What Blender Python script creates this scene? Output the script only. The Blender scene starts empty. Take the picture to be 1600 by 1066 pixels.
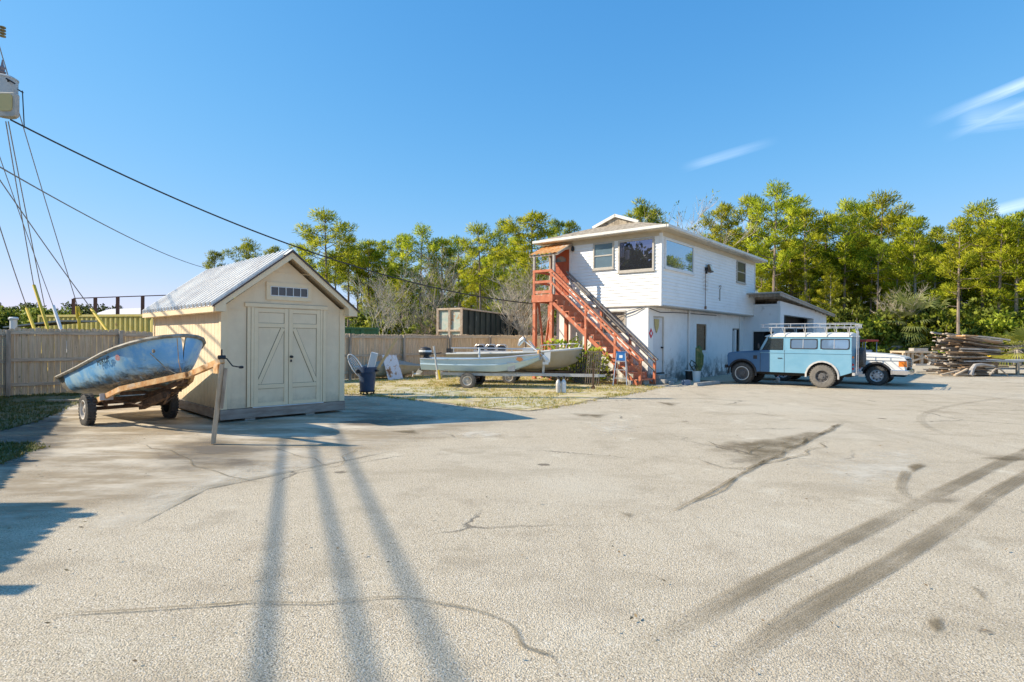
import bpy, math, random
from mathutils import Vector as V, Matrix as MX, Euler
R = math.radians
scene = bpy.context.scene
COL = scene.collection
# ---------------------------------------------------------------- camera
FPX, CAMH, PITCH, ROLL = 898.0, 1.65, R(-0.13), 0.0072
cam = bpy.data.cameras.new('camera'); cam.sensor_width = 36; cam.lens = FPX/1600*36
cam.clip_start = .05; cam.clip_end = 3000
camo = bpy.data.objects.new('camera', cam); COL.objects.link(camo); scene.camera = camo
CM = MX.Rotation(R(90)+PITCH, 4, 'X') @ MX.Rotation(ROLL, 4, 'Z')
camo.matrix_world = MX.Translation((0, 0, CAMH)) @ CM
scene.view_settings.view_transform = 'Standard'; scene.view_settings.look = 'None'
scene.view_settings.exposure = 1.12; scene.view_settings.gamma = 1
# ---------------------------------------------------------------- world and sun
SUN_EL, SUN_STR, SKY_STR = R(34.5), 3.15, .15
SUN_AZ = math.atan2(.03, 1.0)             # direction the light travels, from +X towards +Y
sd = bpy.data.lights.new('sun', 'SUN'); sd.energy = SUN_STR; sd.angle = R(.53); sd.color = (1, .88, .70)
so = bpy.data.objects.new('sun', sd); COL.objects.link(so)
tv = V((math.cos(SUN_AZ)*math.cos(SUN_EL), math.sin(SUN_AZ)*math.cos(SUN_EL), -math.sin(SUN_EL)))
so.rotation_euler = tv.to_track_quat('-Z', 'Y').to_euler()

class Nodes:
    def __init__(s, nt): s.nt = nt
    def n(s, t, **kw):
        nd = s.nt.nodes.new(t)
        for a, v in kw.items():
            if a == 'i':
                for key, val in v.items(): s.set(nd.inputs[key], val)
            else: setattr(nd, a, v)
        return nd
    def set(s, inp, v):
        if isinstance(v, bpy.types.NodeSocket): s.nt.links.new(v, inp)
        else:
            if inp.type == 'RGBA' and len(v) == 3: v = (*v, 1)
            inp.default_value = v
    def m(s, op, a, b=0, c=0, clamp=False):
        nd = s.nt.nodes.new('ShaderNodeMath'); nd.operation = op; nd.use_clamp = clamp
        for i, v in enumerate((a, b, c)): s.set(nd.inputs[i], v)
        return nd.outputs[0]
    def mix(s, f, a, b, mode='MIX'):
        nd = s.nt.nodes.new('ShaderNodeMix'); nd.data_type = 'RGBA'; nd.blend_type = mode
        s.set(nd.inputs[0], f); s.set(nd.inputs[6], a); s.set(nd.inputs[7], b)
        return nd.outputs[2]
    def ramp(s, f, stops):
        nd = s.nt.nodes.new('ShaderNodeValToRGB'); cr = nd.color_ramp
        while len(cr.elements) < len(stops): cr.elements.new(.5)
        for e, (p, c) in zip(cr.elements, stops):
            e.position = p; e.color = (*c, 1) if not isinstance(c, (int, float)) else (c, c, c, 1)
        s.set(nd.inputs[0], f); return nd.outputs[0]
    def noise(s, vec, scale, detail=4, rough=.55, dist=0):
        nd = s.n('ShaderNodeTexNoise', i={'Scale': scale, 'Detail': detail, 'Roughness': rough, 'Distortion': dist})
        if vec is not None: s.set(nd.inputs['Vector'], vec)
        return nd.outputs[0]
    def mapping(s, vec, scale=(1, 1, 1), loc=(0, 0, 0), rot=(0, 0, 0)):
        nd = s.n('ShaderNodeMapping', i={'Scale': scale, 'Location': loc, 'Rotation': rot}); s.set(nd.inputs[0], vec)
        return nd.outputs[0]
    def objc(s): return s.n('ShaderNodeTexCoord').outputs['Object']
    def smooth(s, x, a, b):
        nd = s.n('ShaderNodeMapRange', interpolation_type='SMOOTHSTEP'); s.set(nd.inputs[0], x)
        nd.inputs[1].default_value = a; nd.inputs[2].default_value = b
        return nd.outputs[0]

w = bpy.data.worlds.new('World'); scene.world = w; w.use_nodes = True
w.node_tree.nodes.clear(); W = Nodes(w.node_tree)
sky = W.n('ShaderNodeTexSky', sky_type='NISHITA', sun_disc=False, sun_elevation=SUN_EL)
# sky sun_rotation: 0 = sun towards +Y, turns clockwise; the sun stands at -X
sky.sun_rotation = math.atan2(-tv.x, -tv.y)
sky.air_density = 1.0; sky.dust_density = .1; sky.ozone_density = 2.5; sky.altitude = 0
gen = W.n('ShaderNodeTexCoord').outputs['Generated']
sx = W.n('ShaderNodeSeparateXYZ'); W.set(sx.inputs[0], gen)
yy = W.m('MAXIMUM', sx.outputs[1], .05)
cu, cv = W.m('DIVIDE', sx.outputs[0], yy), W.m('DIVIDE', sx.outputs[2], yy)
def wisp(u0, v0, u1, v1, wid, amt, fade0=.25):
    L = math.hypot(u1-u0, v1-v0); dx, dy = (u1-u0)/L, (v1-v0)/L
    a = W.m('ADD', W.m('MULTIPLY', W.m('SUBTRACT', cu, u0), dx), W.m('MULTIPLY', W.m('SUBTRACT', cv, v0), dy))
    c = W.m('ADD', W.m('MULTIPLY', W.m('SUBTRACT', cu, u0), -dy), W.m('MULTIPLY', W.m('SUBTRACT', cv, v0), dx))
    comb = W.n('ShaderNodeCombineXYZ'); W.set(comb.inputs[0], W.m('MULTIPLY', a, 4)); W.set(comb.inputs[1], W.m('MULTIPLY', c, 95))
    nz = W.noise(comb.outputs[0], 1.0, 8, .68, .6)
    c2 = W.m('ADD', c, W.m('MULTIPLY', W.m('SUBTRACT', nz, .5), wid*1.1))
    g = W.m('SUBTRACT', 1, W.m('DIVIDE', W.m('ABSOLUTE', c2), wid), clamp=True)
    e = W.m('MULTIPLY', W.smooth(a, 0, L*fade0), W.smooth(a, L*1.6, L*.8))
    return W.m('MULTIPLY', W.m('MULTIPLY', W.m('MULTIPLY', g, W.m('MULTIPLY', nz, 1.9)), e), amt, clamp=True)
cl = wisp(.70, .375, .95, .478, .013, .62, .8)
for args in ((.74, .352, .92, .43, .010, .4, .6), (.76, .385, .95, .41, .03, .22), (.285, .298, .40, .333, .010, .22, .5), (.80, .220, .95, .26, .012, .5), (.2, .19, .38, .205, .012, .22)):
    cl = W.m('MAXIMUM', cl, wisp(*args))
hs = W.n('ShaderNodeHueSaturation', i={'Hue': .503, 'Saturation': 1.12, 'Value': 1.0}); W.set(hs.inputs['Color'], sky.outputs[0])
sp3 = W.n('ShaderNodeSeparateColor'); W.set(sp3.inputs[0], hs.outputs[0]); cb3 = W.n('ShaderNodeCombineColor')
# soft shoulder so the band above the horizon keeps its blue instead of clipping
for i_, (g_, k_) in enumerate(((.58, .10), (1.06, .29), (1.66, .367))): W.set(cb3.inputs[i_], W.m('DIVIDE', W.m('MULTIPLY', sp3.outputs[i_], g_), W.m('ADD', 1, W.m('MULTIPLY', sp3.outputs[i_], k_))))
W.set(cb3.inputs[0], W.m('MULTIPLY', W.m('POWER', W.m('DIVIDE', cb3.inputs[0].links[0].from_socket, 1.72), 1.18), 1.70))
tint = cb3.outputs[0]
skc = W.mix(cl, tint, (3.6, 4.2, 5.0))
bg = W.n('ShaderNodeBackground', i={'Strength': SKY_STR}); W.set(bg.inputs[0], skc)
wo = W.n('ShaderNodeOutputWorld'); w.node_tree.links.new(bg.outputs[0], wo.inputs[0])

# ---------------------------------------------------------------- picking points off the plan
def ray(px, py):
    d = CM.to_3x3() @ V(((px-800)/FPX, (533-py)/FPX, -1)); return d/d.y
def G(px, py, z=0.0):
    d = ray(px, py); t = (z-CAMH)/d.z; return V((d.x*t, d.y*t, z))
def A(px, py, Y):
    d = ray(px, py); return V((d.x*Y, Y, CAMH+d.z*Y))
def along(px, o, d, py=520):
    k = ray(px, py).x; return (k*o[1]-o[0])/(d[0]-k*d[1])
def pix(p):
    q = CM.to_3x3().transposed() @ (V(p)-V((0, 0, CAMH))); return (800+FPX*q.x/-q.z, 533-FPX*q.y/-q.z)

# ---------------------------------------------------------------- materials
def principled(name):
    m = bpy.data.materials.new(name); m.use_nodes = True; m.node_tree.nodes.clear()
    N = Nodes(m.node_tree); b = N.n('ShaderNodeBsdfPrincipled'); o = N.n('ShaderNodeOutputMaterial')
    m.node_tree.links.new(b.outputs[0], o.inputs[0]); return m, N, b, o
def mat(name, c, rough=.6, c2=None, scale=8, amt=.5, metal=0, bump=0, bscale=None, stretch=(1, 1, 1), spec=.5, c3=None, s3=2.0, t3=(.55, .65), obj=True, gl=None, rnd=0):
    m, N, b, o = principled(name)
    co = N.mapping(N.objc(), stretch)
    col = (*c, 1)
    f = None
    if c2 is not None:
        f = N.ramp(N.noise(co, scale, 6, .62), [(.5-.2/max(amt, .05)*.5, 0), (.5+.2/max(amt, .05)*.5, 1)])
        col = N.mix(f, c, c2)
    if c3 is not None:
        f3 = N.smooth(N.noise(N.mapping(co, loc=(7, 3, 1)), s3, 7, .65), *t3)
        col = N.mix(f3, col, c3)
    if rnd:
        oi = N.n('ShaderNodeObjectInfo')
        h = N.n('ShaderNodeHueSaturation'); N.set(h.inputs['Color'], col)
        N.set(h.inputs['Value'], N.m('ADD', 1-rnd, N.m('MULTIPLY', oi.outputs['Random'], 2*rnd))); col = h.outputs[0]
    N.set(b.inputs['Base Color'], col)
    b.inputs['Roughness'].default_value = rough; b.inputs['Metallic'].default_value = metal
    b.inputs['Specular IOR Level'].default_value = spec
    if bump:
        bn = N.n('ShaderNodeBump', i={'Strength': bump, 'Distance': .02})
        N.set(bn.inputs['Height'], N.noise(co, bscale or scale*2, 5, .6)); N.set(b.inputs['Normal'], bn.outputs[0])
    return m
M = {}
def leafmat(name, c, c2, trans=.35, rnd=.25, sc=1.2, hue=0):
    m, N, b, o = principled(name)
    nz = N.noise(N.objc(), sc, 3, .6); oi = N.n('ShaderNodeObjectInfo')
    col = N.mix(N.smooth(nz, .35, .65), c, c2)
    h = N.n('ShaderNodeHueSaturation'); N.set(h.inputs['Color'], col)
    N.set(h.inputs['Value'], N.m('ADD', 1-rnd, N.m('MULTIPLY', oi.outputs['Random'], 2*rnd)))
    N.set(h.inputs['Hue'], N.m('ADD', .5-.012, N.m('MULTIPLY', oi.outputs['Random'], .024)))
    N.set(b.inputs['Base Color'], h.outputs[0]); b.inputs['Roughness'].default_value = .55
    b.inputs['Specular IOR Level'].default_value = .25
    t = N.n('ShaderNodeBsdfTranslucent'); N.set(t.inputs[0], h.outputs[0])
    mx = N.n('ShaderNodeMixShader', i={0: trans}); m.node_tree.links.new(b.outputs[0], mx.inputs[1]); m.node_tree.links.new(t.outputs[0], mx.inputs[2])
    m.node_tree.links.new(mx.outputs[0], o.inputs[0]); return m
def glass(name, c, refl=.35, rough=.02, tint=(1, 1, 1), fres=.5):
    m, N, b, o = principled(name); b.inputs['Base Color'].default_value = (*c, 1); b.inputs['Roughness'].default_value = .3
    g = N.n('ShaderNodeBsdfGlossy', i={'Color': (*tint, 1), 'Roughness': rough})
    lw = N.n('ShaderNodeLayerWeight', i={'Blend': .35})
    mx = N.n('ShaderNodeMixShader'); N.set(mx.inputs[0], N.m('ADD', refl, N.m('MULTIPLY', lw.outputs['Fresnel'], fres), clamp=True))
    m.node_tree.links.new(b.outputs[0], mx.inputs[1]); m.node_tree.links.new(g.outputs[0], mx.inputs[2])
    m.node_tree.links.new(mx.outputs[0], o.inputs[0]); return m

# ---------------------------------------------------------------- mesh builder
class MB:
    def __init__(s): s.v = []; s.f = []; s.n = []
    def add(s, vs, fs):
        o = len(s.v); s.v += [tuple(p) for p in vs]; s.f += [tuple(i+o for i in f) for f in fs]
    def box(s, x0, x1, y0, y1, z0, z1):
        s.add([(x, y, z) for z in (z0, z1) for y in (y0, y1) for x in (x0, x1)],
              [(0, 2, 3, 1), (4, 5, 7, 6), (0, 1, 5, 4), (2, 6, 7, 3), (0, 4, 6, 2), (1, 3, 7, 5)]); return s
    def hexa(s, p): s.add(p, [(0, 3, 2, 1), (4, 5, 6, 7), (0, 1, 5, 4), (1, 2, 6, 5), (2, 3, 7, 6), (3, 0, 4, 7)]); return s
    def bar(s, p0, p1, w, h, up=(0, 0, 1)):
        p0, p1 = V(p0), V(p1); d = (p1-p0).normalized(); up = V(up)
        if abs(d.dot(up)) > .98: up = V((0, 1, 0))
        a = d.cross(up).normalized(); b = a.cross(d)
        q = [p+a*sx*w/2+b*sy*h/2 for p in (p0, p1) for sx, sy in ((-1, -1), (1, -1), (1, 1), (-1, 1))]
        s.add(q, [(0, 3, 2, 1), (4, 5, 6, 7), (0, 1, 5, 4), (1, 2, 6, 5), (2, 3, 7, 6), (3, 0, 4, 7)]); return s
    def tube(s, pts, r, n=8, cap=True):
        pts = [V(p) for p in pts]; rs = r if isinstance(r, (list, tuple)) else [r]*len(pts)
        base = len(s.v); up = V((0, 0, 1))
        for i, p in enumerate(pts):
            d = (pts[min(i+1, len(pts)-1)]-pts[max(i-1, 0)]).normalized()
            u = up if abs(d.dot(up)) < .95 else V((0, 1, 0))
            a = d.cross(u).normalized(); b = a.cross(d)
            for k in range(n):
                t = 2*math.pi*k/n; s.v.append(tuple(p+(a*math.cos(t)+b*math.sin(t))*rs[i]))
        for i in range(len(pts)-1):
            for k in range(n):
                a0 = base+i*n+k; a1 = base+i*n+(k+1) % n
                s.f.append((a0, a1, a1+n, a0+n))
        if cap:
            s.f.append(tuple(base+k for k in range(n))[::-1]); s.f.append(tuple(base+(len(pts)-1)*n+k for k in range(n)))
        return s
    def lathe(s, prof, n=20, c=(0, 0, 0), axis='z', cap=True):
        c = V(c); base = len(s.v)
        for r, z in prof:
            for k in range(n):
                t = 2*math.pi*k/n; x, y = r*math.cos(t), r*math.sin(t)
                p = {'z': (x, y, z), 'y': (x, z, y), 'x': (z, x, y)}[axis]; s.v.append(tuple(c+V(p)))
        for i in range(len(prof)-1):
            for k in range(n):
                a0 = base+i*n+k; a1 = base+i*n+(k+1) % n; s.f.append((a0, a1, a1+n, a0+n))
        if cap:
            s.f.append(tuple(base+k for k in range(n))[::-1]); s.f.append(tuple(base+(len(prof)-1)*n+k for k in range(n)))
        return s
    def prism(s, poly, a, b, plane='xz', f=None):
        """poly: 2-D outline; a, b: the two depths on the third axis"""
        def P(u, v, w): return {'xz': (u, w, v), 'xy': (u, v, w), 'yz': (w, u, v)}[plane]
        n = len(poly); vs = [P(u, v, a) for u, v in poly]+[P(u, v, b) for u, v in poly]
        if f: vs = [f(p) for p in vs]
        s.add(vs, [tuple(range(n))[::-1], tuple(range(n, 2*n))]+[(i, (i+1) % n, n+(i+1) % n, n+i) for i in range(n)]); return s
    def quad(s, a, b, c, d): s.add([a, b, c, d], [(0, 1, 2, 3)]); return s
    def poly(s, pts): s.add(pts, [tuple(range(len(pts)))]); return s
    def loft(s, rings, closed=False, capa=False, capb=False):
        base = len(s.v); n = len(rings[0])
        for r in rings: s.v += [tuple(p) for p in r]
        for i in range(len(rings)-1):
            for k in range(n if closed else n-1):
                a0 = base+i*n+k; a1 = base+i*n+(k+1) % n; s.f.append((a0, a1, a1+n, a0+n))
        if capa: s.f.append(tuple(base+k for k in range(n))[::-1])
        if capb: s.f.append(tuple(base+(len(rings)-1)*n+k for k in range(n)))
        return s
    def build(s, name, m, parent=None, smooth=False, bevel=0, fix=True, sub=0):
        me = bpy.data.meshes.new(name); me.from_pydata(s.v, [], s.f)
        if fix:
            import bmesh
            bm = bmesh.new(); bm.from_mesh(me); bmesh.ops.recalc_face_normals(bm, faces=bm.faces); bm.to_mesh(me); bm.free()
        me.materials.append(M[m] if isinstance(m, str) else m)
        if smooth:
            for p in me.polygons: p.use_smooth = True
        me.update()
        if s.n and len(s.n) == len(s.v):
            for p in me.polygons: p.use_smooth = True
            me.normals_split_custom_set_from_vertices(s.n)
        o = bpy.data.objects.new(name, me); COL.objects.link(o)
        if parent: o.parent = parent
        if bevel:
            b = o.modifiers.new('bevel', 'BEVEL'); b.width = bevel; b.segments = 2; b.limit_method = 'ANGLE'; b.angle_limit = R(40)
        if smooth and not sub:
            try: me.set_sharp_from_angle(angle=R(35))
            except Exception: pass
        if sub:
            sm = o.modifiers.new('sub', 'SUBSURF'); sm.levels = sub; sm.render_levels = sub
        return o
def tag(o, label=None, cat=None, group=None, kind=None):
    if label: o['label'] = label
    if cat: o['category'] = cat
    if group: o['group'] = group
    if kind: o['kind'] = kind
    return o
def thing(name, label, cat, loc=(0, 0, 0), rotz=0, group=None):
    o = bpy.data.objects.new(name, None); COL.objects.link(o); o.empty_display_size = .2
    o.location = loc; o.rotation_euler = (0, 0, rotz); return tag(o, label, cat, group)
def copy_tree(o, parent=None):
    c = o.copy(); COL.objects.link(c)
    if parent: c.parent = parent
    for ch in list(o.children): copy_tree(ch, c)
    return c
def heading(dx, dy): return math.atan2(dy, dx)
# ---------------------------------------------------------------- ground
def ground_mat():
    m, N, b, o = principled('asphalt')
    co = N.objc()
    sp = N.n('ShaderNodeTexVoronoi', i={'Scale': 95}); N.set(sp.inputs[0], co)
    spk = N.smooth(sp.outputs['Distance'], .1, .75)
    fine = N.noise(co, 75, 6, .75); mid = N.noise(co, 1.6, 8, .65); big = N.noise(co, .22, 6, .6)
    wnv = N.n('ShaderNodeTexVoronoi', i={'Scale': 120}); N.set(wnv.inputs[0], co)
    wn = N.n('ShaderNodeSeparateColor'); N.set(wn.inputs[0], wnv.outputs['Color'])
    col = N.mix(N.smooth(fine, .34, .66), (.38, .305, .205), (.74, .635, .465))
    col = N.mix(N.m('MULTIPLY', N.smooth(wn.outputs[0], .80, .97), .75), col, (.17, .145, .115))
    col = N.mix(N.m('MULTIPLY', N.smooth(wn.outputs[1], .84, .96), .6), col, (.82, .76, .66))
    col = N.mix(N.m('MULTIPLY', N.smooth(mid, .50, .72), .45), col, (.30, .24, .165))
    col = N.mix(N.m('MULTIPLY', N.smooth(big, .46, .68), .34), col, (.66, .60, .48))
    big2 = N.noise(N.mapping(co, (1, 2.2, 1), (31, 7, 0), (0, 0, .5)), .5, 6, .65)
    col = N.mix(N.m('MULTIPLY', N.smooth(big2, .50, .68), .38), col, (.33, .27, .185))
    lane = N.noise(N.mapping(co, (1.6, .16, 1), (4, 2, 0), (0, 0, -.62)), .8, 5, .6)
    col = N.mix(N.m('MULTIPLY', N.smooth(lane, .55, .72), .30), col, (.29, .235, .165))
    sand = N.noise(N.mapping(co, (1, 1, 1), (9, 21, 0)), .9, 9, .72)
    col = N.mix(N.m('MULTIPLY', N.smooth(sand, .56, .70), .45), col, (.80, .73, .58))
    # oil drips
    dv = N.n('ShaderNodeTexVoronoi', i={'Scale': .75, 'Randomness': 1}); N.set(dv.inputs[0], N.mapping(co, loc=(3.1, .7, 0)))
    dist = N.m('ADD', dv.outputs['Distance'], N.m('MULTIPLY', N.m('SUBTRACT', N.noise(co, 9, 5, .7), .5), .16))
    col = N.mix(N.m('MULTIPLY', N.smooth(dist, .075, .045), .75), col, (.13, .105, .075))
    # hairline cracks, only in places
    cv = N.n('ShaderNodeTexVoronoi', feature='DISTANCE_TO_EDGE', i={'Scale': .33})
    wv = N.n('ShaderNodeVectorMath', operation='ADD'); N.set(wv.inputs[0], co)
    nn = N.n('ShaderNodeTexNoise', i={'Scale': 1.3, 'Detail': 6, 'Roughness': .7}); N.set(nn.inputs['Vector'], co)
    sc = N.n('ShaderNodeVectorMath', operation='SCALE', i={'Scale': .55}); N.set(sc.inputs[0], nn.outputs['Color'])
    N.set(wv.inputs[1], sc.outputs[0]); N.set(cv.inputs[0], wv.outputs[0])
    ck = N.m('MULTIPLY', N.smooth(cv.outputs['Distance'], .011, .0), N.smooth(N.noise(co, .35, 3), .50, .60))
    col = N.mix(N.m('MULTIPLY', ck, .8), col, (.12, .105, .085))
    N.set(b.inputs['Base Color'], col); b.inputs['Roughness'].default_value = .9; b.inputs['Specular IOR Level'].default_value = .25
    h = N.m('ADD', N.m('MULTIPLY', spk, .6), N.m('MULTIPLY', fine, .8)); h = N.m('SUBTRACT', h, ck)
    bn = N.n('ShaderNodeBump', i={'Strength': .55, 'Distance': .012}); N.set(bn.inputs['Height'], h); N.set(b.inputs['Normal'], bn.outputs[0])
    return m
M['asphalt'] = ground_mat()
def stain_mat(name, c, amt, scale=6, lo=.4, hi=.6, streak=None, edge=.25, c2=None, rib=False):
    """thin worn-in layer: alpha from noise and from the 'edge' vertex attribute (1 inside, 0 at the rim)"""
    m, N, b, o = principled(name); co = N.objc()
    at = N.n('ShaderNodeAttribute', attribute_name='edge').outputs['Fac']
    v = N.mapping(co, streak[0], rot=(0, 0, streak[1])) if streak else co
    if rib:
        v = N.mapping(N.n('ShaderNodeAttribute', attribute_name='run').outputs['Vector'], (.8, 34, 1))
    nz = N.noise(v, scale, 7, .65)
    big = N.noise(co, max(scale*.22, .6), 6, .65)
    e = N.smooth(N.m('ADD', at, N.m('MULTIPLY', N.m('SUBTRACT', nz, .5), .9)), 0.02, edge*2)
    e = N.m('MULTIPLY', e, N.smooth(at, 0, .45))
    a = N.m('MULTIPLY', N.m('MULTIPLY', e, N.m('ADD', .35, N.m('MULTIPLY', N.smooth(nz, lo, hi), .65))), N.m('MULTIPLY', N.smooth(big, .2, .6), amt), clamp=True)
    col = c if c2 is None else N.mix(N.smooth(N.noise(v, scale*.7, 6, .7), .4, .6), c, c2)
    N.set(b.inputs['Base Color'], col if c2 is not None else (*c, 1)); b.inputs['Roughness'].default_value = .85; b.inputs['Specular IOR Level'].default_value = .25
    bn = N.n('ShaderNodeBump', i={'Strength': .35, 'Distance': .01}); N.set(bn.inputs['Height'], N.noise(co, 50, 5, .7)); N.set(b.inputs['Normal'], bn.outputs[0])
    t = N.n('ShaderNodeBsdfTransparent'); mx = N.n('ShaderNodeMixShader'); N.set(mx.inputs[0], a)
    m.node_tree.links.new(t.outputs[0], mx.inputs[1]); m.node_tree.links.new(b.outputs[0], mx.inputs[2]); m.node_tree.links.new(mx.outputs[0], o.inputs[0])
    return m
M['tyre_mark'] = stain_mat('tyre_mark', (.20, .16, .10), .56, 1, .3, .6, None, .5, rib=True)
M['faint_track'] = stain_mat('faint_track', (.24, .20, .14), .35, 1, .3, .7, None, .8, rib=True)
M['oil'] = stain_mat('oil_stain', (.20, .155, .09), .85, 2.2, .35, .6, None, .6)
M['crack'] = stain_mat('crack', (.22, .175, .105), .7, 3, .35, .6, None, .5)
M['pale'] = stain_mat('pale_wear', (.72, .66, .54), .7, 3, .3, .62, None, .6)
M['concrete'] = stain_mat('old_concrete', (.40, .32, .215), 1.0, 1.5, .2, .55, ((.5, 1.6, 1), .15), .5, c2=(.66, .58, .45))
M['wet_dark'] = stain_mat('dark_wear', (.18, .155, .125), .8, 1.2, .4, .6, ((.6, 1.8, 1), -.1), .5)
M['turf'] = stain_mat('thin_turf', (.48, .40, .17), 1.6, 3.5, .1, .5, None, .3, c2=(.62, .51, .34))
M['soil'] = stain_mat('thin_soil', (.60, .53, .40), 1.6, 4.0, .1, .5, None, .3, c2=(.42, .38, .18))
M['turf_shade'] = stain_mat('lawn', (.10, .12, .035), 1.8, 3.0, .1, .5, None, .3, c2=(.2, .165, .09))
M['floor'] = mat('woodland_floor', (.12, .10, .055), .95, (.10, .13, .035), .6, .8)

mb = MB(); mb.add([(-900, -200, -.02), (900, -200, -.02), (900, 1500, -.02), (-900, 1500, -.02)], [(0, 1, 2, 3)])
tag(mb.build('ground', 'floor'), kind='structure')
mb = MB(); mb.poly([(-40, -30, 0), (70, -30, 0), (75, 47, 0), (34, 47.5, 0), (20, 50, 0), (16, 60, 0), (6, 36, 0), (1.2, 31, 0), (-14.6, 15.1, 0), (-40, 15, 0)])
tag(mb.build('asphalt_lot', 'asphalt'), kind='structure')

def sheet(name, pts, m, z, inset=.5, kind='structure', label=None):
    """flat patch with an 'edge' attribute that falls to 0 at its rim"""
    pts = [V((p[0], p[1])) for p in pts]; c = sum(pts, V((0, 0)))/len(pts)
    # densify rim
    rim = []
    for i, p in enumerate(pts):
        q = pts[(i+1) % len(pts)]; n = max(1, int((q-p).length/.5))
        for k in range(n): rim.append(p.lerp(q, k/n))
    inner = [p+(c-p).normalized()*min(inset, (c-p).length*.7) for p in rim]
    vs = [(p.x, p.y, z) for p in rim]+[(p.x, p.y, z) for p in inner]+[(c.x, c.y, z)]; n = len(rim)
    fs = [(i, (i+1) % n, n+(i+1) % n, n+i) for i in range(n)]+[(n+i, n+(i+1) % n, 2*n) for i in range(n)]
    mb = MB(); mb.add(vs, fs); o = mb.build(name, m)
    at = o.data.attributes.new('edge', 'FLOAT', 'POINT')
    for i in range(len(vs)): at.data[i].value = 0 if i < n else 1
    tag(o, kind=kind); return o
def ribbon(name, pts, wid, m, z, fade=1.0):
    pts = [V((p[0], p[1])) for p in pts]
    # smooth curve
    def cr(p0, p1, p2, p3, t): return .5*((2*p1)+(p2-p0)*t+(2*p0-5*p1+4*p2-p3)*t*t+(3*p1-p0-3*p2+p3)*t**3)
    P = []
    for i in range(len(pts)-1):
        a = pts[max(i-1, 0)]; b = pts[i]; c = pts[i+1]; d = pts[min(i+2, len(pts)-1)]
        n = max(2, int((c-b).length/.4))
        P += [cr(a, b, c, d, k/n) for k in range(n)]
    P.append(pts[-1]); vs = []; ed = []; ws = wid if isinstance(wid, (list, tuple)) else [wid, wid]
    for i, p in enumerate(P):
        d = (P[min(i+1, len(P)-1)]-P[max(i-1, 0)]).normalized(); nrm = V((-d.y, d.x)); t = i/(len(P)-1)
        wd = ws[0]+(ws[-1]-ws[0])*t; e = min(1, t*8, (1-t)*8) if fade else 1
        for q, ee in ((-.5, 0), (-.3, 1), (.3, 1), (.5, 0)): r = p+nrm*wd*q; vs.append((r.x, r.y, z)); ed.append(ee*e)
    fs = [(i*4+k, i*4+k+1, i*4+k+5, i*4+k+4) for i in range(len(P)-1) for k in range(3)]
    mb = MB(); mb.add(vs, fs); o = mb.build(name, m); at = o.data.attributes.new('edge', 'FLOAT', 'POINT')
    for i, e in enumerate(ed): at.data[i].value = e
    ru = o.data.attributes.new('run', 'FLOAT_VECTOR', 'POINT'); s_ = 0
    for i, p in enumerate(P):
        if i: s_ += (p-P[i-1]).length
        for k, q in enumerate((-.5, -.3, .3, .5)): ru.data[i*4+k].vector = (s_, q*(ws[0]+ws[-1])/2, 0)
    tag(o, kind='structure'); return o
def GP(l): return [G(*p).xy for p in l]
sheet('concrete_apron', GP([(-250, 760), (-60, 640), (120, 612), (330, 600), (560, 612), (700, 640), (850, 655), (700, 700), (520, 745), (300, 790), (100, 830), (-200, 900)]), 'concrete', .004, 2.2)
sheet('pale_wear', GP([(100, 800), (400, 715), (640, 700), (300, 760), (160, 850), (40, 860)]), 'pale', .008, 1.)
sheet('pale_wear', GP([(705, 680), (750, 671), (800, 678), (770, 686), (715, 686)]), 'pale', .008, .25)
sheet('pale_wear', GP([(900, 660), (1000, 650), (1010, 675), (930, 690)]), 'pale', .009, 1.)
sheet('pale_wear', GP([(1200, 720), (1450, 690), (1500, 740), (1300, 790)]), 'pale', .008, 2.)
sheet('dark_wear', GP([(200, 700), (330, 680), (480, 700), (420, 740), (250, 750)]), 'wet_dark', .0065, 1.2)
sheet('dark_wear', GP([(20, 640), (160, 655), (120, 700), (0, 760), (-100, 700)]), 'wet_dark', .0065, 1.2)
sheet('dark_wear', GP([(540, 640), (640, 645), (740, 655), (640, 668), (500, 670)]), 'wet_dark', .0065, 1.)
sheet('oil_stain', GP([(1070, 706), (1120, 688), (1200, 684), (1290, 668), (1320, 670), (1260, 705), (1200, 730), (1150, 738)]), 'oil', .010, 2.5)
sheet('oil_stain', GP([(1515, 716), (1560, 711), (1640, 713), (1640, 722), (1540, 722)]), 'oil', .010, .6)
for q in ([(1410, 728), (1440, 722), (1455, 728), (1425, 742)], [(1440, 970), (1470, 960), (1482, 985), (1460, 995)], [(960, 800), (995, 803), (985, 812)], [(1500, 905), (1550, 930), (1540, 945)],
          [(1020, 628), (1070, 630), (1050, 636)], [(880, 645), (960, 648), (940, 655), (900, 652)], [(1560, 905), (1585, 912), (1570, 920)], [(1080, 592), (1160, 600), (1100, 604)], [(600, 675), (650, 672), (660, 680)]):
    sheet('oil_stain', GP(q), 'oil', .011, .5)
ribbon('tyre_mark', GP([(860, 1120), (960, 1040), (1100, 960), (1250, 880), (1400, 805), (1520, 745), (1640, 690), (1800, 620)]), .21, 'tyre_mark', .013)
ribbon('tyre_mark', GP([(1030, 1110), (1150, 1030), (1270, 950), (1390, 880), (1500, 810), (1600, 745), (1760, 665)]), .21, 'tyre_mark', .013)
ribbon('tyre_mark', GP([(1600, 618), (1500, 632), (1450, 645), (1440, 660), (1480, 680), (1560, 690)]), .2, 'faint_track', .0135)
ribbon('tyre_mark', GP([(1420, 735), (1408, 755), (1415, 775), (1450, 785), (1500, 780)]), .14, 'tyre_mark', .0135)
ribbon('crack', GP([(1320, 660), (1240, 700), (1170, 735), (1110, 770), (1070, 790), (1040, 810)]), [.13, .03], 'crack', .015)
rnd0 = random.Random(4)
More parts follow.
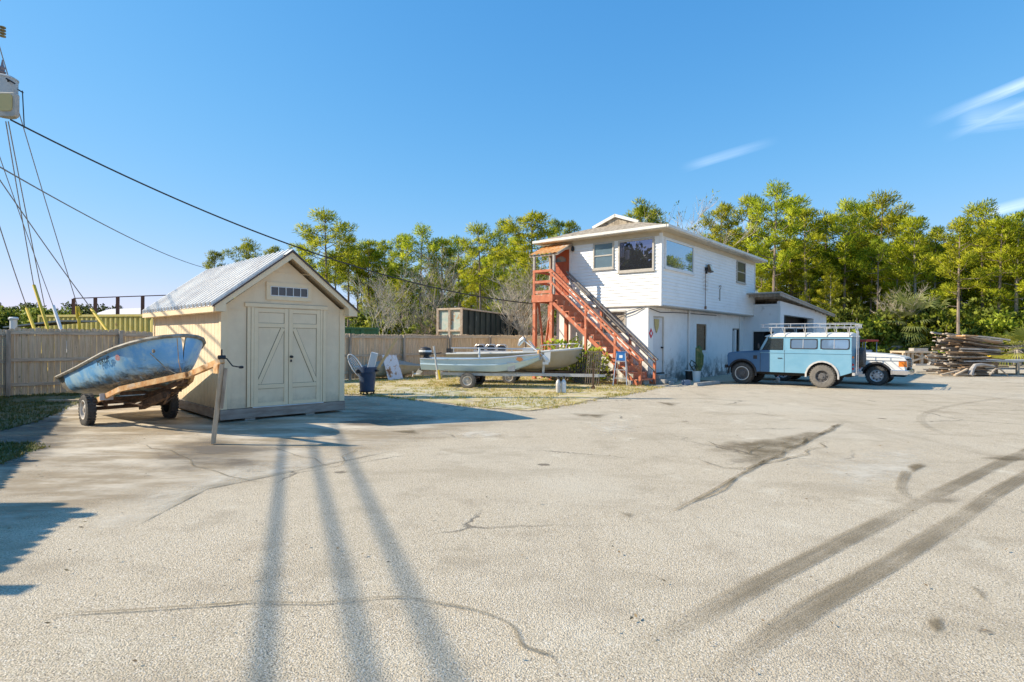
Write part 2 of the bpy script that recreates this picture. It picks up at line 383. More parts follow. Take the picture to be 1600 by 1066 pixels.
def wig(l, s, amp):
    P = [G(*p) for p in l]; out = []
    for i in range(len(P)-1):
        n = max(2, int((P[i+1]-P[i]).length/s))
        for k in range(n):
            p = P[i].lerp(P[i+1], k/n); out.append((p.x+rnd0.uniform(-amp, amp), p.y+rnd0.uniform(-amp, amp)))
    out.append(tuple(P[-1].xy)); return out
ribbon('crack', wig([(1320, 660), (1235, 700), (1180, 728), (1150, 745), (1110, 775), (1070, 788), (1040, 812)], .35, .09), [.10, .03], 'crack', .015)
ribbon('crack', wig([(0, 985), (120, 962), (230, 952), (350, 945), (430, 945), (540, 940), (640, 935), (740, 955), (800, 990), (850, 1030), (900, 1066)], .22, .035), .032, 'crack', .015)
ribbon('crack', wig([(1080, 712), (1140, 735), (1190, 725), (1250, 710), (1300, 690)], .3, .12), .05, 'crack', .0152)
ribbon('crack', wig([(1110, 690), (1160, 710), (1230, 690)], .3, .1), .04, 'crack', .0153)
ribbon('crack', wig([(200, 690), (260, 705), (330, 740), (420, 760)], .3, .06), .03, 'crack', .0152)
ribbon('crack', wig([(420, 700), (520, 730), (560, 700)], .3, .06), .03, 'crack', .0152)
ribbon('crack', wig([(1500, 640), (1600, 642), (1700, 650)], .3, .06), .05, 'crack', .0152)

# turf between shed and house, lawn by the left fence
TURF = GP([(530, 617), (600, 622), (690, 632), (760, 640), (830, 645), (900, 634), (960, 622), (1018, 612), (1040, 605), (1000, 600), (960, 580), (850, 574), (640, 580), (545, 596), (400, 600)])
sheet('turf', TURF, 'turf', .017, .8); 
sheet('soil', GP([(620, 606), (700, 603), (740, 612), (720, 624), (640, 622), (590, 614)]), 'soil', .021, .8)
sheet('soil', GP([(760, 622), (860, 620), (880, 632), (820, 642), (740, 636)]), 'soil', .021, .6)
LAWN = GP([(-300, 690), (-100, 685), (0, 676), (60, 660), (105, 640), (140, 628), (230, 612), (200, 600), (100, 606), (-60, 612), (-300, 630)])
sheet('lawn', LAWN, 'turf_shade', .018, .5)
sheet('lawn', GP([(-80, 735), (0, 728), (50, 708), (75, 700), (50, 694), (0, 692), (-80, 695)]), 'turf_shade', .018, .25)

M['grass_blade'] = leafmat('grass_blade', (.36, .32, .06), (.62, .48, .19), .4, 0, 2.5)
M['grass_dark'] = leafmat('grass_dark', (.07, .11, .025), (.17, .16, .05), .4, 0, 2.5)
def inside(p, poly):
    c = False; j = len(poly)-1
    for i in range(len(poly)):
        a, b = poly[i], poly[j]
        if (a[1] > p[1]) != (b[1] > p[1]) and p[0] < (b[0]-a[0])*(p[1]-a[1])/(b[1]-a[1])+a[0]: c = not c
        j = i
    return c
from mathutils import noise as MN
def blades(name, poly, n, m, label, hmin=.03, hmax=.09, thr=-.1, ns=.7, seed=1):
    rg = random.Random(seed); mb = MB(); xs = [p[0] for p in poly]; ys = [p[1] for p in poly]; k = 0; tries = 0
    while k < n and tries < n*14:
        tries += 1; x, y = rg.uniform(min(xs), max(xs)), rg.uniform(min(ys), max(ys))
        if not inside((x, y), poly): continue
        if MN.noise(V((x*ns, y*ns, seed)))+.5*MN.noise(V((x*ns*3, y*ns*3, seed+4))) < thr: continue
        k += 1; h = rg.uniform(hmin, hmax)
        for q in range(3):
            a = rg.uniform(0, 6.28); wv = rg.uniform(.006, .014); l = h*rg.uniform(.5, 1.1); ox, oy = rg.uniform(-.05, .05), rg.uniform(-.05, .05)
            dx, dy = math.cos(a), math.sin(a); b0 = V((x+ox, y+oy, .01))
            mb.add([b0+V((-dy, dx, 0))*wv, b0-V((-dy, dx, 0))*wv, b0+V((dx*l*.6, dy*l*.6, l))], [(0, 1, 2)])
    o = mb.build(name, m, fix=False); tag(o, label, 'grass', kind='stuff'); return o
blades('grass', TURF, 15000, 'grass_blade', 'thin yellow green grass between the shed and the house', seed=3)
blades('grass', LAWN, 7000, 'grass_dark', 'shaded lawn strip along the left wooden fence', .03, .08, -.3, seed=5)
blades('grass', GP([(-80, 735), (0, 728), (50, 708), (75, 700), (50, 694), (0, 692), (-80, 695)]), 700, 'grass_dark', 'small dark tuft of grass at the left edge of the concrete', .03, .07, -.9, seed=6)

M['litter'] = mat('leaf_litter', (.16, .11, .06), .9, (.34, .24, .12), 3, .9)
rl = random.Random(9); mb = MB()
lim = [V(p) for p in TURF]
for k in range(1500):
    if k < 800: i_ = rl.randrange(len(lim)); q_ = lim[i_].lerp(lim[(i_+1) % len(lim)], rl.random()); x_, y_ = q_.x+rl.gauss(0, .5), q_.y+rl.gauss(0, .35)
    else: y_ = rl.uniform(2.8, 26); x_ = rl.uniform(-.95, .95)*y_
    s_ = rl.uniform(.006, .022); a_ = rl.uniform(0, 6.28); dx, dy = math.cos(a_)*s_, math.sin(a_)*s_; z_ = .022
    mb.add([(x_-dx, y_-dy, z_), (x_+dy*.5, y_-dx*.5, z_+s_*.5), (x_+dx, y_+dy, z_+s_*rl.uniform(0, .8)), (x_-dy*.5, y_+dx*.5, z_+s_*.2)], [(0, 1, 2), (0, 2, 3)])
tag(mb.build('leaf_litter', 'litter', fix=False), 'small dry leaves and grit scattered over the paving', 'leaf litter', kind='stuff')
# ---------------------------------------------------------------- materials for built things
def wood_fence_mat(name, c, c2, c3):
    m, N, b, o = principled(name); co = N.objc(); s = N.n('ShaderNodeSeparateXYZ'); N.set(s.inputs[0], co)
    wn = N.n('ShaderNodeTexWhiteNoise', noise_dimensions='1D'); N.set(wn.inputs['W'], N.m('FLOOR', N.m('DIVIDE', N.m('ADD', s.outputs[0], 500), .1425)))
    st = N.noise(N.mapping(co, (22, 22, 1.6)), 1.0, 7, .7); kn = N.noise(N.mapping(co, (9, 9, 3.2)), 1.0, 3, .5)
    col = N.mix(N.smooth(st, .35, .68), c, c2); col = N.mix(N.m('MULTIPLY', wn.outputs[0], .5), col, c3)
    col = N.mix(N.m('MULTIPLY', N.smooth(kn, .66, .72), .7), col, (.07, .05, .035))
    N.set(b.inputs['Base Color'], col); b.inputs['Roughness'].default_value = .85; b.inputs['Specular IOR Level'].default_value = .2
    bn = N.n('ShaderNodeBump', i={'Strength': .4, 'Distance': .01}); N.set(bn.inputs['Height'], st); N.set(b.inputs['Normal'], bn.outputs[0]); return m
M['picket'] = wood_fence_mat('weathered_fence_board', (.50, .34, .20), (.80, .60, .39), (.64, .53, .40))
M['rail'] = mat('fence_rail_wood', (.44, .33, .23), .85, (.66, .54, .40), 14, .8, stretch=(.15, 1, 1), bump=.3)
M['oldwood'] = mat('old_lumber', (.30, .24, .18), .85, (.48, .41, .33), 9, .8, stretch=(1, 1, .2), bump=.3)
M['skid'] = mat('treated_skid', (.27, .20, .16), .8, (.40, .33, .27), 10, .8, stretch=(.2, .2, 1), bump=.3, c3=(.18, .14, .12), s3=3)
M['post_wood'] = mat('post_wood', (.42, .31, .20), .8, (.58, .47, .34), 20, .8, stretch=(1, 1, .1), bump=.2)
M['shed_paint'] = mat('cream_shed_paint', (.88, .67, .41), .6, (.92, .72, .46), 3, .6, c3=(.80, .61, .37), s3=1.3, bump=.12, bscale=90, stretch=(1, 1, .35))
M['shed_trim'] = mat('cream_trim_paint', (.90, .71, .46), .55, (.84, .65, .41), 6, .5)
def shedpaint():
    m, N, b, o = principled('cream_shed_siding'); co = N.objc(); s = N.n('ShaderNodeSeparateXYZ'); N.set(s.inputs[0], co)
    col = N.mix(N.smooth(N.noise(co, 1.6, 6, .65), .4, .65), (.88, .70, .47), (.80, .63, .42))
    st = N.noise(N.mapping(co, (9, 9, .7)), 1, 7, .7); col = N.mix(N.m('MULTIPLY', N.smooth(st, .55, .75), .25), col, (.55, .42, .27))
    mud = N.m('MULTIPLY', N.smooth(N.m('ADD', s.outputs[2], N.m('MULTIPLY', N.noise(co, 6, 7, .7), -.5)), .25, -.05), .55); col = N.mix(mud, col, (.42, .33, .22))
    N.set(b.inputs['Base Color'], col); b.inputs['Roughness'].default_value = .65
    bn = N.n('ShaderNodeBump', i={'Strength': .25, 'Distance': .006}); N.set(bn.inputs['Height'], N.noise(N.mapping(co, (60, 60, 5)), 1, 5, .6)); N.set(b.inputs['Normal'], bn.outputs[0]); return m
M['shed_paint'] = shedpaint()
def ribroof():
    m, N, b, o = principled('metal_roofing'); co = N.objc()
    col = N.mix(N.smooth(N.noise(co, 1.2, 5), .35, .65), (.76, .72, .66), (.88, .85, .78)); col = N.mix(N.m('MULTIPLY', N.smooth(N.noise(N.mapping(co, (4, .5, .5)), 2, 5), .55, .7), .3), col, (.38, .30, .25))
    N.set(b.inputs['Base Color'], col); b.inputs['Metallic'].default_value = .0; b.inputs['Roughness'].default_value = .4; return m
M['roofmetal'] = ribroof()
M['seamgrey'] = mat('grey_roof_grime', (.24, .23, .22), .8, (.34, .31, .28), 8, .8)  # shade beside the roof ribs, put in as dark grey colour
M['seam'] = mat('brown_paint_seam', (.22, .16, .10), .8)  # seams round the trim boards, their shadow painted on in brown
M['darktrim'] = mat('dark_edge_metal', (.07, .05, .045), .5)
M['white_vinyl'] = mat('white_vinyl', (.80, .80, .78), .45, (.74, .74, .72), 2, .5)
def siding_mat():
    m, N, b, o = principled('white_siding'); co = N.objc()
    col = N.mix(N.smooth(N.noise(co, .9, 5), .4, .7), (.87, .87, .85), (.82, .82, .80))
    st = N.noise(N.mapping(co, (6, 6, .6)), 1, 6, .7)
    col = N.mix(N.m('MULTIPLY', N.smooth(st, .56, .75), .3), col, (.5, .47, .40))
    s = N.n('ShaderNodeSeparateXYZ'); N.set(s.inputs[0], co)
    dx = N.m('ABSOLUTE', N.m('SUBTRACT', s.outputs[0], 4.3)); dz = N.m('ABSOLUTE', N.m('SUBTRACT', s.outputs[2], 4.15))
    sm = N.noise(N.mapping(co, (2.2, 1, 9)), 1.3, 7, .7)
    blot = N.m('MULTIPLY', N.m('MULTIPLY', N.smooth(N.m('ADD', dx, N.m('MULTIPLY', sm, .4)), .75, .25), N.smooth(dz, .55, .15)), N.smooth(sm, .42, .6))
    col = N.mix(N.m('MULTIPLY', N.m('MULTIPLY', blot, .65), N.smooth(s.outputs[1], .05, .01)), col, (.38, .27, .15))
    mil = N.m('MULTIPLY', N.smooth(N.noise(N.mapping(co, (.8, .8, 3), (5, 5, 1)), 1.4, 8, .72), .54, .68), .35)
    col = N.mix(mil, col, (.60, .58, .50))
    N.set(b.inputs['Base Color'], col); b.inputs['Roughness'].default_value = .45; return m
M['siding'] = siding_mat()
def stucco_mat():
    m, N, b, o = principled('stained_white_block'); co = N.objc(); s = N.n('ShaderNodeSeparateXYZ'); N.set(s.inputs[0], co); z = s.outputs[2]
    st = N.noise(N.mapping(co, (5, 5, .45)), 1, 8, .7); pt = N.noise(co, 1.1, 8, .7)
    col = N.mix(N.smooth(pt, .45, .7), (.86, .84, .80), (.79, .765, .72))
    col = N.mix(N.m('MULTIPLY', N.smooth(st, .52, .8), .3), col, (.48, .44, .37))
    low = N.m('MULTIPLY', N.smooth(N.m('ADD', z, N.m('MULTIPLY', N.m('ADD', N.m('MULTIPLY', st, .5), N.noise(co, 1.6, 7, .7)), -1.6)), -.05, -1.1), N.smooth(N.noise(co, 3.2, 8, .75), .36, .56))
    col = N.mix(N.m('MULTIPLY', low, .85), col, (.10, .10, .085))
    top = N.m('MULTIPLY', N.smooth(N.m('ADD', z, N.m('MULTIPLY', st, .8)), 3.15, 3.6), N.smooth(N.noise(co, 3, 6, .7), .4, .6)); col = N.mix(N.m('MULTIPLY', top, .6), col, (.42, .34, .2))
    ch = N.smooth(N.noise(N.mapping(co, (2.2, 2.2, 1.6), (3, 9, 2)), 2.2, 9, .75), .60, .66)
    col = N.mix(N.m('MULTIPLY', N.m('MULTIPLY', ch, N.smooth(z, 2.3, .9)), .6), col, (.42, .34, .28))
    N.set(b.inputs['Base Color'], col); b.inputs['Roughness'].default_value = .8
    bn = N.n('ShaderNodeBump', i={'Strength': .3, 'Distance': .015}); N.set(bn.inputs['Height'], N.noise(co, 18, 6, .7)); N.set(b.inputs['Normal'], bn.outputs[0]); return m
M['stucco'] = stucco_mat()
M['annex'] = mat('annex_white_block', (.82, .82, .82), .75, (.76, .755, .75), 1.2, .6, bump=.2, bscale=25, c3=(.5, .47, .43), s3=1.6, t3=(.6, .75))
M['soffit'] = mat('beige_soffit', (.62, .54, .40), .6, (.56, .48, .35), 3, .5)
M['fascia'] = mat('white_fascia', (.76, .75, .70), .5, (.66, .63, .56), 3, .6)
M['shingle'] = mat('roof_shingle', (.26, .21, .15), .9, (.46, .39, .29), 7, .9, bump=.5, bscale=20, c3=(.16, .14, .11), s3=5)
M['frame_beige'] = mat('window_frame_beige', (.52, .48, .42), .55, (.42, .38, .32), 6, .6)
M['win_dark'] = glass('dark_window_glass', (.010, .010, .014), .26, .012, (.75, .72, 1))
M['win_blue'] = glass('reflecting_window_glass', (.012, .02, .03), .42, .01, (.75, .9, 1))
M['win_sash'] = glass('sash_glass', (.16, .24, .30), .25, .03, (.8, .95, 1))
M['win_small'] = glass('shed_glass', (.012, .013, .015), .03, .03, fres=.2)
M['red_paint'] = mat('red_orange_paint', (.60, .185, .085), .65, (.47, .135, .065), 6, .8, c3=(.64, .38, .26), s3=5, t3=(.54, .66), bump=.1)
M['door_red'] = mat('red_door_paint', (.43, .10, .035), .5, (.36, .075, .03), 3, .5)
M['rail_dark'] = mat('dark_grey_rail', (.16, .145, .13), .85, (.27, .25, .23), 9, .8)
M['greywood'] = mat('grey_deck_wood', (.33, .30, .27), .85, (.47, .44, .40), 12, .8, stretch=(.3, .3, 1), bump=.2)
M['rust_roof'] = mat('rusty_sheet', (.55, .22, .05), .7, (.66, .36, .14), 4, .9, c3=(.66, .62, .52), s3=1.1, t3=(.55, .7))
M['door_white'] = mat('dirty_white_door', (.72, .72, .72), .5, (.63, .62, .60), 2.5, .6)
M['black'] = mat('black_metal', (.015, .015, .017), .45)
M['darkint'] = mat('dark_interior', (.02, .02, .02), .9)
M['pipe_white'] = mat('white_pipe', (.75, .75, .73), .5)
M['brownblind'] = mat('brown_blind', (.17, .10, .05), .7, (.26, .17, .09), 8, .8, stretch=(1, 1, 4))
M['concrete_b'] = mat('concrete_block', (.33, .31, .28), .9, (.45, .43, .39), 8, .8, bump=.4, c3=(.15, .14, .12), s3=3)
M['lampglass'] = mat('lamp_glass', (.72, .68, .55), .2)
M['signred'] = mat('sign_red', (.6, .02, .04), .5); M['signwhite'] = mat('sign_white', (.8, .8, .8), .5)

# ---------------------------------------------------------------- wooden fence (x along the run, y towards the camera side)
FD = V((.695, .719)).normalized(); FJ = V((-6.58, 23.1))
F0 = FJ-FD*11.4
def fence(name, label, p0, p1, h=1.86, panel=2.44, off=0, rails=True, side=1):
    p0, p1 = V(p0), V(p1); d = (p1-p0); L = d.length; d.normalize()
    root = thing(name, label, 'fence', (p0.x, p0.y, 0), heading(d.x, d.y)); rg = random.Random(int(L*10))
    x = -off; k = 0
    while x < L:
        xa, xb = max(0, x), min(L, x+panel)
        if xb-xa > .2:
            mb = MB(); q = xa+.004; dz = rg.uniform(-.03, .03)
            while q+.13 < xb:
                hh = h+dz+rg.uniform(-.02, .02); yj = rg.uniform(0, .006)
                c = .03
                mb.prism([(q, .03), (q+.134, .03), (q+.134, hh-c), (q+.134-c, hh), (q+c, hh), (q, hh-c)], yj, .018+yj)
                q += .1425
            if xb-q > .03: mb.prism([(q, .03), (xb-.004, .03), (xb-.004, h+dz-.02), (q, h+dz)], 0, .018)
            mb.build('board_panel', 'picket', root)
            for z in (.30, .98, h-.13):
                r = MB(); r.box(xa+.002, xb-.002, -side*.043 if side > 0 else .026, -.002 if side > 0 else .066, z+dz-.045, z+dz+.045); r.build('rail', 'rail', root, bevel=.004)
        if 0 <= x <= L:
            pm = MB(); pm.box(x-.05, x+.05, -.145, -.047, 0, h-.03+rg.uniform(-.03, .03)); pm.build('post', 'oldwood', root, bevel=.006)
        x += panel; k += 1
    return root
corner = FJ-FD*11.0
# the long back fence: panel joints fall on the posts seen in the photograph
bf = fence('wooden_fence', 'long weathered grey board fence running behind the cream shed, the boats and the house', corner, V((.8, 30.5))+FD*9, panel=2.58, off=(2.58-((FJ-corner).length % 2.58)))
# left side fence, out of frame: throws the saw-tooth shadow at the left edge
sf0 = V((corner.x, corner.y)); sf1 = V((-7.85, 5.75))
fence('wooden_side_fence', 'board fence along the left side whose picket tops cast the jagged shadow', sf1, sf0, h=1.83, off=.4)
# gate-like run of tall stepped boards nearer the camera (only its shadow reaches the picture)
gd = (sf1-sf0).normalized(); t = thing('stepped_gate', 'tall stepped board gate at the left whose shadow lies at the left edge', 'gate', (0, 0, 0))
mb = MB()
def tipboard(px, py, w, holes=()):
    tip = G(px, py); y = tip.y; xf = sf1.x+(sf1.y-y)*.42
    h = (tip.x-xf)*math.tan(SUN_EL); yy0 = y-.03*(tip.x-xf)
    mb.box(xf-.012, xf+.012, yy0-w/2, yy0+w/2, 0, h)
prof_ = sorted(((G(px, py).y, G(px, py).x) for px, py in ((100, 790), (113, 793), (147, 806), (108, 812), (92, 820), (78, 833), (62, 847), (47, 862), (28, 878), (8, 893), (-25, 906))))
y_ = prof_[0][0]
while y_ < prof_[-1][0]+.05:
    for (ya_, xa_), (yb_, xb_) in zip(prof_, prof_[1:]):
        if ya_ <= y_ <= yb_+.001 or (yb_ == prof_[-1][0] and y_ > yb_):
            xt_ = xa_+(xb_-xa_)*min(1, (y_-ya_)/(yb_-ya_)); xf = sf1.x+(sf1.y-y_)*.42; h = (xt_-xf)*math.tan(SUN_EL); y2 = y_-.03*(xt_-xf)
            mb.prism([(y2-.083, 0), (y2+.085, 0), (y2+.085, h-.05), (y2+.04, h), (y2-.04, h), (y2-.083, h-.05)], xf-.012+.003*(int(y_*50) % 3), xf+.012+.003*(int(y_*50) % 3), 'yz'); break
    y_ += .157
tipboard(44, 922, .16)
mb.build('gate_board', 'picket', t)

# ---------------------------------------------------------------- shed  (local x along the front, y back)
SU = V((.71, .704)); S0 = V((-5.62, 11.12)); SW, SL = 2.57, 5.0
shed = thing('garden_shed', 'cream wooden shed with double barn doors and ribbed metal gable roof', 'shed', (S0.x, S0.y, 0), heading(SU.x, SU.y))
zb, ze, zr = .25, 2.28, 3.40
ov, ovf = .20, .25; pit = (zr-2.24)/(SW/2+ov)
def grooved(mb, L, z0, z1, f, top=None):
    """panel sheet with vertical grooves every 20 cm; f maps (s, depth, z)"""
    s = 0; g = .012
    while s < L-.01:
        e = min(s+.203, L)
        zt = (lambda q: z1) if top is None else top
        mb.hexa([f(s+g/2, 0, z0), f(e-g/2, 0, z0), f(e-g/2, .02, z0), f(s+g/2, .02, z0), f(s+g/2, 0, zt(s)), f(e-g/2, 0, zt(e)), f(e-g/2, .02, zt(e)), f(s+g/2, .02, zt(s))]); s = e
gt = lambda s: ze+min(s, SW-s)*pit-.02
mb = MB(); grooved(mb, SL, zb, ze, lambda s, d, z: (d, s, z)); mb.build('side_wall', 'shed_paint', shed)
mb = MB(); grooved(mb, SL, zb, ze, lambda s, d, z: (SW-d, s, z)); mb.build('side_wall', 'shed_paint', shed)
mb = MB(); mb.prism([(.003, zb+.002), (SW-.003, zb+.002), (SW-.003, gt(0)-.02), (SW/2, gt(SW/2)-.02), (.003, gt(0)-.02)], -.002, .02); mb.build('front_wall', 'shed_paint', shed)
mb = MB(); mb.prism([(.02, zb), (SW-.02, zb), (SW-.02, gt(0)-.02), (SW/2, gt(SW/2)-.02), (.02, gt(0)-.02)], SL-.02, SL); mb.build('back_wall', 'shed_paint', shed)
mb = MB(); mb.box(.03, SW-.03, .03, SL-.03, zb+.02, zb+.05); mb.build('floor_deck', 'skid', shed)
for q in ((-.022, .10, -.026, -.003, 2.30), (SW-.10, SW+.022, -.026, -.003, 2.30), (-.022, -.0005, -.003, .09, 2.27), (SW+.0005, SW+.022, -.003, .09, 2.27), (-.022, -.0005, SL-.09, SL, 2.27)):
    mb = MB(); mb.box(q[0], q[1], q[2], q[3], zb+.001, q[4]); mb.build('corner_trim', 'shed_trim', shed, bevel=.003)
mb = MB(); mb.box(-.03, SW+.03, -.04, .0, .05, .245); mb.box(-.03, .01, .001, SL, .055, .243); mb.box(SW-.01, SW+.03, .001, SL, .055, .243); mb.build('skid_beam', 'skid', shed, bevel=.006)
for x in (.45, 1.7):
    mb = MB(); mb.box(x, x+.2, -.0, .3, 0, .055); mb.build('support_block', 'concrete_b', shed)
# horizontal joint flashing on the gable
for q in ((.1, .42, 2.20), (2.2, SW-.1, 2.20), (.75, 1.9, 3.0)): mb = MB(); mb.box(q[0], q[1], -.012, -.0021, q[2], q[2]+.012); mb.build('joint_strip', 'shed_trim', shed)
# doors
mb = MB(); mb.box(.42, 2.18, -.05, -.003, 2.27, 2.35); mb.build('door_header', 'shed_trim', shed, bevel=.004)
for x0, x1 in ((.47, .535), (.545, .60), (2.01, 2.06), (2.07, 2.14)): mb = MB(); mb.box(x0, x1, -.035, -.003, .262, 2.268); mb.build('door_casing', 'shed_trim', shed, bevel=.003)
mb = MB(); mb.box(.58, 2.08, -.055, -.003, .247, .262); mb.build('threshold', 'white_vinyl', shed)
for i, (a, b) in enumerate(((.603, 1.302), (1.312, 2.007))):
    mb = MB(); mb.box(a, b, -.016, -.003, .265, 2.262); d = mb.build('shed_door', 'shed_paint', shed)
    mb = MB(); tw = .085; y0, y1 = -.034, -.0165
    mb.box(a, a+tw, y0, y1, .266, 2.26); mb.box(b-tw, b, y0, y1, .266, 2.26)
    for z in (.266, .62, 1.865, 2.17): mb.box(a+tw+.0005, b-tw-.0005, y0+.001, y1, z, z+(.085 if z != .266 else .07))
    p, q = ((a+tw+.01, .72), (b-tw-.03, 1.85)) if i == 0 else ((b-tw-.01, .72), (a+tw+.03, 1.85))
    mb.bar((p[0], (y0+y1)/2+.0015, p[1]), (q[0], (y0+y1)/2+.0015, q[1]), .0165, .075, up=(0, 1, 0)) if False else None
    dx, dz = q[0]-p[0], q[1]-p[1]; L = math.hypot(dx, dz); nx, nz = -dz/L*.04, dx/L*.04
    mb.prism([(p[0]+nx, p[1]+nz), (p[0]-nx, p[1]-nz), (q[0]-nx, q[1]-nz), (q[0]+nx, q[1]+nz)], y0+.002, y1)
    mb.build('door_trim', 'shed_trim', d, bevel=.003)
    mb = MB(); g_ = .007
    for xa, xb, za, zb_ in ((a+tw, a+tw+g_, .70, 2.17), (b-tw-g_, b-tw, .70, 2.17), (a+tw, b-tw, .705, .712), (a+tw, b-tw, 1.858, 1.865), (a+tw, b-tw, 1.95, 1.957), (a+tw, b-tw, 2.163, 2.17), (a+tw, b-tw, .612, .62)): mb.box(xa, xb, -.0185, -.0162, za, zb_)
    for s_ in (-1, 1):
        ox, oz = nx*1.12*s_, nz*1.12*s_; mb.prism([(p[0]+ox*1.12, p[1]+oz*1.12), (p[0]+ox*.9, p[1]+oz*.9), (q[0]+ox*.9, q[1]+oz*.9), (q[0]+ox*1.12, q[1]+oz*1.12)], -.0188, -.0164)
    mb.build('trim_seam', 'seam', d)  # shadow gaps along the door trim drawn as dark strips
    if i:
        mb = MB(); mb.lathe([(.03, 0), (.03, .015), (.016, .02), (.016, .04), (.028, .05), (.024, .07), (.0, .075)], 12, (a+.045, -.035, 1.26), 'y'); mb.v = [(x, -.07-y if False else -.034-(y+.035), z) for x, y, z in mb.v]
        mb.box(a+.03, a+.06, -.05, -.034, 1.15, 1.2); mb.build('door_handle', 'black', d)
# transom window
wt = thing_ = None
mb = MB()
mb2_ = MB()
for x_, z0_, z1_ in ((.464, .27, 2.26), (.54, .27, 2.26), (.602, .27, 2.26), (1.3045, .27, 2.26), (2.0075, .27, 2.26), (2.065, .27, 2.26), (2.142, .27, 2.26)): mb2_.box(x_-.0, x_+.006, -.0175, -.0032, z0_, z1_)
mb2_.box(.42, 2.18, -.0175, -.0032, 2.3505, 2.357)
mb2_.build('casing_seam', 'seam', shed)  # dark strips standing in for the shadow gaps along the casings
wx0, wx1, wz0, wz1 = .84, 1.81, 2.43, 2.80
for a in ((wx0, wx1, wz1-.085, wz1), (wx0, wx1, wz0, wz0+.085), (wx0, wx0+.085, wz0+.0855, wz1-.0855), (wx1-.085, wx1, wz0+.0855, wz1-.0855)): mb.box(a[0], a[1], -.034, -.003, a[2], a[3])
win = mb.build('transom_window', 'shed_trim', shed, bevel=.003)
mb = MB(); x0, x1, z0, z1 = wx0+.087, wx1-.087, wz0+.087, wz1-.087
for k in range(6): xx = x0+(x1-x0-.014)*k/5; mb.box(xx, xx+.014, -.030, -.014, z0+.014, z1-.014)
mb.box(x0, x1, -.030, -.014, z0, z0+.014); mb.box(x0, x1, -.030, -.014, z1-.014, z1); mb.build('muntin', 'white_vinyl', win)
mb = MB(); mb.box(x0, x1, -.012, -.004, z0, z1); mb.build('pane', 'win_small', win)
# roof: two ribbed sheets, rake boards, soffit, ridge cap
y0, y1 = -ovf, SL+.2
for sgn in (0, 1):
    f = (lambda x: x) if not sgn else (lambda x: SW-x)
    mb = MB(); n = 21; st = (y1-y0)/n; zt = lambda x: zr+.035-(SW/2-x)*pit
    prof = []
    for k in range(n): prof += [(y0+st*k, 0), (y0+st*(k+.58), 0), (y0+st*(k+.62), .075), (y0+st*(k+.88), .075), (y0+st*(k+.92), 0)]
    prof.append((y1, 0)); xe, xr = -ov-.03, SW/2
    v = [(f(xe), y, zt(xe)+h) for y, h in prof]+[(f(xr), y, zt(xr)+h) for y, h in prof]; m_ = len(prof)
    mb.add(v, [(i, i+1, m_+i+1, m_+i) for i in range(m_-1)]); r = mb.build('roof_sheet', 'roofmetal', shed)
    sl = r.modifiers.new('s', 'SOLIDIFY'); sl.thickness = .006
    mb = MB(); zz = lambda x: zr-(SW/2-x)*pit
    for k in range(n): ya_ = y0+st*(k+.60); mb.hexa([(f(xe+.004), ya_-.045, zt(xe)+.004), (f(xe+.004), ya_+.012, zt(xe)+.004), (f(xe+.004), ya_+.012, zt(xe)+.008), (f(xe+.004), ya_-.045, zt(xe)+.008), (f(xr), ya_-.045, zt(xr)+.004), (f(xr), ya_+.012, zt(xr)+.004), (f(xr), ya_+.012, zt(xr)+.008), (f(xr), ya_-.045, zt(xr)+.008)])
    mb.build('roof_seam_grime', 'seamgrey', r)  # strips that paint in the shade along each rib
    mb = MB()
    # deck / soffit under the sheet
    mb.prism([(f(-ov), zz(-ov)-.03), (f(SW/2), zz(SW/2)-.03), (f(SW/2), zz(SW/2)+.02), (f(-ov), zz(-ov)+.02)], y0+.03, y1-.03); mb.build('roof_deck', 'shed_trim', shed)
    mb = MB(); mb.prism([(f(-ov), zz(-ov)-.09), (f(SW/2), zz(SW/2)-.11), (f(SW/2), zz(SW/2)+.02), (f(-ov), zz(-ov)+.02)], y0, y0+.028); mb.prism([(f(-ov), zz(-ov)-.09), (f(-ov+.2), zz(-ov)-.09), (f(-ov+.2), zz(-ov)+.12), (f(-ov), zz(-ov)+.0)], y0+.001, y0+.24)
    mb.build('rake_board', 'shed_trim', shed)
    mb = MB(); mb.prism([(f(-ov-.05), zz(-ov-.05)+.022), (f(SW/2), zz(SW/2)+.024), (f(SW/2), zz(SW/2)+.062), (f(-ov-.05), zz(-ov-.05)+.060)], y0-.03, y0-.002); mb.build('edge_flashing', 'darktrim', shed)
    mb = MB(); mb.box(*(sorted((f(-ov-.02), f(-ov)))), y0+.03, y1-.03, zz(-ov)-.10, zz(-ov)+.015); mb.box(*(sorted((f(-ov), f(-.001)))), y0+.24, y1-.04, zz(-ov)-.10, zz(-ov)-.085); mb.build('eave_board', 'shed_trim', shed)
mb = MB(); mb.prism([(SW/2-.14, zr+.072-.14*pit), (SW/2, zr+.085), (SW/2+.14, zr+.072-.14*pit), (SW/2, zr+.07)], y0-.02, y1+.01); mb.build('ridge_cap', 'roofmetal', shed)

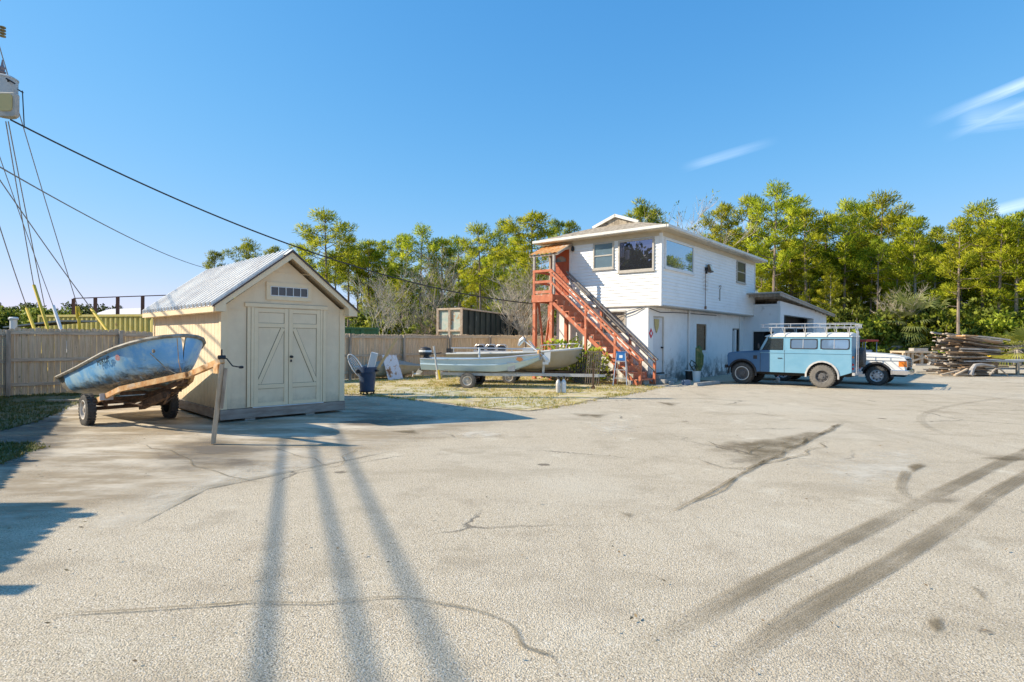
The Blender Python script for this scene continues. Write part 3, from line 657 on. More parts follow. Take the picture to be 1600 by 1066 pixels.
# ---------------------------------------------------------------- house (local x along the long right face, y back-left along the gabled face)
HU = V((.641, .767)).normalized(); HV = V((-HU.y, HU.x))
HC = V((5.60, 21.67)); LC = HC+HV*.513
house = thing('two_story_house', 'white two storey house with vinyl siding above a stained block ground floor', 'house', (HC.x, HC.y, 0), heading(HU.x, HU.y))
ZB, ZT = 2.97, 5.72; LX, LY = 11.07, 5.1; rc = .513
def hx(px, front_y=0): return along(px, HC+HV*front_y, HU)      # local x on the long face
def hy(px, front_x=0): return along(px, HC+HU*front_x, HV)      # local y on the short face
def wall_open(mb, f, L, z0, z1, ops, dep=.14):
    """f(s, depth, z); ops: (s0, s1, z0, z1)"""
    ss = sorted({0, L, *[o[0] for o in ops], *[o[1] for o in ops]}); zs = sorted({z0, z1, *[o[2] for o in ops], *[o[3] for o in ops]})
    for a, b in zip(ss, ss[1:]):
        for c, d in zip(zs, zs[1:]):
            if any(o[0] <= a+1e-6 and b <= o[1]+1e-6 and o[2] <= c+1e-6 and d <= o[3]+1e-6 for o in ops): continue
            mb.quad(f(a, 0, c), f(b, 0, c), f(b, 0, d), f(a, 0, d))
    for a, b, c, d in ops:
        mb.quad(f(a, 0, c), f(a, dep, c), f(a, dep, d), f(a, 0, d)); mb.quad(f(b, 0, c), f(b, dep, c), f(b, dep, d), f(b, 0, d))
        mb.quad(f(a, 0, d), f(b, 0, d), f(b, dep, d), f(a, dep, d)); mb.quad(f(a, 0, c), f(b, 0, c), f(b, dep, c), f(a, dep, c))
LXL = 10.93
fl = lambda s, d, z: (s, rc+d, z)          # long face, lower storey
fs = lambda s, d, z: (.03+d, rc+s, z)      # short face, lower storey
d1 = (hx(1020.5, rc), hx(1038, rc), .38, 2.62); w1 = (hx(1088.2, rc), hx(1104, rc), 1.22, 2.42); d2 = (hx(1144.5, rc), hx(1156.5, rc), .05, 2.32)
mb = MB(); wall_open(mb, fl, LXL, 0, ZB-.01, [d1, w1, d2]); 
ws = (hy(963, 0)-rc-.35, hy(941, 0)-rc, 1.95, 2.78)
wall_open(mb, fs, LY-rc-.3, 0, ZB-.01, [ws]); 
mb.box(LXL-.0, LXL+.02, rc+.0, rc+LY-.8, 0, ZB-.02); mb.box(.05, LXL, LY-.3, LY-.26, 0, ZB-.02); mb.build('ground_floor_wall', 'stucco', house)
mb = MB(); mb.box(LXL-.62, LXL+.03, rc-.03, rc-.002, 0, ZB-.012); mb.box(LXL-.35, LXL+.025, rc-.034, rc-.031, 0, .02); mb.build('corner_board', 'white_vinyl', house)
# infills
def fdoor(name, o, m, dep=.10, extra=True):
    mb = MB(); mb.box(o[0]+.04, o[1]-.04, rc+dep-.03, rc+dep+.01, o[2]+.01, o[3]-.05); d = mb.build(name, m, house)
    mb = MB(); mb.box(o[0], o[0]+.04, rc+.03, rc+dep+.02, o[2], o[3]); mb.box(o[1]-.04, o[1], rc+.03, rc+dep+.02, o[2], o[3]); mb.box(o[0]+.04, o[1]-.04, rc+.03, rc+dep+.02, o[3]-.05, o[3]); mb.build('door_frame', 'frame_beige', d); return d
d = fdoor('front_door', d1, 'door_white')
mb = MB(); mb.lathe([(.03, 0), (.03, .03), (.04, .05), (.03, .09), (0, .1)], 10, (d1[1]-.16, rc-.03, 1.38), 'y'); mb.build('door_handle', 'black', d)
mb = MB(); cx = (d1[0]+d1[1])/2-.1; mb.prism([(cx-.2, 2.5), (cx+.2, 2.5), (cx+.16, 2.2), (cx+.03, 2.0), (cx-.03, 1.95), (cx-.05, 2.0), (cx-.15, 2.2)], rc+.03, rc+.055); mb.build('door_ornament', mat('dried_wreath', (.45, .36, .14), .9, (.6, .5, .25), 20, .8), d)
mb = MB(); mb.box(d1[0]+.02, d1[1]-.02, rc-.03, rc+.05, .33, .39); mb.build('door_sill', 'darktrim', house)
d = fdoor('side_door', d2, 'darkint', .13)
mb = MB(); mb.box(d2[0]+.3, d2[0]+.38, rc+.06, rc+.095, .06, 2.2); mb.box(d2[0]+.45, d2[0]+.75, rc+.05, rc+.09, .06, 2.25); mb.build('door_edge', 'white_vinyl', d)
mb = MB(); mb.box(w1[0]+.002, w1[1]-.002, rc+.085, rc+.12, w1[2], w1[3]); wn = mb.build('ground_window', 'brownblind', house)
mb = MB()
for a, b, c, e in ((w1[0], w1[0]+.05, w1[2], w1[3]), (w1[1]-.05, w1[1], w1[2], w1[3]), (w1[0]+.05, w1[1]-.05, w1[3]-.09, w1[3]), (w1[0]+.05, w1[1]-.05, w1[2], w1[2]+.05), (w1[0]+.05, w1[1]-.05, (w1[2]+w1[3])/2-.03, (w1[2]+w1[3])/2+.03)): mb.box(a, b, rc+.04, rc+.08, c, e)
mb.build('window_frame', 'brownblind', wn)
mb = MB(); mb.box(w1[0]-.04, w1[1]+.04, rc-.05, rc+.0, w1[2]-.09, w1[2]-.01); mb.build('window_sill', 'white_vinyl', wn)
mb = MB(); mb.box(.13, .15, rc+ws[0], rc+ws[1], ws[2], ws[3]); sw = mb.build('boarded_window', 'oldwood', house)
mb = MB(); mb.box(.005, .028, rc+ws[0]-.06, rc+ws[0], ws[2], ws[3]+.06); mb.box(.005, .028, rc+ws[0], rc+ws[1], ws[3], ws[3]+.06); mb.box(.06, .12, rc+ws[0], rc+ws[1], ws[2]+.3, ws[2]+.42); mb.build('window_frame', 'frame_beige', sw)
# upper storey, lapped siding
def laps(mb, f, L, z0, z1, e=.132):
    z = z0
    while z < z1-.02:
        t = min(z+e, z1); mb.quad(f(0, -.030, z), f(L, -.030, z), f(L, -.002, t), f(0, -.002, t)); mb.quad(f(0, 0, z), f(L, 0, z), f(L, -.030, z), f(0, -.030, z)); z = t
mb = MB(); laps(mb, lambda s, d, z: (s+.0, d, z), LX, ZB+.03, ZT); laps(mb, lambda s, d, z: (d, s, z), LY, ZB+.03, ZT); laps(mb, lambda s, d, z: (LX-d, s, z), LY, ZB+.03, ZT); laps(mb, lambda s, d, z: (s, LY-d, z), LX, ZB+.03, ZT)
mb.build('upper_siding', 'siding', house, fix=False)
mb = MB(); mb.box(.0, LX, .0, LY, ZB-.005, ZB+.03); mb.box(-.03, LX+.03, -.03, -.001, ZB-.0, ZB+.045); mb.box(-.03, -.001, -.001, LY, ZB-.0, ZB+.045); mb.build('siding_base', 'frame_beige', house)
for x, y in ((0, 0), (LX, 0), (0, LY)):
    mb = MB()
    mb.box(x-.035, x-.035+.10, y-.035, y-.024, ZB, ZT) if x == 0 else mb.box(x-.065, x+.03, y-.035, y-.024, ZB, ZT)
    if x == 0: mb.box(-.035, -.024, (y-.024 if y == 0 else y-.075), (y+.065 if y == 0 else y+.03), ZB, ZT)
    if x: mb.box(x+.024, x+.035, -.024, .07, ZB, ZT)
    mb.build('corner_post', 'white_vinyl', house)
mb = MB(); mb.box(.05, LX-.05, .05, LY-.05, ZB+.04, ZT-.02); mb.build('inner_core', 'darkint', house)
mb = MB(); mb.box(-.03, LX, -.032, -.023, ZT-.1, ZT); mb.box(-.032, -.023, -.02, LY, ZT-.1, ZT); mb.build('frieze_board', 'soffit', house)
# windows
def uwin(name, face, a, b, z0, z1, gm, rail=False, fw=.07, fm='frame_beige'):
    if face == 'x': P = lambda s0, s1, d0, d1, c, e: (s0, s1, -d1, -d0, c, e)
    else: P = lambda s0, s1, d0, d1, c, e: (-d1, -d0, s0, s1, c, e)
    if a > b: a, b = b, a
    mb = MB(); 
    for s0, s1, c, e in ((a, a+fw, z0, z1), (b-fw, b, z0, z1), (a+fw, b-fw, z1-fw, z1), (a+fw, b-fw, z0, z0+fw)): mb.box(*P(s0, s1, .006, .072, c, e))
    if rail: mb.box(*P(a+fw, b-fw, .039, .060, (z0+z1)/2-.025, (z0+z1)/2+.025))
    w_ = mb.build(name, fm, house, bevel=.004)
    mb = MB(); mb.box(*P(a+fw*.9, b-fw*.9, .0315, .0385, z0+fw*.9, z1-fw*.9)); mb.build('pane', gm, w_)
    mb = MB(); mb.box(*P(a-.03, b+.03, .006, .09, z0-.05, z0-.002)); mb.build('window_sill', fm, w_); return w_
def zy(px, py, face): 
    if face == 'x': t_ = hx(px); p = HC+HU*t_
    else: t_ = hy(px); p = HC+HV*t_
    return A(px, py, p.y).z
uwin('picture_window', 'x', hx(1036.5), hx(1081.5), zy(1060, 424, 'x'), zy(1060, 379, 'x')+.0, 'win_blue', fm='white_vinyl')
uwin('picture_window', 'y', hy(966), hy(1022), zy(994, 424, 'y'), zy(994, 374, 'y'), 'win_dark')
uwin('sash_window', 'y', hy(927), hy(959), zy(943, 420.5, 'y'), zy(943, 379, 'y'), 'win_sash', True, .06)
uwin('sash_window', 'x', hx(1149), hx(1162.5), zy(1155, 442, 'x'), zy(1155, 409, 'x'), 'win_small', True, .05)
# red entry door on the landing
da, db = hy(889.5), hy(864); dz0 = zy(880, 462, 'y'); dz1 = zy(880, 391, 'y')
mb = MB(); mb.box(-.045, -.023, da, db, dz0, dz1); d = mb.build('entry_door', 'door_red', house)
mb = MB()
for z0_, z1_ in ((dz0+.15, dz0+.85), (dz0+.95, dz1-.65)):
    for y0_, y1_ in ((.12, .42), (.55, .85)):
        a_, b_ = da+(db-da)*y0_, da+(db-da)*y1_
        for s0, s1, c, e in ((a_, a_+.03, z0_, z1_), (b_-.03, b_, z0_, z1_), (a_+.03, b_-.03, z1_-.03, z1_), (a_+.03, b_-.03, z0_, z0_+.03)): mb.box(-.056, -.046, s0, s1, c, e)
mb.build('door_moulding', 'door_red', d, bevel=.004)
cy = (da+db)/2; rr = (db-da)*.33; mb = MB(); mb.prism([(cy+rr*math.cos(R(q)), dz1-.5+rr*.85*math.sin(R(q))) for q in range(0, 181, 15)], -.058, -.047, 'yz'); mb.build('fanlight', 'win_sash', d)
mb = MB(); mb.lathe([(.03, 0), (.03, .02), (.035, .05), (0, .07)], 10, (-.11, da+.09, dz0+1.0), 'x'); mb.build('door_handle', mat('brass', (.5, .4, .2), .3, metal=.8), d)
mb = MB(); mb.box(-.05, -.023, da-.09, da-.002, dz0, dz1+.09); mb.box(-.05, -.023, db+.002, db+.09, dz0, dz1+.09); mb.box(-.049, -.023, da-.002, db+.002, dz1+.002, dz1+.09); mb.build('door_frame', 'white_vinyl', d)
# roof: hip with a small gable (dutch gable)
E = .43; el = .66; EZ = 5.80
x0, x1, y0, y1 = -E, LX+E, -E, LY+el; ym = (y0+y1)/2; hw = (y1-y0)/2; sl = .30
xg = 1.25; yg = hw-1.0; zg = EZ+.12+yg*sl; zrd = EZ+.12+hw*sl+.05
yg_ = yg                       # inset of the gable foot
zt = EZ+.12
mb = MB()
a, b, c, d_ = (x0, y0, zt), (x1, y0, zt), (x1, y1, zt), (x0, y1, zt)
g0, g1, gr = (xg, y0+yg, zg), (xg, y1-yg, zg), (xg, ym, zrd)
h0, h1, hr = (x1-1.6, y0+yg, zg), (x1-1.6, y1-yg, zg), (x1-1.6, ym, zrd)
mb.poly([a, g0, g1, d_]); mb.poly([g0, gr, g1]); mb.poly([a, b, h0, g0]); mb.poly([g0, h0, hr, gr]); mb.poly([d_, g1, h1, c]); mb.poly([g1, gr, hr, h1]); mb.poly([b, c, h1, h0]); mb.poly([h0, h1, hr])
roof = mb.build('roof', 'shingle', house)
mb = MB(); mb.box(x0, x1, y0+.0, y0+.02, EZ-.0, zt+.01); mb.box(x0, x0+.02, y0+.021, y1-.021, EZ-.0, zt+.01); mb.box(x0, x1, y1-.02, y1, EZ, zt+.01); mb.box(x1-.02, x1, y0+.021, y1-.021, EZ, zt+.01)
mb.box(x0-.07, x1+.05, y0-.09, y0-.003, zt-.10, zt+.005); mb.box(x0-.09, x0-.003, y0-.0025, y1, zt-.10, zt+.005); mb.build('fascia', 'fascia', roof, bevel=.01)
mb = MB(); mb.box(x0+.02, x1-.02, y0+.02, 0.02, EZ+.0, EZ+.015); mb.box(x0+.02, .02, .0205, LY-.02, EZ+.0, EZ+.015); mb.box(x0+.02, x1-.02, LY-.02, y1-.02, EZ, EZ+.015); mb.box(LX-.02, x1-.02, .0205, LY-.02, EZ, EZ+.015)
s = y0+.1
while s < y1: mb.box(x0+.02, -.0, s, s+.035, EZ-.008, EZ-.001); s += .2
s = x0+.1
mb.box(x0+.02, -.02, -.02, LY, ZT-.02, ZT) if False else None
mb.build('soffit', 'soffit', roof)
mb = MB(); mb.box(.0, LX, -.02, .0, ZT-.0, EZ-.0005); mb.box(-.02, .0, -.02, LY, ZT, EZ-.0005); mb.build('wall_top', 'soffit', roof)
mb = MB()
for g in (g0, g1):
    p, q = V(g)+V((-.06, 0, .0)), V(gr)+V((-.06, 0, .03)); out = (p-q).normalized(); mb.bar(p+out*.10+V((0, 0, .02)), q-out*.03, .08, .12, up=(0, 0, 1))
mb.build('gable_rake_board', 'fascia', roof)
# floodlight, conduit, hook, pipe, cables, sign
fx, fz = hx(1101), zy(1101, 419, 'x')
mb = MB(); mb.box(fx-.1, fx+.02, -.12, -.02, fz-.12, fz+.02); mb.tube([(fx-.02, -.08, fz-.1), (fx-.02, -.06, fz-.25)], .05, 8); fl_ = mb.build('floodlight', 'black', house, bevel=.01)
mb = MB(); mb.hexa([(fx+.02, -.26, fz-.16), (fx+.32, -.26, fz-.16), (fx+.32, -.12, fz-.2), (fx+.02, -.12, fz-.2), (fx+.02, -.16, fz+.16), (fx+.32, -.16, fz+.16), (fx+.32, -.08, fz+.14), (fx+.02, -.08, fz+.14)]); mb.build('lamp_housing', mat('brown_housing', (.14, .10, .06), .5), fl_)
mb = MB(); mb.hexa([(fx+.06, -.272, fz-.12), (fx+.28, -.272, fz-.12), (fx+.28, -.262, fz-.12), (fx+.06, -.262, fz-.12), (fx+.06, -.195, fz+.12), (fx+.28, -.195, fz+.12), (fx+.28, -.17, fz+.12), (fx+.06, -.17, fz+.12)]); mb.build('lens', 'lampglass', fl_)
mb = MB(); mb.tube([(fx-.03, -.035, fz-.2), (fx-.03, -.035, ZB+.12)], .012, 6); mb.box(fx-.09, fx+.03, -.07, -.02, ZB+.07, ZB+.2); mb.build('conduit', mat('rusty_conduit', (.22, .13, .08), .8), house)
kx, kz = hx(1123), zy(1123, 449, 'x'); mb = MB(); mb.tube([(kx-.08, -.04, kz-.0), (kx-.05, -.06, kz+.07), (kx+.05, -.07, kz+.06), (kx+.05, -.05, kz-.08), (kx, -.04, kz-.08), (kx, -.04, kz-.62)], .02, 6); mb.tube([(kx, -.04, kz-.5), (kx-.2, -.04, kz-.52)], .01, 5); mb.build('old_lamp_arm', mat('grey_pipe', (.3, .28, .25), .6), house)
pxx = hx(1074.5, rc); mb = MB(); mb.tube([(pxx, rc-.07, 0.02), (pxx, rc-.07, ZB-.02)], .045, 8); mb.build('drain_pipe', 'pipe_white', house, smooth=True)
mb = MB(); mb.tube([(.1, rc-.02, ZB-.08), (1, rc-.03, ZB-.2), (2.5, rc-.03, ZB-.14), (5, rc-.03, ZB-.12), (7, rc-.03, ZB-.1)], .014, 5)
mb.tube([(0, rc+.2, ZB-.05), (-.03, rc+.6, ZB-.22), (-.03, rc+1.2, ZB-.4), (-.02, hy(962), ZB-.5)], .014, 5); mb.tube([(0, rc+.3, ZB-.05), (-.03, rc+.8, ZB-.15), (-.03, rc+1.3, ZB-.3), (-.02, hy(962), ZB-.42)], .012, 5); mb.build('wall_cable', 'black', house)
sx_, sz_ = hx(1017, rc), A(1017, 521, 22.1).z
mb = MB(); mb.prism([(sx_-.17, sz_), (sx_, sz_-.2), (sx_+.17, sz_), (sx_, sz_+.2)], rc-.012, rc-.003); sg = mb.build('diamond_sign', 'signred', house)
mb = MB(); mb.prism([(sx_-.07, sz_), (sx_, sz_-.085), (sx_+.07, sz_), (sx_, sz_+.085)], rc-.016, rc-.0125); mb.build('sign_centre', 'signwhite', sg)
mb = MB(); lx = hy(896); mb.lathe([(.04, 0), (.07, .05), (.06, .2), (.02, .24)], 8, (-.1, lx, dz1-.12)); mb.box(-.1, -.02, lx-.02, lx+.02, dz1-.02, dz1+.02); mb.build('porch_lamp', 'black', house)

# canopy above the landing
az = 5.17; cwz = 5.735
mb = MB()
q0, q1 = hy(870, -1.25), hy(826, -1.25); r0, r1 = hy(893), hy(893)+(q1-q0)
n = 14; v = []
for k in range(n+1):
    y = q0+(q1-q0)*k/n; yw = r0+(r1-r0)*k/n; h = .03*(k % 2)
    v += [(-.03, yw, cwz+h), (-1.3, y, az+.02+h)]
mb.add(v, [(2*k, 2*k+1, 2*k+3, 2*k+2) for k in range(n)]); cn = mb.build('door_canopy', 'rust_roof', house); sdm = cn.modifiers.new('s', 'SOLIDIFY'); sdm.thickness = .012
mb = MB(); mb.bar((-.03, r0-.02, cwz-.03), (-1.27, q0-.02, az-.03), .05, .09); mb.bar((-1.2, q0, az-.03), (-1.2, q1, az-.03), .05, .08); mb.build('canopy_frame', 'oldwood', cn)

# ---------------------------------------------------------------- staircase: landing at the door, flight down towards the corner
st = thing('outside_staircase', 'red painted wooden staircase with railings climbing to the upstairs door', 'staircase', (HC.x, HC.y, 0), heading(HU.x, HU.y))
LZ = dz0-.04; ya, yb = hy(893, -1.25)-.0, hy(831, -1.25)
xo, xi = -1.28, -.06
ya = hy(862, xo); yb = hy(832.5, xo)
# landing
mb = MB(); mb.box(xo, xi, ya-.0, yb, LZ-.05, LZ); mb.build('landing_deck', 'red_paint', st)
mb = MB(); mb.box(xo-.04, xo-.002, ya-.05, yb+.04, LZ-.3, LZ+.01); mb.box(xi-.04, xi, ya-.05, yb+.04, LZ-.3, LZ-.052); mb.box(xo-.001, xi-.041, yb+.001, yb+.04, LZ-.3, LZ+.01); mb.box(xo-.001, xi-.041, ya-.04, ya-.001, LZ-.3, LZ-.052); mb.build('landing_joist', 'red_paint', st)
for x in (xo+.06, xi-.1):
    for y in (ya+.05, yb-.06):
        mb = MB(); mb.box(x-.07, x+.07, y-.07, y+.07, 0, LZ-.055); mb.build('post', 'red_paint', st, bevel=.005)
mb = MB(); mb.bar((xo+.13, ya+.13, LZ-.3), (xo+.06, yb-.0-(yb-ya)*.45, .1), .04, .12, up=(1, 0, 0)); mb.bar((xo+.2, yb-.13, LZ-.3), (xo+.2, ya+(yb-ya)*.42, .1), .04, .12, up=(1, 0, 0)); mb.build('cross_brace', 'red_paint', st)
zc = az-.02
for x, y, m_, zt_ in ((xo+.04, yb-.03, 'greywood', zc-.05), (xo+.04, ya-.06, 'greywood', zc-.05), (xi-.06, yb-.03, 'oldwood', zc+.2)):
    mb = MB(); mb.box(x-.045, x+.045, y-.045, y+.045, LZ+.001 if y < ya or x > -1 else LZ-.0, zt_); mb.build('canopy_post', m_, st)
mb = MB(); mb.box(xo-.03, xo+.03, ya+.0, yb, LZ+.93, LZ+1.03); mb.box(xo-.02, xo+.02, ya, yb-.08, LZ+.48, LZ+.58); mb.box(xo-.03, xo+.03, yb-.1, yb+.0, LZ, LZ+.929)
mb.box(xo+.032, xi, yb-.04, yb+.0, LZ+.93, LZ+1.03); mb.box(xo+.032, xi, yb-.03, yb-.005, LZ+.48, LZ+.58); mb.box(xo-.02, xo+.02, ya+.0, yb-.11, LZ+.05, LZ+.17); mb.box(xo-.035, xo+.035, ya-.01, ya+.08, LZ, LZ+.929); mb.build('landing_railing', 'red_paint', st)
# flight: bottom newel near the corner
yn = hy(1003, xo); nst = 15; ris = LZ/nst; run = (ya-yn)/(nst-1)
# flight goes from (ya, LZ) down to (yn, 0)
def stz(y): return LZ*(y-yn)/(ya-yn)
for x in (xo+.02, xi-.12):
    mb = MB(); dz = .30
    mb.prism([(yn+.05, .02), (yn+.30, .02), (ya, LZ-.40), (ya, LZ-.22)], x-.02, x+.02, 'yz'); mb.build('stringer', 'red_paint', st)
for k in range(1, nst):
    z = ris*k; y = yn+(ya-yn)*(k-1)/(nst-1)+.05
    mb = MB(); mb.box(xo+.041, xi-.141, y, y+run+.03, z-.04, z); mb.build('tread', 'red_paint' if k % 2 else 'red_paint', st)
    mb = MB(); mb.box(xo+.043, xi-.143, y+run-.0, y+run+.02, z+.001, z+ris-.041); mb.build('riser', 'red_paint', st)
for x in (xo-.03, xi-.10):
    up = 1.0
    ys = [yn+.04, hy(962, xo), hy(916, xo)]
    for y in ys:
        mb = MB(); mb.box(x-.045, x+.045, y-.045, y+.045, 0 if x < -1 else max(0, stz(y)-.3), stz(y)+up-.02); mb.build('newel_post', 'red_paint', st, bevel=.004)
    mb = MB(); mb.bar((x-.0, yn-.08, stz(yn-.08)+up+.0), (x-.0, ya+.02, LZ+up), .11, .06); mb.bar((x-.047-.015 if x < -1 else x-.05, yn, stz(yn)+up*.52), (x-.047-.015 if x < -1 else x-.05, ya, LZ+up*.52), .03, .08); mb.bar((x-.047-.015 if x < -1 else x-.05, yn, stz(yn)+up*.84), (x-.047-.015 if x < -1 else x-.05, ya, LZ+up*.84), .03, .08); mb.build('handrail', 'red_paint' if x < -1 else 'rail_dark', st)

# ---------------------------------------------------------------- annex garage behind the house
AW = 1.83; ax0 = 11.07
ann = thing('garage_annex', 'low white block garage with a monopitch roof joined behind the house', 'garage', (LC.x+HU.x*LXL, LC.y+HU.y*LXL, 0), heading(HU.x, HU.y))
# local: x back, y = -AW at the right wall
AL = 10.6
fsx = lambda s, d, z: (d+.0, -s, z)
oa = (.50, 1.52, 0.02, 2.16)
mb = MB(); wall_open(mb, fsx, AW, 0, 3.47, [oa], .2)
o1 = along(1224.8, LC+HU*LXL-HV*AW, HU); o2 = along(1271, LC+HU*LXL-HV*AW, HU)
wall_open(mb, lambda s, d, z: (s, -AW+d, z), AL, 0, 3.47, [(o1, o2, .3, 3.05)], .35)
mb.box(AL-.02, AL, -AW, 5, 0, 3.4); mb.box(.3, AL, 4.9, 5, 0, 3.4); mb.prism([(.0, 3.471), (AL, 3.471), (AL, 3.48), (0, 3.72)], -AW+.001, -AW+.15); mb.build('block_wall', 'annex', ann)
mb = MB(); mb.box(o1-.6, o2+1.2, -AW+.8, 3.5, .02, 3.3); mb.box(.8, 1.6, -1.7, -.3, .02, 3.0); mb.build('dark_interior', 'darkint', ann)  # black boxes added inside so both openings look dark
mb = MB(); mb.box(-.03, -.002, -AW-.02, -AW+.13, 0, 3.46); mb.box(-.03, -.002, -AW+.13, .0, 3.15, 3.27) if False else None; mb.box(-.025, -.002, -1.55, -.47, 2.17, 2.25); mb.box(-.03, -.002, -.50, -.42, 0, 2.165); mb.build('trim_board', 'white_vinyl', ann)
mb = MB(); mb.box(-.035, -.001, -AW-.0, .0, 3.45, 3.58); mb.build('top_beam', 'annex', ann)
mb = MB(); zf = lambda x: 4.10-(x+1.2)*.050
y_l, y_r = 5.0, -AW-.35
mb.prism([(-1.2, zf(-1.2)), (AL+.9, zf(AL+.9)), (AL+.9, zf(AL+.9)-.05), (-1.2, zf(-1.2)-.05)], y_r, y_l); rf = mb.build('roof', mat('grey_roll_roof', (.42, .38, .33), .85, (.52, .48, .42), 4, .6), ann)
mb = MB(); mb.prism([(-1.2, zf(-1.2)-.051), (AL+.9, zf(AL+.9)-.051), (AL+.9, zf(AL+.9)-.17), (-1.2, zf(-1.2)-.20)], y_r+.03, y_r+.07)
for k in range(12): x = -.8+k*1.03; mb.box(x, x+.05, y_r+.075, 1, zf(x)-.18, zf(x)-.052)
mb.build('rafter', 'oldwood', rf)

# ---------------------------------------------------------------- things beyond the fence
M['contgreen'] = mat('green_container_side', (.035, .05, .045), .6, (.02, .028, .028), 3, .8, c3=(.38, .40, .36), s3=2.6, t3=(.60, .74), stretch=(1, 1, .3))
M['contpale'] = mat('faded_green_front', (.33, .44, .39), .7, (.5, .5, .42), 3, .8, c3=(.42, .27, .15), s3=3)
M['rustframe'] = mat('rusty_frame', (.42, .30, .2), .8, (.55, .46, .36), 6, .8)
c0 = A(722, 510, 31.5); cdir = (A(808, 510, 40.5)-c0).xy.normalized(); cl_ = (A(808, 510, 40.5)-c0).xy.length
dm = thing('roll_off_container', 'tall dark green steel waste container with a faded front end behind the fence', 'container', (c0.x, c0.y, 0), heading(cdir.x, cdir.y))
ztp = A(722, 481, c0.y).z
fd = A(685, 510, 32.4); fw_ = (fd-c0).xy.length; fang = math.atan2((fd-c0).y, (fd-c0).x)-heading(cdir.x, cdir.y)
def cf(s, z, o=0): return (math.cos(fang)*s-o, math.sin(fang)*s, z)
mb = MB(); mb.box(0, cl_, .0, .05, .3, ztp-.08)
n = 11
for k in range(n+1): x = cl_*k/n; mb.box(x-.05, x+.05, -.09, -.001, .3, ztp-.1)
mb.box(0, cl_, .06, 2.2, .3, .4); mb.build('side_panel', 'contgreen', dm)
mb = MB(); mb.box(-.05, cl_+.05, -.13, .06, ztp-.09, ztp); mb.build('top_rail', 'rustframe', dm)
mb = MB(); mb.hexa([cf(0, .3), cf(fw_, .3), cf(fw_, .3, -.05), cf(0, .3, -.05), cf(0, ztp-.05), cf(fw_, ztp-.05), cf(fw_, ztp-.05, -.05), cf(0, ztp-.05, -.05)]); mb.build('front_panel', 'contpale', dm)
mb = MB()
for s in (0, fw_/2, fw_): mb.bar(cf(s, .3, .06), cf(s, ztp, .06), .13, .13)
for z in (ztp-.05, ztp-1.25): mb.bar(cf(0, z, .065), cf(fw_, z, .065), .1, .1)
mb.build('front_frame', 'rustframe', dm)
mb = MB(); 
for k in range(14): 
    a_ = cf(fw_, 0); mb.box(a_[0]-.02+k*.6, a_[0]+.6+k*.6-.04, a_[1]-.05, a_[1], .3, ztp-.1) if a_[0]+k*.6 < cl_-.5 else None
mb.build('far_side_panel', 'contgreen', dm)

M['contyellow'] = mat('yellow_container', (.62, .50, .12), .6, (.68, .57, .2), 3, .6, c3=(.35, .22, .10), s3=2, t3=(.62, .72))
def container(name, label, pL, pR, zt_, m, mb_top=None, end=True, dep=2.4, pitchx=.28):
    d_ = (pR-pL).xy; L = d_.length; d_.normalize()
    t = thing(name, label, 'container', (pL.x, pL.y, 0), heading(d_.x, d_.y))
    prof = []; x = .1
    while x < L-.1-pitchx:
        prof += [(x, 0), (x+pitchx*.36, 0), (x+pitchx*.5, .06), (x+pitchx*.86, .06)]; x += pitchx
    prof.append((L-.1, 0)); mb = MB(); v = [(x, y, .15) for x, y in prof]+[(x, y, zt_-.1) for x, y in prof]; n = len(prof)
    mb.add(v, [(i, i+1, n+i+1, n+i) for i in range(n-1)]); mb.build('corrugated_side', m, t, fix=False)
    mb = MB(); mb.box(0, L, -.03, .1, zt_-.1, zt_); mb.box(0, L, -.03, .1, .05, .15)
    for x in (0, L-.1): mb.box(x, x+.1, -.029, .1, .151, zt_-.101)
    mb.build('frame', m, t)
    mb = MB(); mb.box(.02, L-.02, .11, dep, zt_-.06, zt_-.02); mb.box(0, .05, .11, dep, .1, zt_-.061); mb.box(L-.05, L, .11, dep, .1, zt_-.061); mb.box(.05, L-.05, dep-.05, dep, .1, zt_-.061); mb.build('shell', m, t); return t
yl, yr = A(60, 500, 26.5), A(240, 500, 24.6); zc_ = A(150, 491.5, 25.5).z
container('shipping_container', 'yellow corrugated shipping container behind the left fence', yl, yr, zc_, 'contyellow')
container('small_green_container', 'low green steel container whose top shows right of the shed', A(530, 515, 30), A(592, 515, 30.5), A(560, 511.5, 30).z, mat('cont_green', (.05, .15, .06), .6), pitchx=.5)
# rusty rack standing on the yellow container's far side
rk = thing('rusty_steel_rack', 'rusty steel frame of posts and a top rail behind the yellow container', 'steel rack', (yl.x, yl.y+3, 0))
pts = []
for px, pt, pb in ((115, 467, 500), (149, 465, 500), (184, 464, 500), (223, 463, 500), (262, 462, 500)):
    p = A(px, pt, 29.5); q = p-V(rk.location)
    mb = MB(); mb.box(q.x-.06, q.x+.06, q.y-.06, q.y+.06, 0, q.z); mb.build('post', mat('rust', (.13, .06, .045), .9), rk) if px == 115 else mb.build('post', bpy.data.materials['rust'], rk); pts.append(q)
mb = MB(); mb.bar(pts[0]+V((0, 0, .02)), pts[-1]+V((0, 0, .02)), .04, .045); mb.build('top_rail', bpy.data.materials['rust'], rk)
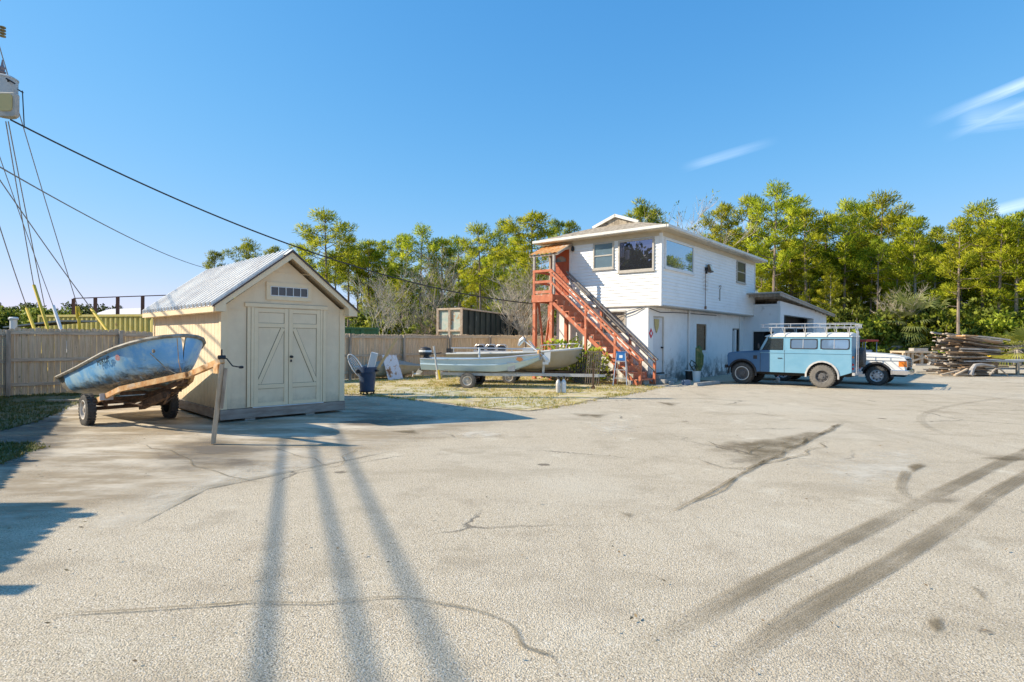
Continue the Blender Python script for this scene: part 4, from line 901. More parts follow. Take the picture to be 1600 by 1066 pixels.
# covered boat beyond
t = thing('tarped_boat', 'white tarp covered load standing beyond the yellow container', 'boat', tuple(A(205, 500, 30.5).xy)+(0,))
zz = A(200, 482, 30.5).z; mb = MB()
mb.loft([[(-2.2, -1, zz-.7), (-2.0, 0, zz-.35), (-2.1, 1, zz-.7)], [(-1.5, -1, zz-.5), (-1.2, 0, zz-.05), (-1.4, 1, zz-.5)], [(1, -1, zz-.4), (1, 0, zz+.05), (1, 1, zz-.4)], [(2.8, -1, zz-.6), (2.8, 0, zz-.1), (2.8, 1, zz-.6)]])
mb.build('tarp', mat('white_tarp', (.72, .70, .68), .7), t); mb = MB(); mb.loft([[(x, y, z) for x, y in ((-2.2, -1), (2.8, -1), (2.8, 1), (-2.2, 1))] for z in (.8, zz-.6)], closed=True, capa=True); mb.build('hull', 'white_vinyl', t)
# small grey roofed shed
sc_ = A(72, 505, 21.5); t = thing('low_outbuilding', 'low outbuilding with a flat grey roof and mossy gable just over the left fence', 'outbuilding', (sc_.x, sc_.y, 0), .25)
z_ = A(72, 503, 21.5).z
mb = MB(); mb.hexa([(-1.1, -.5, z_-.25), (.75, -.7, z_+.0), (1.1, 1.4, z_+.05), (-.8, 1.5, z_-.15), (-1.1, -.5, z_-.2), (.75, -.7, z_+.06), (1.1, 1.4, z_+.11), (-.8, 1.5, z_-.1)]); mb.build('roof', mat('grey_sheet_roof', (.42, .39, .34), .8), t)
mb = MB(); mb.box(-.8, 1.0, -.45, 1.3, 0, z_-.26); mb.build('wall', mat('mossy_wall', (.25, .22, .04), .8, (.12, .13, .03), 4, .8), t)
t = thing('vent_stack', 'pale grey capped vent pipe rising just above the left fence', 'vent pipe', tuple(A(21, 510, 19).xy)+(0,)); z_ = A(21, 497, 19).z
mb = MB(); mb.lathe([(.1, 0), (.1, z_-.06)], 12); mb.build('pipe', 'pipe_white', t); mb = MB(); mb.lathe([(.14, z_-.05), (.14, z_+.0), (.1, z_+.03)], 12); mb.build('cap', 'pipe_white', t)
# ---------------------------------------------------------------- shared vehicle materials
M['rubber'] = mat('tyre_rubber', (.045, .043, .04), .8, (.09, .085, .078), 12, .6)
M['rubber_dusty'] = mat('dusty_tyre_rubber', (.20, .18, .155), .9, (.13, .12, .105), 12, .7)
M['rim_grey'] = mat('dull_wheel', (.14, .14, .14), .5, (.10, .09, .085), 8, .6)
M['rim_white'] = mat('white_wheel', (.62, .60, .56), .5, (.45, .38, .30), 9, .7, c3=(.4, .2, .08), s3=7, t3=(.6, .7))
M['chrome'] = mat('chrome', (.75, .75, .75), .15, metal=1)
M['galv'] = mat('galvanised_steel', (.48, .46, .43), .5, (.62, .60, .56), 6, .7, metal=.3, c3=(.30, .22, .16), s3=4, t3=(.62, .74))
M['aluminium'] = mat('aluminium', (.66, .66, .66), .35, (.55, .55, .55), 6, .5, metal=.7)
M['defblue'] = mat('dark_blue_primer', (.045, .13, .25), .5, (.065, .16, .29), 3, .6)
M['deflight'] = mat('light_blue_paint', (.16, .35, .48), .35, (.21, .40, .52), 2, .6)
M['roofwhite'] = mat('white_roof_paint', (.80, .79, .74), .5, (.72, .70, .63), 2, .6)
M['truckwhite'] = mat('white_truck_paint', (.80, .79, .75), .3, (.74, .72, .68), 2, .5)
M['carglass'] = glass('car_side_glass', (.035, .045, .05), .22, .02)
M['curtain'] = glass('curtained_side_glass', (.14, .22, .34), .16, .03)
M['amber'] = mat('amber_lens', (.85, .22, .02), .25); M['redlens'] = mat('red_lens', (.5, .02, .01), .25)
M['blackplastic'] = mat('black_plastic', (.025, .025, .028), .55)
M['underbody'] = mat('underbody', (.03, .027, .024), .9)

def wheel(name, parent, c, r, w, side, rimm, rr=.58, tm='rubber', slots=0, ax='y', white=False):
    """tyre + rim as sub-parts; side: +1/-1 = which way the wheel's face looks along the axle"""
    c = V(c); root = bpy.data.objects.new(name, None); 
    t = [(r*rr, -w/2+.01), (r*.80, -w/2), (r*.95, -w/2+.012), (r, -w/2+.05), (r, -w/4), (r*.985, -w/4+.006), (r*.985, -.006), (r, 0), (r, w/4), (r, w/2-.05), (r*.95, w/2-.012), (r*.80, w/2), (r*rr, w/2-.01), (r*rr*.96, 0)]
    t.append(t[0])
    mb = MB(); mb.lathe(t, 28, (0, 0, 0), ax, cap=False)
    if tm != 'flat':
        for k in range(30):
            a = 2*math.pi*k/30; ca, sa = math.cos(a), math.sin(a)
            for sgn in (-1, 1):
                p = V((ca*(r+.004), sgn*w*.27, sa*(r+.004))) if ax == 'y' else V((sgn*w*.27, ca*(r+.004), sa*(r+.004)))
                tdir = V((-sa, 0, ca)) if ax == 'y' else V((0, -sa, ca))
                rad = V((ca, 0, sa)) if ax == 'y' else V((0, ca, sa))
                mb.bar(p-tdir*r*.06, p+tdir*r*.06, w*.34, .016, up=rad)
    tyre = mb.build(name, tm, parent, smooth=True); tyre.location = c
    s = side; z = w/2*s
    prof = [(r*rr*1.02, z*.92), (r*rr*.98, z*.98), (r*rr*.90, z*.9), (r*rr*.82, z*.35), (r*rr*.55, z*.42), (r*rr*.45, z*.62), (r*rr*.22, z*.62), (r*rr*.2, z*.85), (0.001, z*.88)]
    mb = MB(); mb.lathe(prof, 28, (0, 0, 0), ax, cap=False); rim = mb.build('rim', rimm, tyre, smooth=True)
    if slots:
        mb = MB()
        for k in range(slots):
            a = 2*math.pi*k/slots; rad = r*rr*.68
            p = [(rad*math.cos(a)+r*.075*math.cos(q*math.pi/4), rad*math.sin(a)+r*.075*math.sin(q*math.pi/4)) for q in range(8)]
            if ax == 'y': mb.prism(p, z*.36, z*.46, 'xz')
            else: mb.prism(p, z*.36, z*.46, 'yz')
        mb.build('rim_slot', 'blackplastic', rim)
    mb = MB(); mb.lathe([(r*rr*.92, -z*.9), (r*rr*.9, z*.2), (0.001, z*.2)], 20, (0, 0, 0), ax, cap=False); mb.build('drum', 'underbody', tyre)
    return tyre
# ---------------------------------------------------------------- blue estate 4x4 (local x = forward, rear axle at 0, y = left)
def arch(cx, r, a0=0, a1=180, n=12, cz=.42): return [(cx+r*math.cos(R(a0+(a1-a0)*k/n)), cz+r*math.sin(R(a0+(a1-a0)*k/n))) for k in range(n+1)]
wr = A(1284, 608, 20.6); hd = V((-.766, .643)); nrm = V((.643, .766))
# the wheel's outer face is at wr; body centre is .80 further in
cen = wr.xy+nrm*.80
D = thing('blue_four_wheel_drive', 'boxy light blue four wheel drive wagon with dark blue bonnet, white roof and roof rack', 'car', (cen.x, cen.y, 0), heading(hd.x, hd.y))
# heading (-.766,.643): its left (+y local) = rotate 90 ccw = (-.643,-.766) -> faces the camera
HWB = .80
def both(f):
    for s in (1, -1): f(s)
WR_ = .41
# side panels: rear tub (light), front wing (dark), door split
rear = [(-.80, .55), (-.58, .50)]+[(x, z) for x, z in arch(0, .50, 180, 0)][0:]+[(.55, .50), (2.13, .50), (2.13, 1.33), (-.93, 1.33), (-.93, .60)]
def wingtop(x): return 1.22
light = [(-.93, .58)]+arch(0, .51, 180, 0)+[(.58, .50), (1.78, .50), (1.78, 1.33), (-.93, 1.33)]
mb = MB(); both(lambda s: mb.prism(light, s*(HWB-.03), s*HWB)); mb.box(-.93, -.90, -HWB+.031, HWB-.031, .58, 1.33); mb.build('body_side', 'deflight', D, bevel=.008)
dark = [(1.785, .50), (2.22, .50)]+arch(2.80, .50, 180, 20)[0:]+[(3.30, .60), (3.36, .75), (3.38, 1.10), (3.34, 1.19), (3.2, 1.22), (2.2, 1.26), (2.14, 1.33), (1.785, 1.33)]
mb = MB(); both(lambda s: mb.prism(dark, s*(HWB-.03), s*HWB)); mb.build('front_wing', 'defblue', D, bevel=.012)
mb = MB(); mb.prism([(2.15, 1.20), (2.15, 1.30), (2.5, 1.29), (3.2, 1.235), (3.34, 1.20), (3.38, 1.13), (3.38, .72), (3.34, .72), (3.34, 1.1), (3.2, 1.2)], -.76, .76); mb.build('bonnet', 'defblue', D, bevel=.02)
mb = MB(); both(lambda s: mb.box(2.24, 2.38, s*HWB-.004 if s > 0 else -HWB-.004, s*HWB+.004 if s > 0 else -HWB+.004, .98, 1.12)); mb.build('wing_vent', 'blackplastic', D)
mb = MB(); mb.box(-.88, 3.3, -.62, .62, .42, .9); mb.box(-.9, 2.1, -.765, .765, .56, .75); mb.build('chassis', 'underbody', D)
# belt line, gutter
mb = MB(); both(lambda s: mb.box(-.93, 2.12, s*HWB if s > 0 else -HWB-.018, s*HWB+.018 if s > 0 else -HWB, 1.225, 1.245)); mb.build('belt_line', 'deflight', D)
# upper body with window openings
wins = [(-.86, .06), (.15, 1.07)]; dw = (1.26, 1.92)
zt0, zt1, zgut = 1.395, 1.755, 1.84
lean = .05
def up(x, y, z): return (x, y*(1-lean*(z-1.33)/.5), z)
mb = MB()
def panel(x0, x1, z0, z1):
    for s in (1, -1):
        mb.hexa([up(x0, s*(HWB-.03), z0), up(x1, s*(HWB-.03), z0), up(x1, s*HWB*.998, z0), up(x0, s*HWB*.998, z0), up(x0, s*(HWB-.03), z1), up(x1, s*(HWB-.03), z1), up(x1, s*HWB*.998, z1), up(x0, s*HWB*.998, z1)])
panel(-.92, 1.25, 1.331, zt0); panel(-.92, 1.25, zt1, zgut)
for a, b in ((-.92, wins[0][0]), (wins[0][1], wins[1][0]), (wins[1][1], 1.25)): panel(a, b, zt0+.0005, zt1-.0005)
panel(1.255, 1.30, 1.331, zgut); 
for z0, z1 in ((zt1+.02, zgut),): panel(1.3005, 1.83, z0, z1)
mb.hexa([(-.92, -.77, 1.33), (-.90, -.77, 1.33), (-.90, .77, 1.33), (-.92, .77, 1.33), (-.9, -.75, zgut), (-.88, -.75, zgut), (-.88, .75, zgut), (-.9, .75, zgut)])
mb.build('upper_body', 'deflight', D, bevel=.004)
def rr_poly(x0, x1, z0, z1, r=.07, n=5):
    P = []
    for cx, cz, a in ((x1-r, z1-r, 0), (x0+r, z1-r, 90), (x0+r, z0+r, 180), (x1-r, z0+r, 270)):
        P += [(cx+r*math.cos(R(a+90*k/n)), cz+r*math.sin(R(a+90*k/n))) for k in range(n+1)]
    return P
for s in (1, -1):
    for i, (a, b) in enumerate(wins):
        P = rr_poly(a, b, zt0-.01, zt1+.01, .09); Q = rr_poly(a+.03, b-.03, zt0+.02, zt1-.02, .07)
        mb = MB(); v = [up(x, s*(HWB+.012), z) for x, z in P]+[up(x, s*(HWB+.012), z) for x, z in Q]+[up(x, s*(HWB-.01), z) for x, z in P]; n = len(P)
        mb.add(v, [(k, (k+1) % n, n+(k+1) % n, n+k) for k in range(n)]+[(k, (k+1) % n, 2*n+(k+1) % n, 2*n+k) for k in range(n)]); fr = mb.build('window_seal', 'blackplastic', D)
        mb = MB(); mb.prism(Q, s*(HWB-.012), s*(HWB-.002), 'xz', f=lambda p: up(*p)); mb.build('side_pane', 'curtain', fr)
        mb = MB(); xm = (a+b)/2+.02; mb.hexa([up(xm-.012, s*(HWB-.001), zt0+.02), up(xm+.012, s*(HWB-.001), zt0+.02), up(xm+.012, s*(HWB+.008), zt0+.02), up(xm-.012, s*(HWB+.008), zt0+.02), up(xm-.012, s*(HWB-.001), zt1-.02), up(xm+.012, s*(HWB-.001), zt1-.02), up(xm+.012, s*(HWB+.008), zt1-.02), up(xm-.012, s*(HWB+.008), zt1-.02)]); mb.build('pane_divider', 'aluminium', fr)
    mb = MB(); mb.prism([(1.31, 1.345), (2.05, 1.345), (1.86, zt1+.018), (1.31, zt1+.018)], s*(HWB-.02), s*(HWB-.008), 'xz', f=lambda p: up(*p)); mb.build('door_window', 'carglass', D)
    mb = MB(); mb.bar(up(2.13, s*(HWB-.02), 1.33), up(1.87, s*(HWB-.02), zgut-.01), .05, .05); mb.bar(up(2.08, s*(HWB-.005), 1.34), up(1.87, s*(HWB-.005), zt1), .012, .03); mb.build('windscreen_pillar', 'deflight', D)
    yy_ = s*(HWB+.001)
    for g_, zg__ in ((1.255, 1.33), (2.115, 1.25)): mb = MB(); mb.box(g_, g_+.013, min(yy_, yy_+s*.004), max(yy_, yy_+s*.004), .50, zg__); mb.build('door_gap', 'blackplastic', D)
    mb = MB(); mb.box(1.34, 1.49, min(yy_, yy_+s*.02), max(yy_, yy_+s*.02), 1.02, 1.045); mb.build('door_handle', 'blackplastic', D)
    # arch lips
    for cx, m_ in ((0, 'galv'), (2.80, 'blackplastic')):
        mb = MB(); P, Q = arch(cx, .50, 190, -5), arch(cx, .56, 190, -5)
        rings = [[(p[0], s*(HWB+.001), p[1]), (p[0], s*(HWB+.035), p[1]), (q[0], s*(HWB+.030), q[1]), (q[0], s*(HWB+.001), q[1])] for p, q in zip(P, Q)]
        mb.loft(rings, closed=True, capa=True, capb=True); mb.build('wheel_arch', m_, D)
mb = MB(); mb.quad(up(2.12, -.74, 1.34), up(2.12, .74, 1.34), up(1.88, .72, zgut-.03), up(1.88, -.72, zgut-.03)); mb.build('windscreen', 'carglass', D)
mb = MB(); prof = [(-.80, zgut-.005), (-.79, zgut+.045), (-.70, zgut+.12), (-.4, zgut+.155), (0, zgut+.165), (.4, zgut+.155), (.70, zgut+.12), (.79, zgut+.045), (.80, zgut-.005)]
def rp(x, k, kz): return [(x, y*k, zgut-.005+(z-zgut+.005)*kz) for y, z in prof]
mb.loft([rp(-.95, .96, .2), rp(-.90, .98, .8), rp(-.8, .985, 1), rp(1.5, .985, 1), rp(1.75, .985, .86), rp(1.95, .96, .3), rp(1.98, .95, .05)], capa=True, capb=True); mb.build('roof_panel', 'roofwhite', D, smooth=True)
mb = MB(); mb.box(1.0, 1.25, -.764, .764, 1.35, 1.7) if False else None; mb.box(1.2, 1.25, -.5, -.1, .8, 1.65); mb.box(1.2, 1.25, .1, .5, .8, 1.65); mb.box(1.15, 1.6, -.6, .6, .76, 1.0); mb.build('seat', 'blackplastic', D)
# bumper, lights, mirror
mb = MB(); mb.box(3.40, 3.50, -.72, .72, .60, .72); mb.build('front_bumper', 'blackplastic', D, bevel=.01)
mb = MB(); mb.box(-1.02, -.94, -.78, .78, .48, .58); mb.box(-1.2, -1.02, -.05, .05, .42, .52); mb.build('rear_bumper', 'galv', D)
mb = MB(); mb.tube([(2.1, .8, 1.36), (2.16, .95, 1.42)], .012, 6); mb.box(2.12, 2.15, .88, 1.04, 1.40, 1.58); mb.build('mirror', 'blackplastic', D, bevel=.006)
for z, m_ in ((1.12, 'amber'), (.86, 'redlens'), (.72, 'redlens')):
    for s in (1, -1): mb = MB(); mb.lathe([(.045, 0), (.045, -.03), (.03, -.045), (0.001, -.048)], 10, (-.932, s*.68, z), 'x'); mb.build('tail_light', m_, D)
for x, s, tm, rm in ((0, 1, 'rubber_dusty', 'rim_grey'), (0, -1, 'rubber', 'rim_grey'), (2.80, 1, 'rubber', 'rim_grey'), (2.80, -1, 'rubber', 'rim_grey')):
    wheel('wheel', D, (x, s*.68, WR_), WR_, .25, s, rm, .56, tm, 8 if x == 0 and s > 0 else 0)
# pale worn ring on the front tyre sidewall
mb = MB(); mb.lathe([(.245, 0), (.262, .003), (.268, 0)], 28, (2.80, .68+.128, WR_), 'y', cap=False); mb.build('whitewall_ring', 'roofwhite', D)
# roof rack
rk_ = MB(); z0, z1, z2 = 2.07, 2.18, 2.31; xr0, xr1 = -1.0, 2.12; yr_ = .82
for z in (z1, z2):
    for s in (1, -1): rk_.tube([(xr0, s*yr_, z), (xr1, s*yr_, z)], .013, 6)
    rk_.tube([(xr0, -yr_, z), (xr0, yr_, z)], .013, 6); rk_.tube([(xr1, -yr_, z), (xr1, yr_, z)], .013, 6)
rack = rk_.build('roof_rack', 'aluminium', D)
mb = MB()
for k in range(7):
    x = xr0+.1+(xr1-xr0-.2)*k/6
    for s in (1, -1): mb.tube([(x, s*yr_, z1), (x, s*yr_, z2)], .013, 6)
for k in range(1, 8):
    y = -yr_+2*yr_*k/8
    for x in (xr0, xr1): mb.tube([(x, y, z1), (x, y, z2)], .011, 5)
mb.build('rack_upright', 'aluminium', rack)
mb = MB()
for k in range(13): x = xr0+.05+(xr1-xr0-.1)*k/12; mb.tube([(x, -yr_, z1-.02), (x, yr_, z1-.02)], .011, 5)
mb.build('rack_slat', 'aluminium', rack)
mb = MB()
for x in (-.85, -.15, .55, 1.25, 1.72):
    for s in (1, -1): mb.tube([(x, s*(yr_-.01), z1), (x, s*.80, zgut+.06), (x, s*.785, zgut+.01)], .016, 6); mb.tube([(x, s*.795, zgut+.05), (x+.08, s*.80, z1-.03)], .01, 5)
mb.build('rack_foot', 'galv', rack)
mb = MB()
for y in (.42, .72): mb.tube([(-1.06, y, .56), (-1.07, y, 2.0), (-1.0, y, z1)], .016, 6)
for k in range(6): mb.tube([(-1.065, .42, .75+k*.24), (-1.065, .72, .75+k*.24)], .012, 5)
mb.build('rear_ladder', 'aluminium', D)
mb = MB(); mb.lathe([(.12, -.1), (.33, -.1), (.36, -.05), (.36, .05), (.33, .1), (.12, .1)], 20, (-1.07, -.2, 1.1), 'x'); mb.build('spare_wheel', 'rubber', D, smooth=True)
mb = MB(); mb.tube([(-.3, .45, .42), (2.0, .5, .42)], .04, 8); mb.box(.7, .78, -.4, .6, .38, .46); mb.tube([(.0, -.7, .41), (0, .7, .41)], .06, 8); mb.tube([(2.8, -.7, .41), (2.8, .7, .41)], .06, 8); mb.build('axle', 'underbody', D)
# a plastic jug left under the sill
j = G(1215.5, 597); t = thing('plastic_jug', 'small white plastic jug on the ground under the blue wagon', 'jug', (j.x, j.y, 0), .4)
mb = MB(); mb.lathe([(.075, 0), (.08, .03), (.08, .16), (.05, .2), (.025, .22), (.025, .245)], 14); mb.build('jug_body', 'white_vinyl', t, smooth=True); mb = MB(); mb.lathe([(.03, .245), (.03, .27)], 10); mb.build('cap', 'redlens', t)

# ---------------------------------------------------------------- white pickup (local x forward, front axle at 0)
wt_ = A(1370, 603, 22.0); h2 = V((.766, -.643)); c2 = wt_.xy+nrm*.85
T = thing('white_pickup_truck', 'white pickup truck with chrome bumper parked nose out behind the blue wagon', 'pickup', (c2.x, c2.y, 0), heading(h2.x, h2.y))
# right side (-y) faces the camera
TW = .95
ts = [(-1.95, .42), (-.52, .42)]+arch(0, .47, 180, 0, cz=.38)+[(.50, .44), (.92, .50), (.95, .60), (.93, 1.02), (.80, 1.085), (-.70, 1.19), (-.90, 1.25), (-1.95, 1.25)]
mb = MB(); both(lambda s: mb.prism(ts, s*(TW-.05), s*TW)); mb.build('front_body', 'truckwhite', T, bevel=.025)
mb = MB(); mb.prism([(-.72, 1.20), (-.72, 1.265), (.2, 1.205), (.72, 1.135), (.90, 1.075), (.90, 1.02), (.7, 1.06)], -TW+.07, TW-.07); mb.build('hood', 'truckwhite', T, bevel=.025)
mb = MB(); both(lambda s: mb.box(-1.9, .9, s*TW if s > 0 else -TW-.012, s*TW+.012 if s > 0 else -TW, .95, .965)); both(lambda s: mb.box(-1.9, -.55, s*TW if s > 0 else -TW-.02, s*TW+.02 if s > 0 else -TW, .70, .73)); mb.build('trim_line', 'galv', T)
mb = MB(); mb.box(.90, .93, -.62, .62, .72, .98); mb.build('grille_back', 'blackplastic', T)
mb = MB()
for z in (.73, .80, .87, .94): mb.box(.925, .955, -.63, .63, z, z+.03)
mb.box(.925, .95, -.93, -.63, .69, 1.0); mb.box(.925, .95, .63, .93, .69, 1.0); mb.build('grille', 'chrome', T)
for s in (1, -1):
    mb = MB(); mb.box(.951, .965, min(s*.66, s*.84), max(s*.66, s*.84), .74, .96); mb.build('headlight', 'lampglass', T)
    mb = MB(); mb.hexa([(.70, s*(TW+.004), .74), (.955, s*(TW+.004), .74), (.962, s*.86, .74), (.70, s*.86, .74), (.70, s*(TW+.004), .965), (.94, s*(TW+.004), .965), (.955, s*.86, .965), (.70, s*.86, .965)]); mb.build('turn_signal', 'amber', T, bevel=.008)
mb = MB(); mb.prism([(y, z) for y, z in ((.0, 0),)], 0, 0) if False else None
rings = []
for y in (-1.0, -.97, -.85, 0, .85, .97, 1.0):
    xo_ = 1.10-.10*abs(y)**3; x_in = .95 if abs(y) < .96 else .45
    rings.append([(x_in, y, .43), (xo_-.03, y, .43), (xo_, y, .48), (xo_, y, .58), (xo_-.03, y, .62), (x_in, y, .62)])
mb = MB(); mb.loft(rings, closed=True, capa=True, capb=True); both(lambda s: mb.box(.5, 1.0, s*1.0-.02, s*1.0+.02, .44, .61)); mb.build('front_bumper', 'chrome', T, bevel=.01)
mb = MB(); mb.prism([(-.85, 1.25), (-1.25, 1.78), (-1.35, 1.84), (-2.3, 1.84), (-2.45, 1.25)], -TW+.1, TW-.1); mb.build('cab_glass', 'carglass', T)
mb = MB(); mb.prism([(-1.3, 1.83), (-1.36, 1.90), (-2.3, 1.90), (-2.34, 1.83)], -TW+.09, TW-.09)
for s in (1, -1): mb.bar((-.85, s*(TW-.1), 1.25), (-1.3, s*(TW-.12), 1.84), .05, .07); mb.box(-2.5, -2.3, min(s*(TW-.12), s*(TW-.06)), max(s*(TW-.12), s*(TW-.06)), 1.25, 1.84)
mb.build('cab_roof', 'truckwhite', T, bevel=.02)
bx = [(-1.96, .42), (-1.96, 1.25), (-2.5, 1.25), (-2.5, 1.2), (-4.9, 1.2), (-4.9, .5), (-3.85, .5)]+arch(-3.35, .47, 0, 180, cz=.38)[1:]+[(-2.8, .42)]
bx = [(-1.96, .42), (-2.88, .42)]+arch(-3.35, .47, 0, 180, cz=.38)[1:]+[(-4.9, .5), (-4.9, 1.2), (-2.5, 1.2), (-2.5, 1.25), (-1.96, 1.25)]
mb = MB(); both(lambda s: mb.prism(bx, s*(TW-.05), s*TW)); mb.box(-4.9, -4.86, -TW+.05, TW-.05, .5, 1.2); mb.box(-4.85, -2.5, -TW+.05, TW-.05, .6, .66); mb.build('cargo_bed', 'truckwhite', T, bevel=.015)
mb = MB(); mb.box(-4.8, .85, -.6, .6, .35, .62); mb.box(-1.9, .85, -.8, .8, .6, 1.0); mb.build('chassis', 'underbody', T)
for s in (1, -1):
    mb = MB(); P, Q = arch(0, .46, 185, -5, cz=.38), arch(0, .53, 185, -5, cz=.38)
    mb.loft([[(p[0], s*(TW-.3), p[1]), (p[0], s*(TW+.03), p[1]), (q[0], s*(TW+.02), q[1]), (q[0], s*(TW-.3), q[1])] for p, q in zip(P, Q)], closed=True, capa=True, capb=True); mb.build('wheel_arch', 'blackplastic', T)
for x in (0, -3.35):
    for s in (1, -1): wheel('wheel', T, (x, s*.80, .37), .37, .24, s, 'aluminium', .60, 'rubber', 8)

# far red-topped machine glimpsed between the vehicles
p = A(1350, 545, 30.5); t = thing('red_topped_cart', 'small utility cart with a red canopy seen between the blue wagon and the pines', 'utility cart', (p.x, p.y, 0), .3)
z_ = A(1350, 528.5, 30.5).z
mb = MB(); mb.prism([(-.45, z_-.2), (.45, z_-.17), (.42, z_-.08), (-.4, z_-.06)], -.5, .5); mb.build('canopy', mat('red_canopy', (.55, .05, .03), .5), t, bevel=.02)
mb = MB()
for x in (-.38, .38):
    for y in (-.42, .42): mb.tube([(x, y, .5), (x, y, z_-.18)], .02, 6)
mb.box(-.4, .1, -.4, .4, .9, 1.25); mb.build('cart_frame', mat('cart_grey', (.35, .4, .48), .5), t)
mb = MB(); mb.box(-.7, .8, -.5, .5, .35, .62); mb.build('cart_body', 'truckwhite', t, bevel=.04)
for x in (-.5, .55):
    for s in (1, -1): wheel('wheel', t, (x, s*.45, .22), .22, .16, s, 'rim_grey')

# ---------------------------------------------------------------- hulls
def hull(parent, st, name, m, rim_m, rail=.025, inner='white_vinyl', transom=True, spray=None, thick=.03, bow_cap=True, rimname='gunwale'):
    """stations: (x, half beam at gunwale, half beam at chine, z gunwale, z chine, z keel)"""
    def ring(s, o=0):
        x, bg, bc, zg, zc, zk = s
        bg_, bc_ = max(bg-o, .005), max(bc-o, .004)
        P = [(x, -bg_, zg), (x, -(bg_*.62+bc_*.38), zg*.5+zc*.5+.0), (x, -bc_, zc+o), (x, -bc_*.5, (zc*.42+zk*.58)+o), (x, 0, zk+o)]
        return P+[(p[0], -p[1], p[2]) for p in P[-2::-1]]
    mb = MB(); mb.loft([ring(s) for s in st], capa=transom); h = mb.build(name, m, parent, smooth=True)
    mb = MB(); mb.loft([ring(s, thick) for s in st[:-1]]+[ring((st[-1][0]-thick, *st[-1][1:]), thick*.2)], capa=transom); mb.build('hull_liner', inner, h, smooth=True)
    mb = MB()
    L = [(s[0], -s[1], s[3]) for s in st]+[(s[0], s[1], s[3]) for s in st[::-1]]
    if transom: L = L+[L[0]]
    mb.tube(L, rail, 6, cap=False); mb.build(rimname, rim_m, h, smooth=True)
    return h
# -------- old blue boat on the tipped rusty trailer
def oldhull():
    m, N, b, o = principled('old_blue_gelcoat'); co = N.objc(); s = N.n('ShaderNodeSeparateXYZ'); N.set(s.inputs[0], co)
    nz = N.noise(co, 2.2, 8, .7); n2 = N.noise(N.mapping(co, (1, 1, 3)), 3.5, 8, .75)
    col = N.mix(N.smooth(nz, .40, .62), (.20, .50, .86), (.48, .70, .84)); col = N.mix(N.m('MULTIPLY', N.smooth(n2, .58, .72), .5), col, (.25, .34, .30))
    # worn paler bands near the stern, dirt along the bottom: stays with the hull
    hh = N.m('SUBTRACT', s.outputs[2], N.m('ADD', .60, N.m('MULTIPLY', s.outputs[0], .155)))
    low = N.smooth(N.m('ADD', hh, N.m('MULTIPLY', N.m('SUBTRACT', n2, .5), .55)), .30, .08)
    dirt = N.mix(N.smooth(N.noise(N.mapping(co, (1.5, 3, 3)), 3, 8, .75), .42, .62), (.02, .022, .018), (.24, .21, .13)); dirt = N.mix(N.smooth(N.noise(co, 5, 6, .7), .58, .66), dirt, (.12, .25, .38))
    col = N.mix(N.m('MULTIPLY', low, .93), col, dirt)
    N.set(b.inputs['Base Color'], col); b.inputs['Roughness'].default_value = .45; b.inputs['Specular IOR Level'].default_value = .35; return m
M['oldhull'] = oldhull()
M['rust'] = mat('rusty_orange_steel', (.52, .24, .08), .85, (.72, .46, .22), 7, .9, c3=(.62, .50, .36), s3=5, t3=(.52, .7), bump=.2)
M['rustdark'] = mat('dark_rusty_steel', (.06, .035, .022), .9, (.16, .09, .05), 8, .9)
M['oldrim'] = mat('grey_gunwale', (.40, .37, .31), .7, (.2, .17, .12), 8, .8)
ax = V((-7.46, 11.25)); th = V((.775, -.633)).normalized()
tr = thing('rusty_boat_trailer', 'rusty orange boat trailer tipped up with its tongue resting on a lumber prop', 'boat trailer', (ax.x, ax.y, 0), heading(th.x, th.y))
# local y: left; starboard (-y) faces the camera
TL = 3.93; zt0_, zt1_ = .42, 1.30
def bz(x): return zt0_+(zt1_-zt0_)*(x/TL)
mb = MB()
for s in (1, -1):
    P = [(-.35, s*.60, bz(-.35)-.04), (.0, s*.60, bz(0)+.0), (1.2, s*.52, bz(1.2)+.05), (2.2, s*.25, bz(2.2)+.01), (2.75, s*.05, bz(2.75))]
    for a, b in zip(P, P[1:]): mb.bar(a, b, .05, .09)
mb.build('side_rail', 'rust', tr)
mb = MB(); mb.bar((2.3, 0, bz(2.3)), (TL, 0, bz(TL)), .07, .09); mb.build('tongue', 'rust', tr)
mb = MB()
for x, hw_ in ((0, .58), (.5, .55), (1.1, .5), (1.8, .35)): mb.bar((x, -hw_, bz(x)-.02), (x, hw_, bz(x)-.02), .06, .06)
mb.bar((-.3, 0, bz(-.3)-.06), (2.6, 0, bz(2.6)-.06), .06, .07); mb.tube([(0, -.70, .30), (0, .70, .30)], .035, 8)
for s in (1, -1): mb.bar((-.35, s*.5, .36), (.35, s*.5, .40), .05, .06); mb.bar((-.3, s*.5, .38), (-.3, s*.55, .5), .03, .03); mb.bar((.3, s*.5, .40), (.3, s*.55, .56), .03, .03)
mb.bar((.9, -.1, bz(.9)-.25), (1.9, -.05, bz(1.9)-.2), .1, .12); mb.tube([(.7, -.5, .5), (1.2, -.2, .42), (1.7, .1, .62), (2.3, 0, .72)], .015, 5); mb.tube([(1.2, .4, .6), (1.7, 0, .48), (2.2, -.1, .7)], .02, 5)
mb.build('cross_member', 'rustdark', tr)
mb = MB(); mb.box(.55, .57, -.66, -.45, .50, .62); mb.box(.0, .02, -.66, -.61, .4, .5); pl = mb.build('licence_plate', mat('pale_plate', (.5, .52, .55), .5), tr)
